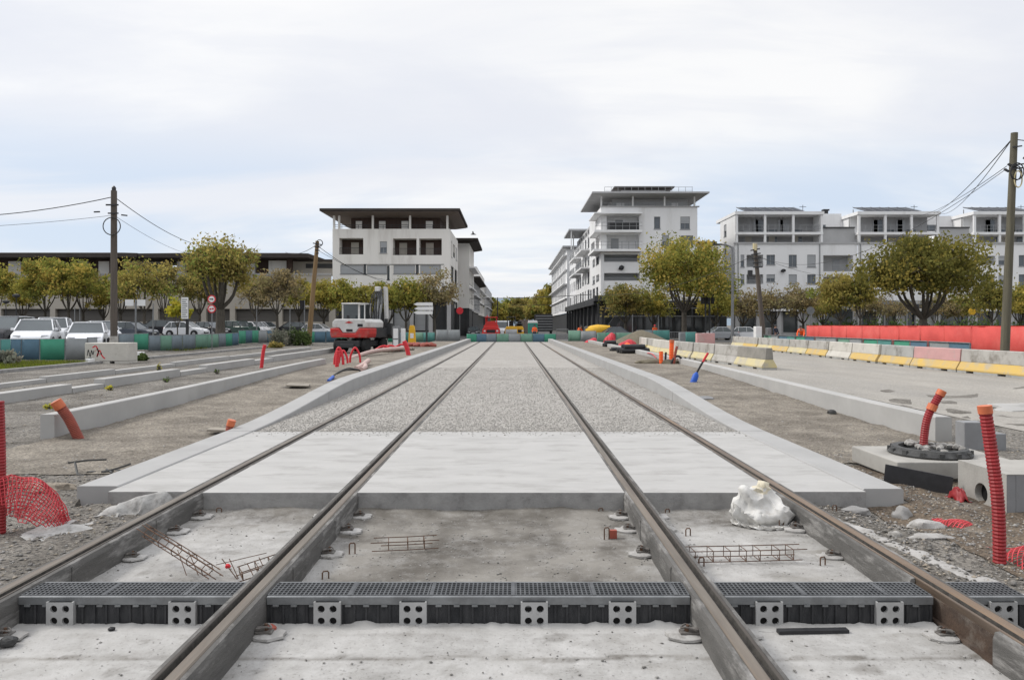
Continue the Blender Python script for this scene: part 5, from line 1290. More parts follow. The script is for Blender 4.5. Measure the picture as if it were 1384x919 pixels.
# traffic lights
for px, Y, l in ((953.5, 76, 'traffic light mast with black heads, left of the pair'), (959, 77, 'traffic light mast with black heads, right of the pair')):
    x = GX(px, Y); t = thing('traffic_light', l, 'traffic light', (x, Y, -.12), 0, 'traffic lights before the dark shopfront'); zt = GZ(397, Y)+.12
    mb = MB(); mb.tube([(0, 0, 0), (0, 0, zt)], .09, 8); mb.build('mast', M_dkmetal, t)
    for q in (-1, 1):
        mb = MB(); mb.box(q*.3-.16, q*.3+.16, -.2, .1, zt-1.05, zt-.05); h_ = mb.build('signal_head', M_black, t, bevel=.02)
        for k in range(3): mb = MB(); mb.lathe([(.10, 0), (.10, .03), (0, .035)], 10, (q*.3, -.201, zt-.22-k*.32), Matrix.Rotation(R(90), 4, 'X')); mb.build('lens', M_dkmetal, h_)
Y = 82; x = GX(409, Y); t = thing('traffic_light', 'single traffic light left of the tan pole', 'traffic light', (x, Y, H(x, Y))); zt = GZ(406, Y)-H(x, Y)
mb = MB(); mb.tube([(.2, 0, 0), (.2, 0, zt)], .07, 8); mb.build('mast', M_metal, t); mb = MB(); mb.box(-.25, .12, -.2, .1, zt-1.0, zt); mb.build('signal_head', M_black, t)
# ================================================================ buildings
class Bld:
    def __init__(s, name, label, base, cat='building', group=None):
        s.t = thing(name, label, cat, base, 0, group); s.b = Matrix.Translation(-Vector(base)); s.F = s.b
    def face(s, d, at):
        """work on a facade: '-y' faces the viewer (u = X), '-x' and '+x' face the street (u = -Y or Y)"""
        if d == '-y': s.F = s.b @ Matrix.Translation((0, at, 0))
        elif d == '-x': s.F = s.b @ Matrix.Translation((at, 0, 0)) @ Matrix.Rotation(R(-90), 4, 'Z')
        else: s.F = s.b @ Matrix.Translation((at, 0, 0)) @ Matrix.Rotation(R(90), 4, 'Z')
    def mb(s): m = MB(); m.T = s.F; return m
    def part(s, name, mat, f, parent=None, **k):
        m = s.mb(); f(m); return m.build(name, mat, parent or s.t, **k)
    def box(s, name, mat, *a, parent=None, **k): return s.part(name, mat, lambda m: m.box(*a), parent, **k)
    def wall(s, u0, u1, z0, z1, ops, mat, name='wall'):
        m = s.mb(); us = sorted({u0, u1, *[o[0] for o in ops], *[o[1] for o in ops]}); zs = sorted({z0, z1, *[o[2] for o in ops], *[o[3] for o in ops]})
        for a, b in zip(us[:-1], us[1:]):
            for c, d in zip(zs[:-1], zs[1:]):
                mu, mz = (a+b)/2, (c+d)/2
                if any(o[0] < mu < o[1] and o[2] < mz < o[3] for o in ops): continue
                m.quad((a, 0, c), (b, 0, c), (b, 0, d), (a, 0, d))
        for o in ops:
            a, b, c, d, k = o[:5]; dp = 1.7 if k in 'lLr' else .22
            m.quad((a, 0, c), (a, dp, c), (a, dp, d), (a, 0, d)); m.quad((b, 0, c), (b, dp, c), (b, dp, d), (b, 0, d))
            m.quad((a, 0, c), (b, 0, c), (b, dp, c), (a, dp, c)); m.quad((a, 0, d), (b, 0, d), (b, dp, d), (a, dp, d))
        m.build(name, mat, s.t)
        for o in ops: s.opening(*o)
    def opening(s, a, b, c, d, k, back=None):
        if k in 'lLr':
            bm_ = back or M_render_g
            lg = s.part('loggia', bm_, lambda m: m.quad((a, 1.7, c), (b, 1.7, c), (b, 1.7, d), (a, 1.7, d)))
            w = b-a; rg = random.Random(int(a*10+c*7)); n = max(1, int(w/2.6))
            def doors(m):
                for i in range(n):
                    x = a+w*(i+.3+.4*rg.random())/n; m.box(x-.5, x+.5, 1.64, 1.69, c+.02, c+min(2.1, (d-c)*.82))
            s.part('door', M_wshut if k != 'L' else M_beige, doors, lg)
            if k in 'lL':
                rh = min(1.0, (d-c)*.42)
                def rl(m):
                    m.box(a, b, .05, .09, c+rh-.05, c+rh); m.box(a, b, .05, .08, c+.08, c+.12); i = a
                    while i < b: m.box(i, i+.03, .055, .085, c, c+rh); i += .16
                s.part('railing', M_dkmetal if k == 'L' else M_rail, rl, lg)
        else:
            fm = M_dkmetal if k == 'd' else M_rail
            def fr(m):
                e = .07
                m.box(a, a+e, .13, .2, c, d); m.box(b-e, b, .13, .2, c, d); m.box(a+e, b-e, .13, .2, c, c+e); m.box(a+e, b-e, .13, .2, d-e, d)
                if b-a > .9:
                    n = max(2, int((b-a)/.9+.5))
                    for i in range(1, n): x = a+(b-a)*i/n; m.box(x-.03, x+.03, .14, .19, c+e, d-e)
                m.box(a-.06, b+.06, -.07, .12, c-.08, c)
            w = s.part('window', fm, fr)
            f = {'w': 0, 's': .55, 'S': 1, 'd': 0}[k]
            s.part('pane', M_wglass if k != 'd' else M_shopglass, lambda m: m.quad((a, .17, c), (b, .17, c), (b, .17, d), (a, .17, d)), w)
            if f: s.part('shutter', M_wshut, lambda m: m.box(a+.03, b-.03, .08, .12, d-(d-c)*f*.96, d), w)
    def rail(s, u0, u1, y, z, h=1.0, mat=None, name='railing', side=None):
        def f(m):
            m.box(u0, u1, y-.02, y+.02, z+h-.05, z+h); m.box(u0, u1, y-.015, y+.015, z+h*.5-.02, z+h*.5+.02); i = u0
            while i <= u1+.01: m.box(i-.025, i+.025, y-.02, y+.02, z, z+h-.05); i += max(.9, (u1-u0)/14)
            if side is not None:
                for q in (u0, u1): m.box(q-.02, q+.02, min(y, side), max(y, side), z+h-.05, z+h)
        return s.part(name, mat or M_rail, f)
def eave(m, x0, x1, y0, y1, z0, ov, rise, th):
    """flat roof plate whose soffit rises outwards like an upturned tray"""
    a = [(x0, y0), (x1, y0), (x1, y1), (x0, y1)]; o = [(x0-ov[0], y0-ov[1]), (x1+ov[2], y0-ov[1]), (x1+ov[2], y1+ov[3]), (x0-ov[0], y1+ov[3])]
    v = [(p[0], p[1], z0) for p in a]+[(p[0], p[1], z0+rise) for p in o]+[(p[0], p[1], z0+rise+th) for p in o]
    m.add(v, [(0, 1, 2, 3), (0, 1, 5, 4), (1, 2, 6, 5), (2, 3, 7, 6), (3, 0, 4, 7), (4, 5, 9, 8), (5, 6, 10, 9), (6, 7, 11, 10), (7, 4, 8, 11), (8, 9, 10, 11)])
def side_ops(u0, u1, z0, rows, rh, pitch, kinds, w, h, seed):
    rg = random.Random(seed); ops = []
    for r in range(rows):
        u = u0+.8
        while u+w < u1-.4:
            ops.append((u, u+w*(1 if rg.random() < .65 else .6), z0+r*rh+.7, z0+r*rh+.7+h, rg.choice(kinds))); u += pitch
    return ops
# ---- white house left of the street
Y = 95; X = lambda px: GX(px, Y); Z = lambda py: GZ(py, Y)
b = Bld('white_house', 'white four storey house with dark overhanging roof left of the street, loggias under the eaves', ((X(450)+X(608))/2, Y, -.12))
x0, x1 = X(449.5), X(608); y1 = 109
b.face('-y', Y)
z6 = Z(309.5)
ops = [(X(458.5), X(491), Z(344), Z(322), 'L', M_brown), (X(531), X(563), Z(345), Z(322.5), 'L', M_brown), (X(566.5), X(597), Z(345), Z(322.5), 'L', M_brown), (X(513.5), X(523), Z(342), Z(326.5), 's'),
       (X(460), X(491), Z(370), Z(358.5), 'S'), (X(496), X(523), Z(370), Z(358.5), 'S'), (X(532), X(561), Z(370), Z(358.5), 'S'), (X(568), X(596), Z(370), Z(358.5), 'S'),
       (X(491.2), X(495), Z(370.5), Z(357), 'd'), (X(562), X(566), Z(370), Z(358), 'd'), (X(523.2), X(526.5), Z(378), Z(359), 'd')]
b.wall(x0, x1, Z(405), z6, ops, M_render)
b.part('ground_floor_wall', M_dkshop, lambda m: m.box(x0+.6, x1-.3, .9, 1.1, -.12, Z(405)))
b.part('soffit_band', M_dkmetal, lambda m: m.box(x0, x1, .02, 1.1, Z(405), Z(404)))
for i, px in enumerate((450.5, 476, 502, 528, 556, 582, 606.5)): b.part('column', M_beige if i < 2 else M_render_g, lambda m: m.box(X(px)-.25, X(px)+.25, 0, .5, -.12, Z(405)))
for a, c in ((478, 500), (530, 553), (558, 580)): 
    w = b.part('shopfront_window', M_dkmetal, lambda m: m.box(X(a), X(c), .84, .89, .3, Z(413))); b.part('pane', M_wshut, lambda m: m.box(X(a)+.15, X(c)-.15, .80, .835, .9, Z(416)), w)
b.part('string_course', M_dkmetal, lambda m: [m.box(X(461), X(600), -.03, -.003, Z(358), Z(357.2)), m.box(X(461), X(525), -.03, -.003, Z(371), Z(370.3))])
# top storey gallery
b.part('gallery_wall', M_brown, lambda m: [m.box(x0+2.0, x1-1.4, 1.8, 2.0, z6, Z(290)), m.box(x0+2.0, x1-1.4, 11.0, 11.2, z6, Z(290)), m.box(x1-1.6, x1-1.4, 2.0, 11, z6, Z(290)), m.box(x0+2.0, x0+2.2, 2.0, 11, z6, Z(290))])
b.part('gallery_floor', M_render, lambda m: m.box(x0+.01, x1-.01, .02, 13.9, z6-.25, z6-.02))
for a, c in ((477, 485.5), (509, 518), (540, 549.5), (573.5, 583)): b.part('gallery_door', M_render, lambda m: m.box(X(a), X(c), 1.72, 1.79, z6, Z(296.5)))
for px in (451, 458, 503.5, 554, 604.5): b.part('gallery_post', M_render, lambda m: m.box(X(px)-.13, X(px)+.13, .1, .36, z6, Z(291)))
b.rail(x0+.1, x1-.1, .15, z6, .55, M_dkmetal)
b.part('roof', [M_roof], lambda m: eave(m, x0+.2, x1-.2, .6, 13.4, Z(293)+.1, (1.5, 2.1, 1.6, 1.5), .42, .32))
b.part('roof_soffit', M_soffit, lambda m: eave(m, x0+.2, x1-.2, .6, 13.4, Z(293)+.07, (1.3, 1.9, 1.4, 1.3), .36, .04))
b.face('+x', x1); 
b.wall(Y, y1, Z(405), z6, [(97.5, 98.6, Z(345), Z(322), 'S'), (100.5, 103.5, Z(342), Z(323), 'L', M_brown), (105, 107, Z(342), Z(323), 'S'), (97, 101.5, Z(378), Z(357), 'd'), (103, 108, Z(382), Z(357), 'd'), (97, 99, Z(399), Z(388), 'd'), (101, 103, Z(399), Z(388), 'd'), (105, 107, Z(399), Z(388), 'd')], M_render)
b.part('ground_floor_wall', M_dkshop, lambda m: m.box(Y+.5, y1, .5, .7, -.12, Z(405)))
b.face('+x', x0); b.part('wall', M_render, lambda m: m.quad((Y, 0, -.1), (y1, 0, -.1), (y1, 0, z6), (Y, 0, z6)))
# ---- houses along the left of the street
def street_house(label, x, Ya, Yb, top, side, seed, mat, roofm=None, ov=1.4, pent=True):
    """a house seen from the end: a narrow gable face to us and its long front on the street"""
    b = Bld('street_house', label, (x-side*6, (Ya+Yb)/2, -.12), group='houses along the street'); d = '+x' if side > 0 else '-x'
    xa, xb = sorted((x, x-side*14)); zt = GZ(*top)
    b.face('-y', Ya); rg = random.Random(seed)
    ops = []; 
    n = int((zt-5)/3.1)
    for r in range(n):
        for k in range(4): u = xa+.8+k*3.3; ops.append((u, u+1.2, 4.9+r*3.1, 6.5+r*3.1, rg.choice('wsS')))
    b.wall(xa, xb, 4.2, zt, ops, mat)
    b.part('ground_floor_wall', M_dkshop, lambda m: m.box(xa, xb, .15, .35, -.12, 4.2))
    b.face(d, x); u0, u1 = (Ya, Yb) if side > 0 else (-Yb, -Ya)
    b.wall(u0, u1, 4.2, zt, side_ops(u0, u1, 4.2, n, 3.1, 4.2, 'wsSdl', 2.2, 1.7, seed), mat)
    b.part('ground_floor_wall', M_dkshop, lambda m: m.box(u0, u1, .3, .5, -.12, 4.2))
    for r in range(n+1): b.part('floor_band', M_render_w, lambda m: m.box(u0, u1, -.5 if r % 2 else -.9, .02, 4.15+r*3.1, 4.35+r*3.1)) if r > 0 else None
    b.F = b.b
    if pent: b.part('roof', roofm or M_roof, lambda m: eave(m, xa, xb, Ya, Yb, zt+.01, (ov, ov, ov, ov), .35, .3))
    else: b.part('roof', roofm or M_render_g, lambda m: m.box(xa, xb, Ya, Yb, zt+.003, zt+.25))
    return b
street_house('pale house with dark eaves and balconies just behind the white house on the left', -6.6, 114, 128, (329, 114), 1, 3, M_render)
street_house('grey house with dark roof along the left of the street, second behind the white house', -7.4, 140, 170, (383, 150), 1, 5, M_render_g)
street_house('tall plain beige house far along the left of the street', -8.6, 180, 230, (364, 185), 1, 7, M_render, pent=False)
street_house('farthest grey house along the left of the street', -8.2, 236, 300, (388, 240), 1, 9, M_render_g, pent=False)
# ---- white apartment tower right of the street
Y = 98; b = Bld('apartment_tower', 'tall white apartment house with jutting balconies right of the street', (GX(878, Y), Y, -.12))
x0, x1 = X(812), X(942.5); y1 = 112; zc = Z(280)
b.face('-y', Y)
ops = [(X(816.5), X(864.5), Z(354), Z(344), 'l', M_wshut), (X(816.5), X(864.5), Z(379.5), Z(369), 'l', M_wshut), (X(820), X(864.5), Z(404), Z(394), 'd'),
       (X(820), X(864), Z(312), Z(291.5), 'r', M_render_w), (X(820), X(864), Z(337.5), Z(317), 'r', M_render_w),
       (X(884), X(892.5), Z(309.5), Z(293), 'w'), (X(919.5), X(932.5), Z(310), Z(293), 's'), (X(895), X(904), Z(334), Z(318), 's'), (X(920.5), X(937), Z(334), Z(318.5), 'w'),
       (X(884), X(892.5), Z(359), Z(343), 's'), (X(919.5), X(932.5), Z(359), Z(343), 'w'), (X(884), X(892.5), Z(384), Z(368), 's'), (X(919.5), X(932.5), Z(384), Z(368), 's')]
b.wall(x0, x1, Z(405), zc, ops, M_render_w)
b.part('cornice', M_render_g, lambda m: m.box(x0-.1, x1+.25, -.2, .3, zc, zc+.12))
# balcony plates with white undersides wrapping the corner
for py, px0 in ((314, 803), (339.5, 802)):
    b.part('balcony', M_render_w, lambda m: m.box(X(px0)-.1, X(866), -1.3, 6, Z(py)-.14, Z(py)+.16)); b.rail(X(px0), X(866), -1.2, Z(py)+.16, 1.0)
b.part('canopy', M_render_w, lambda m: m.box(X(802), X(866), -1.3, 6, Z(290)-.08, Z(290)+.10))
b.part('privacy_screen', M_dkmetal, lambda m: m.box(X(820), X(862), -1.05, -1.0, Z(312), Z(302.5)))
b.part('wall_lamp', M_dkmetal, lambda m: m.rock((X(840), -.25, Z(362)), (.4, .25, .4), 3, 1))
# penthouse
b.part('penthouse_wall', M_render_g, lambda m: [m.box(x0+1.8, x1-.8, 2.0, 2.2, zc+.1, Z(265)), m.box(x0+1.8, x0+2.0, 2.2, 13, zc+.1, Z(265)), m.box(x1-1, x1-.8, 2.2, 13, zc+.1, Z(265))])
for a, c in ((836, 847), (912, 921)): b.part('penthouse_window', M_white, lambda m: m.box(X(a), X(c), 1.93, 1.99, zc+.3, Z(271.5)))
for px in (813, 855.5, 898.5, 939): b.part('penthouse_post', M_white, lambda m: m.box(X(px)-.1, X(px)+.1, .1, .3, zc+.1, Z(264.5)))
b.rail(x0+.1, x1-.1, .15, zc+.12, .5)
b.part('roof', M_roofgrey, lambda m: eave(m, x0+.4, x1-.4, .6, 13.4, Z(266), (1.7, 2.2, 1.6, 1.6), .2, .2))
b.part('roof_parapet', M_render_w, lambda m: m.box(x0+.5, x1-.3, .6, 13, Z(264), Z(261)))
b.rail(x0+.6, x1-.4, .8, Z(261), .95)
b.part('roof_pavilion', M_render_g, lambda m: m.box(X(843), X(903), 2, 9, Z(261), Z(254)+.02))
b.part('pavilion_roof', M_roof, lambda m: eave(m, X(841), X(905), 2, 9, Z(254)+.03, (.9, 1.0, .9, .6), .2, .16))
# dark ground floor and shopfronts
b.part('shopfront', M_dkshop, lambda m: m.box(X(802), X(865), -1.2, .9, Z(407), Z(400)))
b.part('shopfront', M_dkshop, lambda m: m.box(x0+.3, X(985), .9, 1.1, -.12, Z(407)))
b.part('canopy', M_dkshop, lambda m: m.box(X(865.5), X(990), -2.5, .85, Z(411), Z(407)))
for px in (806, 836, 868, 900, 930, 962, 985): b.part('canopy_post', M_dkmetal, lambda m: m.box(X(px)-.09, X(px)+.09, -2.3, -2.12, -.12, Z(411.2)))
def glazing(m):
    for i in range(12): a = X(820+i*13.5); m.box(a, a+.9, .84, .89, .4, Z(416))
b.part('shop_window', M_shopglass, glazing)
b.part('shop_rail', M_rail, lambda m: [m.box(X(815), X(985), -2.32, -2.28, Z(417.5), Z(416.8)), m.box(X(815), X(985), -2.32, -2.28, Z(428), Z(427.4))])
b.part('awning_stair', M_dkmetal, lambda m: [m.bar((X(822), -1.8, 1.2), (X(846), -1.8, 4.4), .5, .9), m.bar((X(838), -2.0, 2.7), (X(850), -2.0, 4.0), .2, .3)])
b.face('-x', x0)
ops = [(-103.5, -99.8, Z(379), Z(369), 'l'), (-103.5, -100, Z(354), Z(344), 'd'), (-108, -105, Z(379), Z(368), 's'), (-111.5, -109.5, Z(404), Z(386), 'd'), (-103.5, -101, Z(404), Z(386), 'd'), (-108, -105, Z(404), Z(386), 'd'), (-108, -105, Z(355), Z(343), 'l'), (-103.5, -100, Z(337), Z(317), 'r'), (-110, -106, Z(337), Z(317), 'l')]
b.wall(-y1, -Y, Z(405), zc, ops, M_render_w)
b.part('shopfront', M_dkshop, lambda m: m.box(-y1, -Y-.3, .5, .7, -.12, Z(405)))
b.F = b.b
# lower wing running down the street
b2 = Bld('apartment_wing', 'white apartment wing with balconies running down the right of the street', (19, 133, -.12), group='houses along the street')
b2.face('-x', 11.85); zt = 15.4
b2.wall(-152, -112.1, 4.8, zt, side_ops(-152, -112.1, 4.6, 4, 2.75, 4.4, 'dlrsd', 2.6, 1.75, 4), M_render_w)
b2.part('shopfront', M_dkshop, lambda m: m.box(-152, -112.1, .5, .7, -.12, 4.8)); b2.part('canopy', M_dkshop, lambda m: m.box(-152, -98.5, -1.0, .3, 4.3, 5.2))
for k in range(9): b2.part('column', M_dkmetal, lambda m: m.box(-150+k*6.0, -149.6+k*6.0, -.8, -.4, -.12, 4.29))
for k, (u0, u1) in enumerate(((-124, -113), (-137, -127))):
    for r in (2, 3): b2.part('balcony', M_render_w, lambda m: m.box(u0, u1, -1.3, 0, 4.7+r*2.75, 4.95+r*2.75)); b2.rail(u0, u1, -1.2, 4.95+r*2.75, 1.0, side=0)
b2.F = b2.b; b2.part('roof', M_render_g, lambda m: m.box(11.87, 26, 112.2, 151.9, zt+.003, zt+.3))
b2.face('-x', 13.2); b2.wall(-150, -113, zt+.3, zt+3.0, side_ops(-150, -113, zt+.1, 1, 3, 4, 'drd', 2.4, 1.8, 8), M_render_g); b2.F = b2.b
b2.part('roof_canopy', M_roofgrey, lambda m: m.box(10.6, 26, 138, 151, zt+3.8, zt+4.1)); b2.part('roof_post', M_white, lambda m: [m.box(11.0, 11.2, 138.5, 138.7, zt+.3, zt+3.8), m.box(11.9, 12.1, 144.5, 144.7, zt+.3, zt+3.8)])
b2.part('wall', M_render_w, lambda m: m.box(13.25, 26, 112.9, 113, zt+.3, zt+3.0))
street_house('grey and white house with tiers of balconies far along the right of the street', 11.9, 160, 222, (344, 172), -1, 14, M_render_w, M_roofgrey, 1.0)
# ---- apartment block on the right: three projecting wings and two links
Y = 105; ZB = -.12
def wing(label, pxs, first=False, third=False):
    x0, x1 = X(pxs[0]), X(pxs[1]); b = Bld('apartment_block', label, ((x0+x1)/2, Y, ZB), group='apartment block wings on the right'); b.face('-y', Y); W_ = x1-x0; px = lambda f: x0+W_*f
    zc, zt = Z(330), Z(290.5)
    ops = []
    if first:
        for r, (a, c) in enumerate(((361, 344.5), (384, 371))):
            ops += [(X(1001), X(1006), Z(a), Z(c), 's'), (X(1009), X(1031.5), Z(a), Z(c), 'l'), (X(1036), X(1047.5), Z(a-3), Z(c), 'w' if r == 0 else 's'), (X(1066), X(1077), Z(a), Z(c), 'w' if r == 0 else 'S'), (X(1091), X(1102.5), Z(a), Z(c), 'S' if r == 0 else 'w')]
    elif third:
        for r, (a, c) in enumerate(((358, 346), (385, 372))):
            ops += [(X(1325), X(1345), Z(a), Z(c), 'l'), (X(1349.5), X(1358), Z(a), Z(c), 's'), (X(1377), X(1385), Z(a+2), Z(c-1), 'w'), (X(1402), X(1412), Z(a), Z(c), 's')]
    else:
        for r, (a, c) in enumerate(((362, 345), (386, 372))):
            ops += [(X(1172), X(1182), Z(a), Z(c), 'S'), (X(1198), X(1209), Z(a), Z(c), 's'), (X(1222), X(1233), Z(a), Z(c), 'w'), (X(1246), X(1262), Z(a), Z(c), 'l')]
    b.wall(x0, x1, Z(406), zc, ops, M_render_w)
    b.part('cornice', M_render_g, lambda m: m.box(x0-.15, x1+.1, -.15, .3, zc, zc+.25))
    # two-storey terrace behind slender posts
    b.part('terrace_wall', M_terr, lambda m: m.box(x0+.02, x1-.2, 2.6, 2.8, zc+.25, zt)); b.part('end_wall', M_render_w, lambda m: m.box(x0+.1, x0+1.6, 2.5, 10, zc+.25, zt) if not first else m.box(x1-.3, x1-.05, .5, 9, zc+.25, zt))
    zm = Z(314); b.part('terrace_floor', M_render_w, lambda m: m.box(x0, x1, -.2, 2.59, zm-.35, zm)); b.part('terrace_roof', M_render_w, lambda m: m.box(x0-.1, x1+.1, -.3, 9.5, zt, zt+.45))
    n = 3
    for k in range(n+1): u = x0+.2+(W_-.4)*k/n; b.part('terrace_post', M_render_w, lambda m: m.box(u-.16, u+.16, -.15, .12, zc+.25, zm-.35)); b.part('terrace_post', M_render_w, lambda m: m.box(u-.16, u+.16, -.15, .12, zm, zt))
    b.rail(x0+.2, x1-.2, -.05, zm, 1.0); 
    rg = random.Random(int(pxs[0]))
    for k in range(5): u = x0+1.9+(W_-3.4)*k/5; z_ = zm if k % 2 else zc+.25; b.part('terrace_door', M_wglass if k % 3 else M_wshut, lambda m: m.box(u, u+1.3, 2.52, 2.58, z_+.05, z_+2.1))
    b.part('terrace_door', M_wshut, lambda m: [m.box(u, u+.7, 2.52, 2.58, zm+.05, zm+2.1) for u in (x0+3.4, x0+7)])
    # tilted solar panels
    n = 6; a0, a1 = px(.12), px(.80)
    for k in range(n):
        u0, u1 = a0+(a1-a0)*k/n+.06, a0+(a1-a0)*(k+1)/n; b.part('solar_panel', M_pv, lambda m: m.add([(u0, .4, zt+.5), (u1, .4, zt+.5), (u1, 4.6, zt+1.7), (u0, 4.6, zt+1.7), (u0, .4, zt+.58), (u1, .4, zt+.58), (u1, 4.6, zt+1.78), (u0, 4.6, zt+1.78)], [(0, 1, 2, 3), (4, 5, 6, 7), (0, 1, 5, 4), (2, 3, 7, 6), (0, 3, 7, 4), (1, 2, 6, 5)]))
    b.part('panel_frame', M_rail, lambda m: [m.bar((a0+(a1-a0)*k/6, .3, zt+.62), (a0+(a1-a0)*k/6, 4.6, zt+1.84), .04) for k in range(7)]+[m.box(a0+(a1-a0)*k/3-.04, a0+(a1-a0)*k/3+.04, 4.3, 4.4, zt+.45, zt+1.4) for k in range(4)])
    for u in (x0+.35, x1-.5): b.part('drainpipe', M_rail, lambda m: m.box(u, u+.11, -.14, -.02, Z(406), zc-.01))
    b.part('roof_antenna', M_dkmetal, lambda m: [m.tube([(px(.93), 5, zt+.4), (px(.93), 5, zt+2.2)], .04, 5), m.box(px(.93)-.5, px(.93)+.5, 4.97, 5.03, zt+1.9, zt+1.96)])
    b.part('curtain', M_beige, lambda m: [m.box(u, u+.9, 2.50, 2.57, zc+.3, zc+2.0) for u in (x0+2.2, x0+5.6, x0+9.0)])
    # ground floor
    b.part('ground_floor_wall', M_render_g, lambda m: m.box(x0, x1, .5, .7, ZB, Z(406)))
    def sg(m):
        for k in range(int(W_/3.2)): u = x0+.6+k*3.2; m.box(u, u+2.3, .42, .49, .6, Z(418))
    b.part('shop_window', M_shopglass, sg)
    b.part('shop_fascia', M_render_w, lambda m: m.box(x0, x1, -.6, .4, Z(420.5), Z(417.5))); b.part('shop_lintel', M_dkshop, lambda m: m.box(x0, x1, -.3, .41, Z(416.5), Z(411)))
    for k in range(5): u = x0+.3+(W_-.6)*k/4; b.part('column', M_render_g, lambda m: m.box(u-.3, u+.3, -.1, .3, ZB, Z(406)))
    if first:
        b.face('-x', x0); b.wall(-112.6, -105, Z(430), zt+.3, [(-110.6, -109.3, GZ(320, 110), GZ(304, 110), 's'), (-110.6, -109.3, GZ(343, 110), GZ(328, 110), 's'), (-110.6, -109.3, GZ(367, 110), GZ(352, 110), 's'), (-110.6, -109.3, GZ(391, 110), GZ(376, 110), 's')], M_render_w); b.F = b.b
        b.part('wall_lamp', M_dkmetal, lambda m: m.rock((X(1058), Y-.3, Z(366)), (.4, .25, .3), 3, 1))
    b.F = b.b; return b
wing('first white apartment wing on the right with posts and solar panels, beside the lamp post', (993.7, 1112), first=True)
wing('middle white apartment wing behind the big dark tree, roofed with solar panels', (1159, 1269))
wing('white apartment wing at the right edge behind the tall pole, roofed with solar panels', (1315, 1420), third=True)
def link(label, pxs, top, dark):
    x0, x1 = X(pxs[0])+.02, X(pxs[1])-.02; b = Bld('linking_block', label, ((x0+x1)/2, Y+1, ZB)); b.face('-y', Y+.05)
    b.wall(x0, x1, Z(406), Z(330), [(X(pxs[0]+1), X(pxs[1]-6), Z(367), Z(345), 'l'), (X(pxs[0]+1), X(pxs[1]-6), Z(394), Z(374), 'l')], M_render_w)
    b.part('wall', M_render_g, lambda m: m.box(x0, x1, .8, 1.0, Z(330), Z(307))); b.part('cornice', M_dkmetal, lambda m: m.box(x0, x1, .6, .79, Z(307.3), Z(306)))
    b.part('cornice', M_render_g, lambda m: m.box(x0, x1, -.1, .3, Z(330), Z(330)+.25))
    b.part('setback_wall', M_render_w, lambda m: m.box(x0, x1, 5.0, 5.2, Z(307), GZ(top, 110)))
    w = b.part('window', M_rail, lambda m: m.box(X(pxs[0]+10), X(pxs[0]+24), 4.9, 4.99, Z(306), Z(297.5))); b.part('pane', M_wglass, lambda m: m.box(X(pxs[0]+11), X(pxs[0]+23), 4.84, 4.895, Z(305.5), Z(298.5)), w)
    b.part('ground_floor_wall', M_render_g, lambda m: m.box(x0, x1, .4, .6, ZB, Z(406))); b.part('shop_window', M_shopglass, lambda m: m.box(x0+.5, x1-.5, .32, .39, .6, Z(418)))
    if dark: b.part('chimney', M_dkmetal, lambda m: [m.box(X(1138), X(1144), 6, 6.6, GZ(290, 110), GZ(283.5, 110)), m.box(X(1137), X(1145.5), 5.9, 6.7, GZ(283.5, 110), GZ(281.5, 110))])
    b.F = b.b
link('recessed grey block between the first and middle apartment wings, chimney on top', (1112, 1159), 289, True)
link('recessed block between the middle and right apartment wings', (1269, 1315), 292, False)
# a far roof between the tower and the apartment block
bb = Bld('far_house', 'pale far house with a dark flat roof between tower and apartment wings', (GX(962, 130), 130, -.12)); bb.box('wall', M_render_w, GX(938, 130), GX(974, 130), 130, 140, -.12, GZ(330, 130)); bb.box('roof', M_roof, GX(940, 130), GX(968, 130), 129.5, 138, GZ(330, 130)+.005, GZ(327, 130))
bb.box('window', M_wglass, GX(966, 130), GX(970, 130), 129.93, 129.99, GZ(345, 130), GZ(337, 130))
# ---- long low building on the left
Y = 100
b = Bld('long_building', 'long low beige building with two dark hipped roofs and garage bays along the car park', (X(200), Y, -.12)); b.face('-y', Y)
zb, zt = Z(372), Z(349)
garage = []
pil = [-75, -2, 71, 145, 210, 275, 314, 378, 448]
xa, xb = X(-110), X(448)
ops = []
for a, c in zip(pil[:-1], pil[1:]): ops.append((X(a+3.5), X(c-3.5), -.0, Z(417.5), 'g'))
m = b.mb()
us = sorted({xa, xb, *[o[0] for o in ops], *[o[1] for o in ops]})
for a, c in zip(us[:-1], us[1:]):
    inn = any(o[0] < (a+c)/2 < o[1] for o in ops); m.quad((a, 0, Z(417.5) if inn else -.12), (c, 0, Z(417.5) if inn else -.12), (c, 0, zb), (a, 0, zb))
for o in ops: m.quad((o[0], 0, -.1), (o[0], .6, -.1), (o[0], .6, o[3]), (o[0], 0, o[3])); m.quad((o[1], 0, -.1), (o[1], .6, -.1), (o[1], .6, o[3]), (o[1], 0, o[3])); m.quad((o[0], 0, o[3]), (o[1], 0, o[3]), (o[1], .6, o[3]), (o[0], .6, o[3]))
m.build('wall', M_beige, b.t)
for o in ops:
    g_ = b.part('garage_door', M_garage, lambda m: m.quad((o[0], .55, -.1), (o[1], .55, -.1), (o[1], .55, o[3]), (o[0], .55, o[3])))
    b.part('sill_panel', M_beige, lambda m: m.box(o[0], o[1], .35, .5, -.12, Z(435)), g_)
for px in (42, 119, 300, 384): b.part('wall_lamp', M_dkmetal, lambda m: m.rock((X(px), -.2, Z(413)), (.3, .25, .25), 3, 1))
b.part('string_course', M_render_g, lambda m: m.box(xa, xb, -.12, -.003, zb, zb+.25))
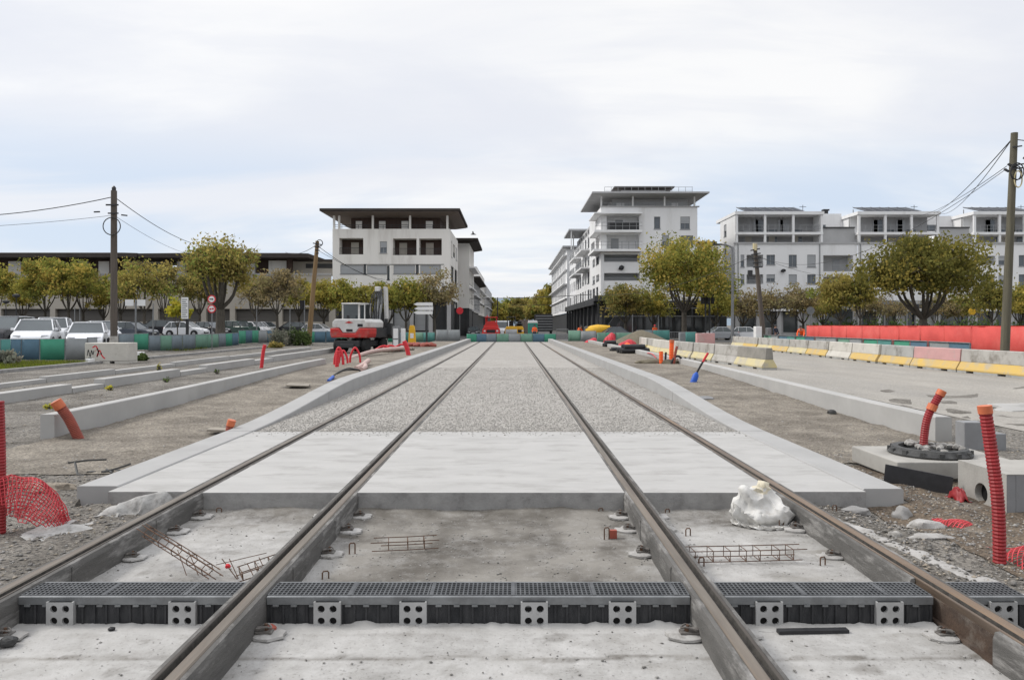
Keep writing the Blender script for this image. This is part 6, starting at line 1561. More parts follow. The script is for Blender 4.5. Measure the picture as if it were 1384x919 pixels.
def roofed(pa, pb, ptop, name='roof'):
    x0, x1 = X(pa), X(pb); z1 = Z(ptop)
    b.part('upper_wall', M_brown, lambda m: [m.box(x0+1, x1-1, 1.5, 1.7, zb, z1-.3), m.box(x0+1, x0+1.2, 1.7, 10, zb, z1-.3), m.box(x1-1.2, x1-1, 1.7, 10, zb, z1-.3)])
    b.part(name, M_roof, lambda m: m.add([(x0-2.5, -2, z1-.7), (x1+2.5, -2, z1-.7), (x1+2.5, 12, z1-.7), (x0-2.5, 12, z1-.7), (x0-2.5, -2, z1-.15), (x1+2.5, -2, z1-.15), (x1+2.5, 12, z1-.15), (x0-2.5, 12, z1-.15), (x0+1.2, 1.5, z1+.25), (x1-1.2, 1.5, z1+.25), (x1-1.2, 9, z1+.25), (x0+1.2, 9, z1+.25)],
           [(0, 1, 2, 3), (0, 1, 5, 4), (1, 2, 6, 5), (2, 3, 7, 6), (3, 0, 4, 7), (4, 5, 9, 8), (5, 6, 10, 9), (6, 7, 11, 10), (7, 4, 8, 11), (8, 9, 10, 11)]))
roofed(-108, 170, 342.5); roofed(222, 397, 343)
for a, c in ((5, 22), (128, 146), (235, 246), (330, 341), (360, 385), (60, 80), (100, 112), (270, 290), (-60, -40)): b.part('white_panel', M_render, lambda m: m.box(X(a), X(c), .9, 1.49, zb+.26, Z(352.5 if c < 380 else 351.5)))
for px in (150, 226, 390): b.part('gallery_post', M_brown, lambda m: m.box(X(px)-.35, X(px)+.35, .2, .8, zb+.26, Z(350)))
for pa, pb in ((178, 216), (408, 449)):
    b.part('linking_wall', M_beige, lambda m: m.box(X(pa)-3, X(pb), 2, 2.2, zb, Z(351.6))); b.part('linking_band', M_dkshop, lambda m: m.box(X(pa), X(pb), 1.9, 1.99, Z(361), Z(355))); b.part('linking_roof', M_roof, lambda m: m.box(X(pa)-1, X(pb), 1.2, 9, Z(352), Z(349.5)))
# ================================================================ trees
PAL = {'green': [(0.255, 0.265, 0.063), (0.353, 0.323, 0.077), (0.173, 0.182, 0.048), (0.462, 0.355, 0.09)], 'dark': [(0.165, 0.158, 0.045), (0.227, 0.205, 0.053), (0.115, 0.113, 0.033), (0.304, 0.243, 0.062)], 'yellow': [(0.37, 0.31, 0.074), (0.286, 0.273, 0.068), (0.432, 0.347, 0.084), (0.219, 0.212, 0.058)], 'rust': [(0.282, 0.227, 0.08), (0.224, 0.211, 0.068), (0.341, 0.266, 0.086), (0.176, 0.183, 0.064)], 'bare': [(0.292, 0.239, 0.134), (0.23, 0.191, 0.11), (0.355, 0.271, 0.133), (0.253, 0.225, 0.104)], 'lime': [(0.47, 0.426, 0.05), (0.377, 0.377, 0.055), (0.531, 0.441, 0.067)], 'bush': [(0.1, 0.141, 0.051), (0.14, 0.19, 0.065), (0.07, 0.095, 0.042)], 'lavender': [(0.199, 0.208, 0.161), (0.155, 0.163, 0.131), (0.251, 0.235, 0.189)], 'mix': [(0.222, 0.258, 0.066), (0.326, 0.275, 0.08), (0.252, 0.207, 0.073), (0.402, 0.332, 0.097)]}
LM = {k: [leafmat('leaf_%s_tone%d' % (k, i), c) for i, c in enumerate(v)] for k, v in PAL.items()}
def leaves(name, pts, tones, mats, size, rg, parent, squash=.6):
    """small leaf faces at the given points, each turned its own way"""
    n = len(pts); P_ = np.array(pts); a = rg.normal(size=(n, 3)); a[:, 2] *= squash; a /= np.linalg.norm(a, axis=1)[:, None]+1e-9
    u = np.cross(a, rg.normal(size=(n, 3))); u /= np.linalg.norm(u, axis=1)[:, None]+1e-9; w = np.cross(a, u)
    s_ = size*(.45+1.15*rg.random(n)**1.5)[:, None]; l = (.55+.35*rg.random(n))[:, None]
    V = np.stack([P_-u*s_, P_-w*s_*l, P_+u*s_, P_+w*s_*l], 1).reshape(-1, 3)
    me = bpy.data.meshes.new(name); me.vertices.add(4*n); me.vertices.foreach_set('co', V.ravel()); me.loops.add(4*n); me.loops.foreach_set('vertex_index', np.arange(4*n, dtype=np.int32))
    me.polygons.add(n); me.polygons.foreach_set('loop_start', np.arange(0, 4*n, 4, dtype=np.int32))
    for m in mats: me.materials.append(m)
    me.polygons.foreach_set('material_index', np.array(tones, np.int32)); me.update(calc_edges=True)
    o = bpy.data.objects.new(name, me); COL.objects.link(o); o.parent = parent; return o
def tree(label, x, y, top, R_, pal, dens=1.0, trunk=.16, fork=.28, lo=.29, seed=0, leaf=.115, group='trees', bare=0, z=None, name='tree', multi=6, flat=1.0):
    rg = np.random.default_rng(seed+100); z = H(x, y, False) if z is None else z; Hh = top-z
    t = thing(name, label, 'tree', (x, y, z), 0, group)
    zf = Hh*fork; zc = Hh*(lo+1)/2; rz = Hh*(1-lo)/2
    # clump centres on and inside an uneven dome
    K = int(26+34*min(1.6, R_/3)); C = []
    while len(C) < K:
        d = rg.normal(size=3); d /= np.linalg.norm(d)
        if d[2] < -.55: continue
        lump = .97+.42*mn.noise(Vector(d*1.7)+Vector((seed*1.3, 0, 0)))+.24*mn.noise(Vector(d*4)+Vector((0, seed, 0)))
        r = rg.random()**.42*lump*.86
        C.append(np.array([d[0]*R_*r, d[1]*R_*r, zc+d[2]*rz*r*(1 if d[2] > 0 else .9)]))
    C = np.array(C); lean = rg.normal(size=2)*.12*R_*.3
    # trunk and vase of limbs
    mb = MB(); f0 = Vector((lean[0]*.4, lean[1]*.4, zf)); mb.tube([(0, 0, -.15), (0, 0, .1), (lean[0]*.2, lean[1]*.2, zf*.5), tuple(f0)], [trunk*1.5, trunk*1.12, trunk, trunk*.92], 8)
    tb = mb.build('trunk', M_bark, t, smooth=60)
    mb = MB(); nodes = []
    for k in range(multi):
        a = 2*math.pi*(k+.6*rg.random())/multi; sp = R_*(.34+.2*rg.random()); e = Vector((sp*math.cos(a)+lean[0], sp*math.sin(a)+lean[1], zf+(zc-zf)*(.85+.5*rg.random())))
        m_ = f0.lerp(e, .5)+Vector((math.cos(a)*.08*R_, math.sin(a)*.08*R_, -.05*Hh)); path = spline([f0, m_, e], 4)
        mb.tube(path, [trunk*.5-(trunk*.3)*i/8 for i in range(9)], 5); nodes.append(e)
    nodes.append(Vector((lean[0], lean[1], zc+rz*.2))); mb.tube([f0, nodes[-1]], [trunk*.5, trunk*.2], 5)
    for c in C:
        c = Vector(c); n_ = min(nodes, key=lambda q: (q-c).length+max(0, q.z-c.z)*.8); m_ = n_.lerp(c, .5)+Vector(rg.normal(size=3))*.06*R_
        mb.tube([n_, m_, c], [trunk*.22, trunk*.13, trunk*.04+.008], 4)
        for k in range(3 if not bare else 6):
            e = c+Vector(rg.normal(size=3)*np.array([.16, .16, .13])*R_)+Vector((0, 0, .04*R_)); mb.tube([m_.lerp(c, .3+.5*rg.random()), e], [trunk*.07+.006, .006], 3)
    mb.build('branches', M_bark, t)
    # foliage
    n = int(6400*dens*(R_/3)**1.7*(.17/leaf)**1.5); idx = rg.integers(0, K, n); wt = rg.random(K)
    if bare: keep = wt > bare*.75; idx = idx[keep[idx]]
    sg = .19*R_*(.6+.8*rg.random(K)); pts = C[idx]+np.clip(rg.normal(size=(len(idx), 3)), -1.75, 1.75)*sg[idx][:, None]*np.array([1, 1, .72*flat])
    tone = rg.integers(0, len(LM[pal]), K)[idx]; sw = rg.random(len(idx)) < .3; tone = np.where(sw, rg.integers(0, len(LM[pal]), len(idx)), tone)
    ok = np.array([mn.noise(Vector(p*(1.5/R_*1.6))+Vector((seed, 3, 0))) > -.26 for p in pts]) & (pts[:, 2] > zf*.9)
    if ok.sum(): leaves('crown', pts[ok], tone[ok], LM[pal], leaf, rg, t)
    return t
def ptree(px, Y, toppx, rpx, label, pal, basepx=None, **k):
    return tree(label, GX(px, Y), Y, GZ(toppx, Y), rpx*1.12*Y/1000, pal, **k)
gl = 'street trees before the long building'; i = 0
TL = [(-8, 85, 350, 27, 'green', 'green tree cut by the left edge', {}), (30, 90, 372, 20, 'yellow', 'small yellowish tree at the left behind the dark car', {'bare': .3}), (62, 84, 345, 32, 'green', 'round green tree above the parked white cars', {'dens': 1.2}), (93, 82, 343, 30, 'green', 'green tree with thick trunk right of the round green tree', {'dens': 1.1}),
      (113, 88, 351, 24, 'rust', 'orange tinged tree left of the brown pole', {}), (140, 86, 378, 17, 'yellow', 'small yellow green tree just left of the brown pole', {}), (163, 84, 357, 22, 'green', 'green tree just right of the brown pole', {}), (195, 80, 345, 33, 'mix', 'sparse brownish tree above the white name boards', {'dens': .75, 'bare': .35}),
      (222, 86, 352, 24, 'rust', 'brown tree behind the white hatchback', {'dens': .8, 'bare': .2}), (240, 66, 402, 14, 'lime', 'small bright yellow tree beside the notice board', {'leaf': .12, 'trunk': .06}), (270, 88, 358, 26, 'rust', 'brown tree left behind the big tree', {'dens': .8}),
      (298, 66, 316, 46, 'mix', 'biggest tree on the left, tall with a thick trunk beside the round signs', {'trunk': .42, 'dens': 1.05, 'lo': .33, 'bare': .1}), (345, 84, 372, 23, 'bare', 'thin brown tree with bare twigs right of the biggest tree', {'dens': .55, 'bare': .4}), (375, 82, 358, 30, 'bare', 'wide brown half bare tree left of the tan pole', {'dens': .8, 'bare': .2}),
      (404, 88, 372, 20, 'mix', 'narrow olive tree behind the tan pole', {}), (438, 86, 371, 26, 'yellow', 'yellow green tree right of the tan pole', {}), (470, 85, 376, 24, 'green', 'olive green tree behind the excavator cab', {}), (497, 84, 382, 20, 'yellow', 'yellow green tree behind the excavator boom', {}), (525, 85, 380, 22, 'mix', 'brown green tree right of the excavator boom', {}), (549, 83, 373, 26, 'green', 'bright green tree above the arrow sign', {}), (588, 84, 362, 30, 'bare', 'grey half bare tree before the corner of the white house', {'dens': .5, 'bare': .35})]
for i, (px, Y, tp, r, pal, lab, kw) in enumerate(TL): ptree(px, Y, tp, r, lab, pal, seed=i, group=gl, **kw)
gr_ = 'street trees before the shops and apartments'
TR = [(845, 88, 380, 28, 'rust', 'brown yellow tree before the tower entrance', {'dens': .9}), (884, 88, 388, 22, 'yellow', 'ochre tree left behind the big green tree', {}), (925, 78, 321, 57, 'green', 'big spreading green tree before the white tower', {'trunk': .28, 'dens': 1.25, 'lo': .28, 'multi': 8}), (968, 88, 388, 26, 'yellow', 'ochre tree right behind the big green tree', {}), (1004, 90, 392, 22, 'bare', 'bare twiggy tree left of the leaning pole', {'dens': .45, 'bare': .4}),
      (1044, 88, 384, 30, 'bare', 'wide bare tree right behind the leaning pole', {'dens': .4, 'bare': .5}), (1086, 90, 385, 25, 'bare', 'sparse brown tree by the shop door', {'dens': .7, 'bare': .3}), (1112, 92, 392, 20, 'rust', 'small rusty tree left of the olive tree', {}), (1136, 84, 368, 32, 'mix', 'olive and yellow tree left of the big dark tree', {'dens': 1.0}), (1163, 82, 362, 17, 'dark', 'narrow dark green tree touching the big dark tree', {'dens': 1.2}), (1178, 90, 392, 22, 'bare', 'sparse tree under the left side of the big dark tree', {'dens': .4, 'bare': .4}),
      (1206, 92, 396, 22, 'bare', 'thin tree left of the big dark trunk', {'dens': .4, 'bare': .4}), (1248, 62, 318, 73, 'dark', 'biggest dark green tree with a broad umbrella crown on the right', {'trunk': .34, 'dens': 1.25, 'lo': .31, 'fork': .24, 'multi': 9, 'flat': .9}), (1268, 92, 396, 22, 'bare', 'thin tree right of the big dark trunk', {'dens': .5, 'bare': .4}), (1300, 92, 396, 23, 'mix', 'olive brown tree under the right side of the big dark tree', {'dens': .6, 'bare': .2}), (1340, 80, 372, 24, 'dark', 'dark green tree between the big dark tree and the tall pole', {}), (1378, 86, 384, 26, 'yellow', 'yellow green tree behind the tall pole', {}), (1408, 84, 380, 24, 'green', 'green tree cut by the right edge', {})]
for i, (px, Y, tp, r, pal, lab, kw) in enumerate(TR): ptree(px, Y, tp, r, lab, pal, seed=40+i, group=gr_, **kw)
gs = 'trees at the far end of the street'
TS = [(667, 300, 403, 13, 'mix'), (680, 280, 408, 12, 'green'), (692, 320, 402, 14, 'mix'), (704, 290, 403, 13, 'rust'), (715, 300, 401, 13, 'yellow'), (726, 280, 400, 14, 'yellow'), (735, 260, 394, 14, 'rust'), (744, 240, 385, 15, 'yellow'), (752, 225, 378, 14, 'yellow'), (660, 340, 405, 12, 'green'), (698, 240, 412, 10, 'rust'), (675, 230, 415, 10, 'yellow'), (722, 230, 410, 11, 'mix')]
TSL = ['far tree at the left side of the street end', 'far green tree behind the red machine', 'far mixed tree in the middle of the street end', 'far rusty tree above the yellow machine', 'far ochre tree above the toilet cabin', 'far ochre tree right of the toilet cabin', 'far rusty tree above the black container', 'tall far ochre tree beside the right houses', 'tallest far ochre tree against the right houses', 'farthest low green tree beside the left houses', 'low rusty tree before the far row', 'low ochre tree above the red machine', 'low mixed tree before the far ochre trees']
for i, (px, Y, tp, r, pal) in enumerate(TS): ptree(px, Y, tp, r, TSL[i], pal, seed=80+i, group=gs, leaf=.36, dens=2.6, lo=.15, fork=.15, trunk=.25)
# hedges and bushes
def bush(label, x, y, w, h, pal, seed, n=1300, leaf=.07, name='bush', group=None, d=None, z=None):
    rg = np.random.default_rng(seed); z = H(x, y, False) if z is None else z; t = thing(name, label, 'bush', (x, y, z), 0, group); d = w if d is None else d
    C = np.array([[rg.uniform(-.8, .8)*w, rg.uniform(-.8, .8)*d, h*(.25+.6*rg.random())] for _ in range(22)]); C[:, 2] *= 1-.5*(np.abs(C[:, 0])/w)**2
    idx = rg.integers(0, 22, n); p = C[idx]+rg.normal(size=(n, 3))*np.array([.2*w, .2*d, .17*h]); p[:, 2] = np.abs(p[:, 2])
    leaves('foliage', p, rg.integers(0, 3, 22)[idx], LM[pal][:3], leaf, rg, t)
    mb = MB()
    for c in C: mb.tube([(c[0]*.2, c[1]*.2, 0), tuple(c)], [.02, .006], 4)
    mb.build('stems', M_bark, t)
gb = 'bushes at the edge of the site'
for px, Y, wpx, tp, pal, lab in ((374, 60, 12, 446, 'lavender', 'grey green bush right of the left fence'), (388, 62, 13, 448, 'lavender', 'second grey bush beside the first'), (398, 62, 9, 444, 'bush', 'bright green bush among the grey ones'), (410, 62, 9, 447, 'bush', 'dark green bush right of the bright green one'), (372, 56, 9, 463, 'rust', 'dry rusty bush below the grey bushes'), (8, 31, 16, 475, 'lavender', 'dry grey bush in the grass at the left edge'), (192, 36, 5, 484, 'bush', 'small dark bush at the foot of the white slabs')):
    x = GX(px, Y); z = H(x, Y, False); bush(lab, x, Y, wpx*Y/1000, max(.3, GZ(tp, Y)-z), pal, int(px), group=gb)
for k in range(9):
    px = 1112+k*33; bush('low green hedge bush behind the red hoarding, %s from the left' % ORD[k], GX(px, 85), 85, 1.6, GZ(431+1.5*(k % 3), 85)+.12, 'bush', 300+k, 700, .12, 'hedge', 'hedge bushes behind the red hoarding', .8)
for px, py, lab in ((66, 552, 'at the left among the kerb stones'), (149, 527, 'beside the kerb stones above the leaning pipe'), (215, 502, 'tallest, in the gravel beyond the kerb stones'), (225, 516, 'in the gap of the kerb rows'), (293, 505, 'farthest, by the kerb row')):
    Y = 1740/(py-439); bush('tiny yellow green weed '+lab, GX(px, Y), Y, (.10), .14 if px != 215 else .38, 'bush' if px > 220 else 'lime', px, 45, .028, 'weed', 'weeds sprouting on the left gravel')
# grass
def grass(name, region, n, h, pal, seed):
    rg = np.random.default_rng(seed); V = []; k = 0
    pts = [region(rg) for _ in range(n)]
    V = np.zeros((n*3, 3)); T = np.zeros(n, np.int32)
    for i, (x, y) in enumerate(pts):
        z = H(x, y, False); hh = h*(.4+.9*rg.random())*(1+.6*mn.noise(Vector((x*.8, y*.8, 0)))); a = rg.random()*6.28; w = .02+.03*rg.random(); l = rg.normal(size=2)*.4*hh
        V[i*3] = (x-w*math.cos(a), y-w*math.sin(a), z); V[i*3+1] = (x+w*math.cos(a), y+w*math.sin(a), z); V[i*3+2] = (x+l[0], y+l[1], z+hh)
        T[i] = 0 if mn.noise(Vector((x*1.2, y*1.2, 4)))+.3*rg.random() > .1 else (1 if rg.random() < .6 else 2)
    me = bpy.data.meshes.new(name); me.vertices.add(3*n); me.vertices.foreach_set('co', V.ravel()); me.loops.add(3*n); me.loops.foreach_set('vertex_index', np.arange(3*n, dtype=np.int32)); me.polygons.add(n); me.polygons.foreach_set('loop_start', np.arange(0, 3*n, 3, dtype=np.int32))
    for m in LM['grass']: me.materials.append(m)
    me.polygons.foreach_set('material_index', T); me.update(calc_edges=True); o = bpy.data.objects.new(name, me); COL.objects.link(o); return tag(o, kind='stuff')
LM['grass'] = [leafmat('leaf_grass_%d' % i, c) for i, c in enumerate([(.16, .19, .03), (.11, .14, .03), (.16, .15, .06)])]
def rga(rg):
    y = 27.2+rg.random()*6; return (-18.8-rg.random()*min(9, 1.2+(33.6-y)*1.6), y)
grass('grass', rga, 12000, .16, 'grass', 1)
def rgb(rg): return (-19.6-rg.random()*10, 45.5+rg.random()*13)
grass('grass', lambda rg: (lambda y: (-20.2-(y-45)*.12-rg.random()*8, y))(45.5+rg.random()*14), 12000, .18, 'grass', 2)

# ================================================================ vehicles
def car(label, x, y, face, paint, kind='hatch', group='parked cars', L_=4.1, W_=1.76, Hh=1.46, z=None, roofm=None):
    z = H(x, y, False)+.014 if z is None else z
    t = thing('parked_car', label, 'car', (x, y, z), math.atan2(-face[0], face[1]), group)     # local +y is the nose
    h = L_/2; k = Hh/1.46; w = W_/2
    belt = .92*k
    if kind == 'sedan': G_ = [(-h*.66, belt), (-h*.34, Hh), (h*.10, Hh), (h*.48, belt)]; body = [(-h, .35), (-h*.99, belt-.05), (-h*.66, belt), (h*.48, belt), (h*.92, .72*k), (h, .58*k), (h, .28), (h*.9, .2), (-h*.9, .22)]
    elif kind == 'suv': G_ = [(-h*.92, belt), (-h*.80, Hh*.97), (-h*.3, Hh), (h*.10, Hh*.99), (h*.42, belt)]; body = [(-h, .4), (-h*.97, belt), (h*.42, belt), (h*.90, .88*k), (h*.99, .72*k), (h, .35), (h*.9, .26), (-h*.9, .28)]
    else: G_ = [(-h*.90, belt), (-h*.68, Hh*.97), (-h*.2, Hh), (h*.08, Hh*.985), (h*.46, belt)]; body = [(-h, .35), (-h*.96, belt), (h*.46, belt), (h*.88, .75*k), (h*.99, .6*k), (h, .28), (h*.9, .2), (-h*.9, .22)]
    mb = MB(); mb.prism(body, 'x', -w, w)
    for i in range(len(mb.v)):
        a, b, c = mb.v[i]; q = 1-.10*max(0, (abs(b)/h-.72)/.28)**2-(.04 if c > belt-.1 else 0); mb.v[i] = (a*q, b, c)
    bo = mb.build('body', paint, t, bevel=.07, smooth=35)
    # cabin: dark glass core under a painted roof with pillars
    wl, wt = w*.93, w*.74
    def wy(c): return wl+(wt-wl)*(c-belt)/(Hh-belt)
    mb = MB(); n = len(G_); v = [(-wy(c), b, c-.012) for b, c in G_]+[(wy(c), b, c-.012) for b, c in G_]
    mb.add(v, [tuple(range(n)), tuple(range(2*n-1, n-1, -1))]+[(i, n+i, n+i+1, i+1) for i in range(n-1)]); mb.build('glazing', M_glass, t)
    mb = MB(); top = [g for g in G_ if g[1] > Hh*.9]; m_ = len(top)
    v = [(-wy(c)-.012, b, c) for b, c in top]+[(wy(c)+.012, b, c) for b, c in top]; v2 = [(a*.94, b, c+.035) for a, b, c in v]
    mb.add(v+v2, [(i, i+1, m_+i+1, m_+i) for i in range(m_-1)]+[(2*m_+i, 2*m_+i+1, 3*m_+i+1, 3*m_+i) for i in range(m_-1)]+[(i, i+1, 2*m_+i+1, 2*m_+i) for i in range(m_-1)]+[(m_+i, m_+i+1, 3*m_+i+1, 3*m_+i) for i in range(m_-1)]+[(0, m_, 3*m_, 2*m_), (m_-1, 2*m_-1, 4*m_-1, 3*m_-1)])
    mb.build('roof', roofm or paint, t, smooth=40)
    for s_ in (-1, 1):
        for i in range(n-1):
            a, c = G_[i], G_[i+1]
            if a[1] > Hh*.9 and c[1] > Hh*.9: continue
            mb = MB(); mb.bar((s_*(wy(a[1])+.004), a[0], a[1]), (s_*(wy(c[1])+.004), c[0], c[1]), .05, .09); mb.build('pillar', paint, t)
        for yb in (-h*.12, -h*.55) if kind != 'sedan' else (-h*.10,):
            mb = MB(); mb.bar((s_*(wy(belt)+.003), yb, belt), (s_*(wy(Hh)+.003), yb-.04, Hh-.02), .03, .07); mb.build('pillar', paint, t)
    for s_ in (-1, 1):
        mb = MB(); mb.cb((s_*(wl+.10), h*.36, belt+.07), (.16, .10, .13)); mb.build('mirror', paint, t, bevel=.03)
        mb = MB(); mb.cb((s_*w*.66, h*.925, .66*k), (.34, .14, .14), Matrix.Rotation(-s_*.35, 4, 'Z')); mb.build('headlight', M_lens_w, t, bevel=.03)
        mb = MB(); mb.cb((s_*w*.72, -h*.955, .78*k), (.22, .08, .26)); mb.build('tail_light', M_lens_r, t, bevel=.02)
        for yb in (-h*.62, h*.60):
            rot = Matrix.Rotation(R(90), 4, 'Y'); r = .30*max(1, k*.98)
            mb = MB(); mb.lathe([(r+.07, 0), (r+.05, .02)], 20, (s_*(w*.985)-.01, yb, r), rot); mb.build('arch_shade_disc', M_black, t)  # black disc on the body in place of the arch's inner shade
            mb = MB(); mb.lathe([(r*.6, -.1), (r, -.09), (r, .09), (r*.62, .1)], 20, (s_*(w-.07), yb, r), rot); wh = mb.build('wheel', M_tyre, t, smooth=40)
            mb = MB(); mb.lathe([(r*.62, -.01), (r*.55, .0), (.0, .012)] if s_ > 0 else [(r*.62, .01), (r*.55, .0), (.0, -.012)], 16, (s_*(w-.07)+s_*.1, yb, r), rot); mb.build('rim', M_rim, wh)
    mb = MB(); mb.box(-w*.5, w*.5, h-.04, h+.012, .34, .50); mb.build('grille', M_black, t, bevel=.01)
    for s_ in (h+.013, -h-.008): mb = MB(); mb.box(-.26, .26, s_-.012, s_+.012, .44, .55); mb.build('number_plate', M_white, t)
    return t
fd = (.42, -.91)
def pcar(px, Y, lab, face, paint, *a, **k): return car(lab, GX(px, Y), Y, face, paint, *a, **k)
pcar(50, 37.4, 'white hatchback in the front row by the fence, nearer the left edge', fd, M_carwhite, 'hatch', Hh=1.5)
pcar(119, 39.2, 'white hatchback in the front row beside the brown pole', fd, M_carwhite, 'hatch')
pcar(72, 45, 'white high bodied car parked behind the two white hatchbacks', fd, M_carwhite, 'suv', Hh=1.66, L_=4.4, W_=1.84)
pcar(8, 40.5, 'dark bodied high car with a pale roof at the left edge', (.2, -1), M_carblack, 'suv', Hh=1.68, L_=4.5, W_=1.9, roofm=M_carsilver)
pcar(138, 47, 'silver car half hidden behind the second white hatchback', (.6, -.8), M_carsilver, 'hatch')
pcar(252, 72, 'white hatchback parked side on behind the notice board', (1, -.08), M_carwhite, 'hatch', L_=4.0)
pcar(286, 76, 'black car just right of the white side on hatchback', (.9, -.4), M_carblack, 'hatch', L_=3.9)
pcar(208, 74, 'black estate car behind the grey name sign', (-.95, -.3), M_carblack, 'suv', L_=4.5, Hh=1.6)
pcar(324, 80, 'dark green estate car right of the big tree trunk', (.9, -.45), M_cargreen, 'suv', L_=4.5, Hh=1.55)
pcar(345, 83, 'white car behind the dark green estate car', (.9, -.45), M_carwhite, 'hatch')
pcar(160, 74, 'low white car behind the brown pole', (1, -.2), M_carwhite, 'sedan')
pcar(829, 80, 'blue grey saloon car crossing before the tower', (-1, -.05), M_cargrey, 'sedan', group='cars on the cross street', L_=4.5, z=-.1)
pcar(971, 84, 'silver saloon car behind the traffic lights', (-1, -.1), M_carsilver, 'sedan', group='cars on the cross street', L_=4.4, z=-.1)
pcar(1012, 86, 'white car at the foot of the leaning pole on the right', (1, -.3), M_carwhite, 'hatch', group='cars on the cross street', z=-.1)
pcar(432, 84, 'white car left of the excavator behind the fence', (1, -.1), M_carwhite, 'hatch', z=H(GX(432, 84), 84)+.02)
pcar(640, 112, 'dark car at the left of the street beyond the red machine', (0, -1), M_carblack, 'hatch', group='cars on the cross street', z=-.1)

for px, Y, lab, f, m_, k_ in ((24, 53, 'grey car in the second row behind the dark high car', (.3, -1), M_carsilver, 'hatch'), (98, 54, 'dark car in the second row behind the white high car', (.3, -1), M_carblack, 'hatch'), (118, 62, 'pale car farther back between the white hatchback and the brown pole', (1, -.2), M_carwhite, 'hatch'),
        (180, 66, 'dark car beneath the white name boards', (1, -.15), M_cargrey, 'hatch'), (230, 84, 'silver car half hidden by the white side on hatchback', (1, -.1), M_carsilver, 'hatch'), (360, 86, 'silver car beside the pale post before the garage bays', (1, -.3), M_carsilver, 'hatch'), (392, 84, 'black car left of the tan pole', (-1, -.2), M_carblack, 'hatch'), (50, 66, 'silver car in the far row at the left', (1, -.1), M_carsilver, 'sedan')):
    pcar(px, Y, lab, f, m_, k_)
# ---- excavator seen from behind
ex = thing('wheeled_excavator', 'red and white wheeled excavator seen from behind with its boom raised', 'excavator', (GX(488, 47), 47, H(GX(488, 47), 47)), R(-16)); ex.scale = (.93, .93, .95)
mb = MB(); mb.box(-.85, .85, -1.9, 1.9, .42, .80); mb.box(-.5, .5, -2.0, 2.0, .35, .6); mb.box(-1.1, 1.1, -1.5, -1.2, .5, .8); mb.box(-1.1, 1.1, 1.2, 1.5, .5, .8); mb.lathe([(.65, .8), (.65, .95)], 20); mb.build('chassis', M_dkmetal, ex, bevel=.03)
for yb in (-1.25, 1.25):
    for s_ in (-1, 1):
        for q, xx in enumerate((1.02, .62)):
            mb = MB(); mb.lathe([(.25, -.15), (.44, -.15), (.48, -.08), (.48, .08), (.44, .15), (.25, .15)], 22, (s_*xx, yb, .48), Matrix.Rotation(R(90), 4, 'Y')); wh = mb.build('wheel', M_tyre, ex, smooth=35)
            if q == 0: mb = MB(); mb.lathe([(.26, -.12), (.26, .12), (.1, .14)] if s_ > 0 else [(.26, .12), (.26, -.12), (.1, -.14)], 14, (s_*xx, yb, .48), Matrix.Rotation(R(90), 4, 'Y')); mb.build('rim', M_galv, wh)
mb = MB(); mb.prism([(-1.3, 1.0), (1.3, 1.0), (1.38, 1.25), (1.38, 1.62), (.75, 1.62), (.48, 1.30), (-.48, 1.30), (-.75, 1.62), (-1.38, 1.62), (-1.38, 1.25)], 'y', -1.75, -.4); mb.build('counterweight', M_exred, ex, bevel=.06)
mb = MB(); mb.prism([(-.46, 1.32), (.46, 1.32), (.73, 1.645), (1.24, 1.645), (1.26, 2.02), (1.05, 2.22), (-1.05, 2.22), (-1.26, 2.02), (-1.24, 1.645), (-.73, 1.645)], 'y', -1.68, .9); mb.build('engine_hood', M_exwhite, ex, bevel=.06)
mb = MB(); mb.box(-1.25, 1.25, -.38, 1.5, 1.0, 1.63); mb.build('upper_deck', M_dkmetal, ex, bevel=.02)
mb = MB(); mb.box(-.20, .26, -1.70, -1.685, 1.40, 1.56); mb.build('name_plate', M_black, ex); mb = MB(); mb.prism([(-.3, 1.98), (0, 2.08), (.3, 1.98), (0, 1.93)], 'y', -1.70, -1.684); mb.build('emblem', M_exred, ex)
mb = MB(); mb.box(.62, 1.0, -1.695, -1.684, 1.72, 1.9); mb.build('vent', M_black, ex)
cb = MB(); x0, x1, y0, y1, z0, z1 = -1.24, -.02, -.25, 1.35, 2.0, 3.25
for a, b_ in ((x0, y0), (x1, y0), (x0, y1), (x1, y1)): cb.box(a-.06, a+.06, b_-.06, b_+.06, z0, z1-.05)
cb.box(x0-.08, x1+.08, y0-.1, y1+.1, z1-.05, z1+.06); cb.box(x0-.06, x1+.06, y0-.06, y1+.06, 1.64, z0+.15); cabo = cb.build('cab', M_exwhite, ex, bevel=.03)
mb = MB(); mb.box(x0+.03, x1-.03, y0-.01, y1+.01, z0+.16, z1-.06); mb.build('cab_glass', M_glass, cabo)
mb = MB(); mb.bar((x1, y0-.1, z1-.05), (.35, y0+.1, z1-.05), .06); mb.bar((.35, y0+.1, z1-.05), (.35, y0+.1, 2.1), .06); mb.build('guard_rail', M_exwhite, ex)
mb = MB(); mb.tube([(-.5, -.9, 2.2), (-.5, -.9, 2.46)], .11, 10); mb.build('exhaust', M_black, ex)
mb = MB(); mb.bar((1.38, .6, 1.6), (1.55, .6, 2.0), .05); mb.cb((1.6, .6, 2.1), (.22, .06, .3)); mb.build('mirror', M_black, ex)
mb = MB(); mb.prism([(.9, 1.7), (1.35, 1.65), (2.0, 3.6), (1.75, 4.35), (1.45, 4.3), (1.55, 3.6)], 'x', .42, .70); mb.build('boom', M_galv, ex, bevel=.03)
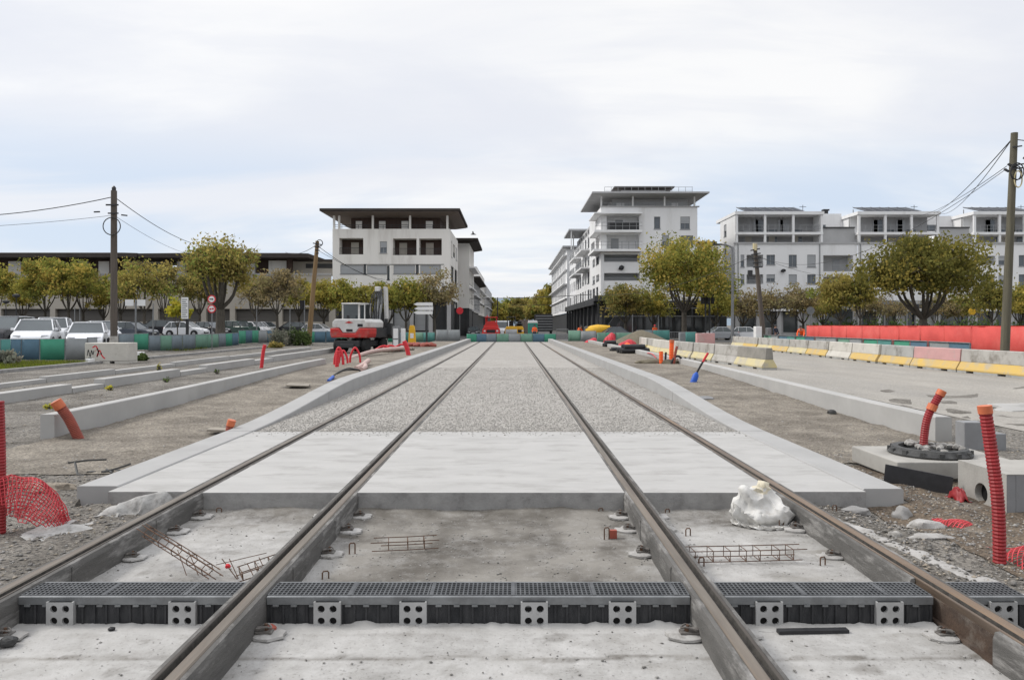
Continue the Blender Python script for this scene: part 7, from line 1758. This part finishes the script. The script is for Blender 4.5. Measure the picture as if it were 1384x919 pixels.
mb = MB(); mb.prism([(1.45, 4.45), (1.8, 4.4), (1.95, 2.4), (1.8, 1.9), (1.65, 2.0), (1.6, 2.5)], 'x', .95, 1.15); mb.build('dipper_arm', M_exwhite, ex, bevel=.02)
mb = MB()
for s_ in (.30, .80): mb.tube([(s_, 1.0, 1.8), (s_, 1.5, 3.2)], .08, 8); mb.tube([(s_, 1.5, 3.2), (s_, 1.6, 4.1)], .045, 8)
mb.build('boom_cylinder', M_metal, ex, smooth=40)
mb = MB()
for k in range(5): a = .28+k*.14; mb.tube(spline([(a, .9, 2.0), (a-.10+.05*k, .8, 2.9), (a+.06, 1.0, 3.8), (a+.1, 1.5, 4.3)], 6), .035, 5)
mb.build('hydraulic_hose', M_black, ex)
mb = MB(); mb.cb((.62, 1.3, 4.28), (.36, .3, .32)); mb.build('boom_light', M_exwhite, ex, bevel=.04)
mb = MB(); mb.prism([(1.6, 1.95), (2.1, 1.9), (2.3, 1.3), (1.9, .9), (1.5, 1.2)], 'x', .6, 1.5); mb.build('bucket', M_dkmetal, ex)

# ---- machines beyond the end fence
def machine(name, label, x, y, paint, cab, w=2.0, cat='machine'):
    t = thing(name, label, cat, (x, y, -.112)); s_ = w/2
    mb = MB(); mb.prism([(-s_, .45), (s_, .45), (s_, 1.2), (s_*.7, 1.55), (-s_*.7, 1.55), (-s_, 1.2)], 'y', -1.4, 1.6); mb.build('body', paint, t, bevel=.06)
    mb = MB(); mb.box(-s_*1.05, s_*1.05, -1.9, -1.41, .3, .75); mb.build('front_blade', paint, t, bevel=.03)
    for a in (-s_*.9, s_*.9):
        for b_ in (-1.0, 1.1): mb = MB(); mb.lathe([(.2, -.17), (.45, -.17), (.45, .17), (.2, .17)], 16, (a, b_, .45), Matrix.Rotation(R(90), 4, 'Y')); mb.build('wheel', M_tyre, t, smooth=35)
    mb = MB()
    for a in (-s_*.62, s_*.62):
        for b_ in (-.5, 1.1): mb.box(a-.05, a+.05, b_-.05, b_+.05, 1.5, cab-.1)
    mb.box(-s_*.75, s_*.75, -.65, 1.25, cab-.1, cab); mb.build('canopy', paint if name == 'red_paver' else M_dkmetal, t, bevel=.02)
    mb = MB(); mb.box(-.28, .28, .1, .6, 1.5, 1.7); mb.box(-.28, .28, .5, .62, 1.7, 2.2); mb.build('seat', M_black, t, bevel=.03)
    mb = MB(); mb.box(-s_*.5, s_*.5, -1.44, -1.402, .7, 1.15); mb.build('grille', M_black, t)
    for q in (-1, 1): mb = MB(); mb.box(q*s_*.72-.12, q*s_*.72+.12, -1.45, -1.402, .9, 1.1); mb.build('headlight', M_lens_w, t)
    return t
m = machine('red_paver', 'red construction machine with canopy beyond the end fence', GX(664, 90), 90, M_redpaint, 2.7, 2.1)
mb = MB(); mb.prism([(-.95, 1.5), (-.4, 2.15), (.5, 2.2), (.95, 1.5)], 'y', -1.2, -.7); mb.tube([(-.5, 0, 1.6), (-.5, 0, 2.9)], .07, 8); mb.build('hopper', M_redpaint, m, bevel=.03)
m = machine('yellow_roller', 'yellow roller beyond the end fence, right of the red machine', GX(691, 92), 92, M_yelpaint, 2.75, 1.6)
mb = MB(); mb.lathe([(.0, -.7), (.6, -.7), (.6, .7), (0, .7)], 20, (0, -2.2, .6), Matrix.Rotation(R(90), 4, 'Y')); mb.build('drum', M_metal, m, smooth=40)
machine('yellow_dumper', 'small yellow dumper between the yellow roller and the toilet cabin', GX(702, 94), 94, M_yelpaint, 1.9, 1.1)
t = thing('toilet_cabin', 'green portable toilet cabin with white roof beyond the end fence', 'toilet cabin', (GX(720, 88), 88, -.112))
mb = MB(); mb.box(-.56, .56, -.56, .56, .05, 1.95); mb.build('cabin', M_greenplastic, t, bevel=.03); mb = MB(); mb.prism([(-.6, 1.952), (.6, 1.952), (.5, 2.25), (-.5, 2.25)], 'y', -.58, .58); mb.build('roof', M_white, t, bevel=.03)
mb = MB(); mb.box(-.4, .4, -.585, -.562, .12, 1.85); d_ = mb.build('door', M_cteal, t, bevel=.005); mb = MB(); mb.box(.26, .33, -.61, -.586, .95, 1.1); mb.build('handle', M_black, d_)
t = thing('truck_trailer', 'black slatted truck body beyond the fence, right of the toilet cabin', 'truck', (GX(735, 96), 96, -.112))
mb = MB(); mb.box(-1.1, 1.1, -1, 5, .9, 3.1); mb.build('body', M_black, t, bevel=.03); mb = MB()
for k in range(6): mb.box(-1.08, 1.08, -1.05, -1.003, 1.1+k*.34, 1.22+k*.34)
mb.build('slat', M_metal, t)
for a in (-.9, .9): mb = MB(); mb.lathe([(.2, -.15), (.48, -.15), (.48, .15), (.2, .15)], 16, (a, -.2, .48), Matrix.Rotation(R(90), 4, 'Y')); mb.build('wheel', M_tyre, t)
t = thing('site_container', 'dull brown site container between the yellow machines and the toilet cabin', 'container', (GX(709, 100), 100, -.112)); mb = MB(); mb.box(-.7, .7, -1.2, 1.2, .05, 2.4); mb.build('container_body', surf('dull_brown_paint', (.16, .12, .11), (.13, .10, .09), 2, .7), t, bevel=.03)
mb = MB(); mb.box(-.62, -.02, -1.24, -1.203, .15, 2.25); mb.box(.02, .62, -1.24, -1.203, .15, 2.25); mb.build('door', M_soffit, t)
t = thing('white_van', 'white van beyond the red machine in the street', 'van', (GX(679, 104), 104, -.112))
mb = MB(); mb.prism([(-2.4, .3), (-2.4, 2.3), (1.2, 2.3), (1.8, 1.3), (2.5, 1.05), (2.55, .3)], 'x', -.95, .95); mb.v = [(a, -b_, c) for a, b_, c in mb.v]; mb.build('body', M_carwhite, t, bevel=.08)
mb = MB(); mb.add([(-.8, -1.32, 2.15), (.8, -1.32, 2.15), (.85, -1.82, 1.36), (-.85, -1.82, 1.36)], [(0, 1, 2, 3)]); mb.build('windscreen', M_glass, t)
for a in (-.85, .85):
    for b_ in (-1.6, 1.5): mb = MB(); mb.lathe([(.2, -.1), (.34, -.1), (.34, .1), (.2, .1)], 14, (a, b_, .34), Matrix.Rotation(R(90), 4, 'Y')); mb.build('wheel', M_tyre, t)
# yellow mixer drum
t = thing('concrete_mixer', 'yellow concrete mixer drum on a dark wheeled frame before the tower', 'mixer', (GX(808, 83), 83, -.11))
mb = MB(); mb.lathe([(.25, -1.5), (.62, -1.35), (.75, -.6), (.72, .1), (.45, 1.0), (.32, 1.35), (.38, 1.4)], 20, (0, 0, 1.05), Matrix.Rotation(R(78), 4, 'Y')); mb.build('drum', M_yelpaint, t, smooth=35)
mb = MB(); mb.box(-1.3, 1.2, -.4, .4, .35, .5); mb.bar((-1.0, 0, .5), (-1.2, 0, 1.0), .15); mb.bar((.9, 0, .5), (.8, 0, .9), .12); mb.build('frame', M_dkmetal, t)
for a in (-.9, .8):
    for b_ in (-.45, .45): mb = MB(); mb.lathe([(.12, -.1), (.35, -.1), (.35, .1), (.12, .1)], 14, (a, b_, .35), Matrix.Rotation(R(90), 4, 'X')); mb.build('wheel', M_tyre, t)
mb = MB(); mb.prism([(-1.5, .9), (-1.15, .9), (-1.2, 1.6), (-1.5, 1.5)], 'y', -.35, .35); mb.build('chute', M_galv, t)
# ---- people
def person(label, x, y, rot, pose='stand', z=-.112, hat=None, vest=None):
    t = thing('person', label, 'person', (x, y, z), rot)
    def skin_obj(name, verts, edges, radii, mat, parent, root=0):
        me = bpy.data.meshes.new(name); me.from_pydata(verts, edges, []); me.materials.append(mat); o = bpy.data.objects.new(name, me); COL.objects.link(o); o.parent = parent
        m = o.modifiers.new('skin', 'SKIN'); 
        for i, r in enumerate(radii): me.skin_vertices[0].data[i].radius = (r, r)
        me.skin_vertices[0].data[root].use_root = True; s2 = o.modifiers.new('sub', 'SUBSURF'); s2.levels = 1; s2.render_levels = 2; return o
    ln = {'stand': 0, 'bend': .45}[pose]; st = .16
    hip = Vector((0, 0, .93)); ch = hip+Vector((0, -ln*.6, .40-ln*.12)); nk = ch+Vector((0, -ln*.35, .14)); hd = nk+Vector((0, -.03-ln*.15, .13)); tp = hd+Vector((0, 0, .12))
    v = [hip, hip+Vector((0, -ln*.25, .2)), ch, nk, hd, tp]; e = [(0, 1), (1, 2), (2, 3), (3, 4), (4, 5)]; r = [.15, .14, .15, .055, .095, .07]
    arms = []
    for s_ in (-1, 1):
        b_ = len(v); sh = ch+Vector((s_*.19, 0, .06)); el = sh+Vector((s_*.07, -.04-ln*.2, -.28)); wr = el+Vector((-s_*.02, -.16, -.2)); hn = wr+Vector((0, -.05, -.08)); v += [sh, el, wr, hn]; e += [(2, b_), (b_, b_+1), (b_+1, b_+2), (b_+2, b_+3)]; r += [.065, .048, .036, .035]; arms.append((sh, el, wr))
        b_ = len(v); lg = [hip+Vector((s_*.10, 0, -.06)), Vector((s_*.13, s_*st*.3, .48)), Vector((s_*.13, s_*st, .08)), Vector((s_*.14, s_*st-.16, .04))]; v += lg; e += [(0, b_), (b_, b_+1), (b_+1, b_+2), (b_+2, b_+3)]; r += [.095, .068, .05, .045]
    skin_obj('body', [tuple(p) for p in v], e, r, M_skin, t)
    # jacket, trousers, helmet
    jv = [hip+Vector((0, 0, .02)), hip+Vector((0, -ln*.25, .2)), ch, nk-Vector((0, 0, .03))]; je = [(0, 1), (1, 2), (2, 3)]; jr = [.175, .165, .175, .08]
    for a in arms: b_ = len(jv); jv += list(a); je += [(2, b_), (b_, b_+1), (b_+1, b_+2)]; jr += [.085, .066, .052]
    skin_obj('jacket', [tuple(p) for p in jv], je, jr, vest or M_hivis, t)
    tv = [hip+Vector((0, 0, .03))]; te = []; tr = [.165]
    for s_ in (-1, 1): b_ = len(tv); tv += [hip+Vector((s_*.10, 0, -.06)), Vector((s_*.13, s_*st*.3, .48)), Vector((s_*.13, s_*st, .10))]; te += [(0, b_), (b_, b_+1), (b_+1, b_+2)]; tr += [.115, .088, .075]
    skin_obj('trousers', [tuple(p) for p in tv], te, tr, M_hivis if hat else M_trous, t)
    mb = MB(); mb.lathe([(.125, -.02), (.118, .05), (.08, .11), (.0, .13)], 14, tuple(hd+Vector((0, .01, .04)))); mb.build('helmet' if hat else 'hair', hat or M_black, t, smooth=50)
    return t
person('road worker in orange hi-vis clothing and red helmet before the dark shopfront', GX(885, 80), 80, .3, hat=M_redsign)
person('road worker in orange hi-vis jacket beside the toilet cabin', GX(722.5, 84), 84, 0, vest=M_hivis)
person('bending person in orange jacket by the mixer', GX(781, 84), 84, .8, 'bend')
person('person in orange and red jacket bending at the left end of the red hoarding', GX(1084, 58), 58, -.6, 'bend', vest=M_hivis)
person('dark clothed person left of the red hoarding', GX(1048, 66), 66, .4, vest=M_trous)
# a gull over the street
g_ = thing('gull', 'small bird flying above the street right of the white house', 'bird', P(639.5, 317, 60)); mb = MB(); mb.tube([(-.22, 0, 0), (-.1, 0, .02), (.1, 0, .02), (.26, 0, -.02)], [.01, .06, .06, .01], 8)
mb.add([(-.05, -.05, .04), (.1, -.05, .04), (.02, -.5, .22), (-.08, -.25, .16)], [(0, 1, 2, 3)]); mb.add([(-.05, .05, .04), (.1, .05, .04), (.02, .5, .22), (-.08, .25, .16)], [(0, 1, 2, 3)]); mb.build('body', M_galv, g_)
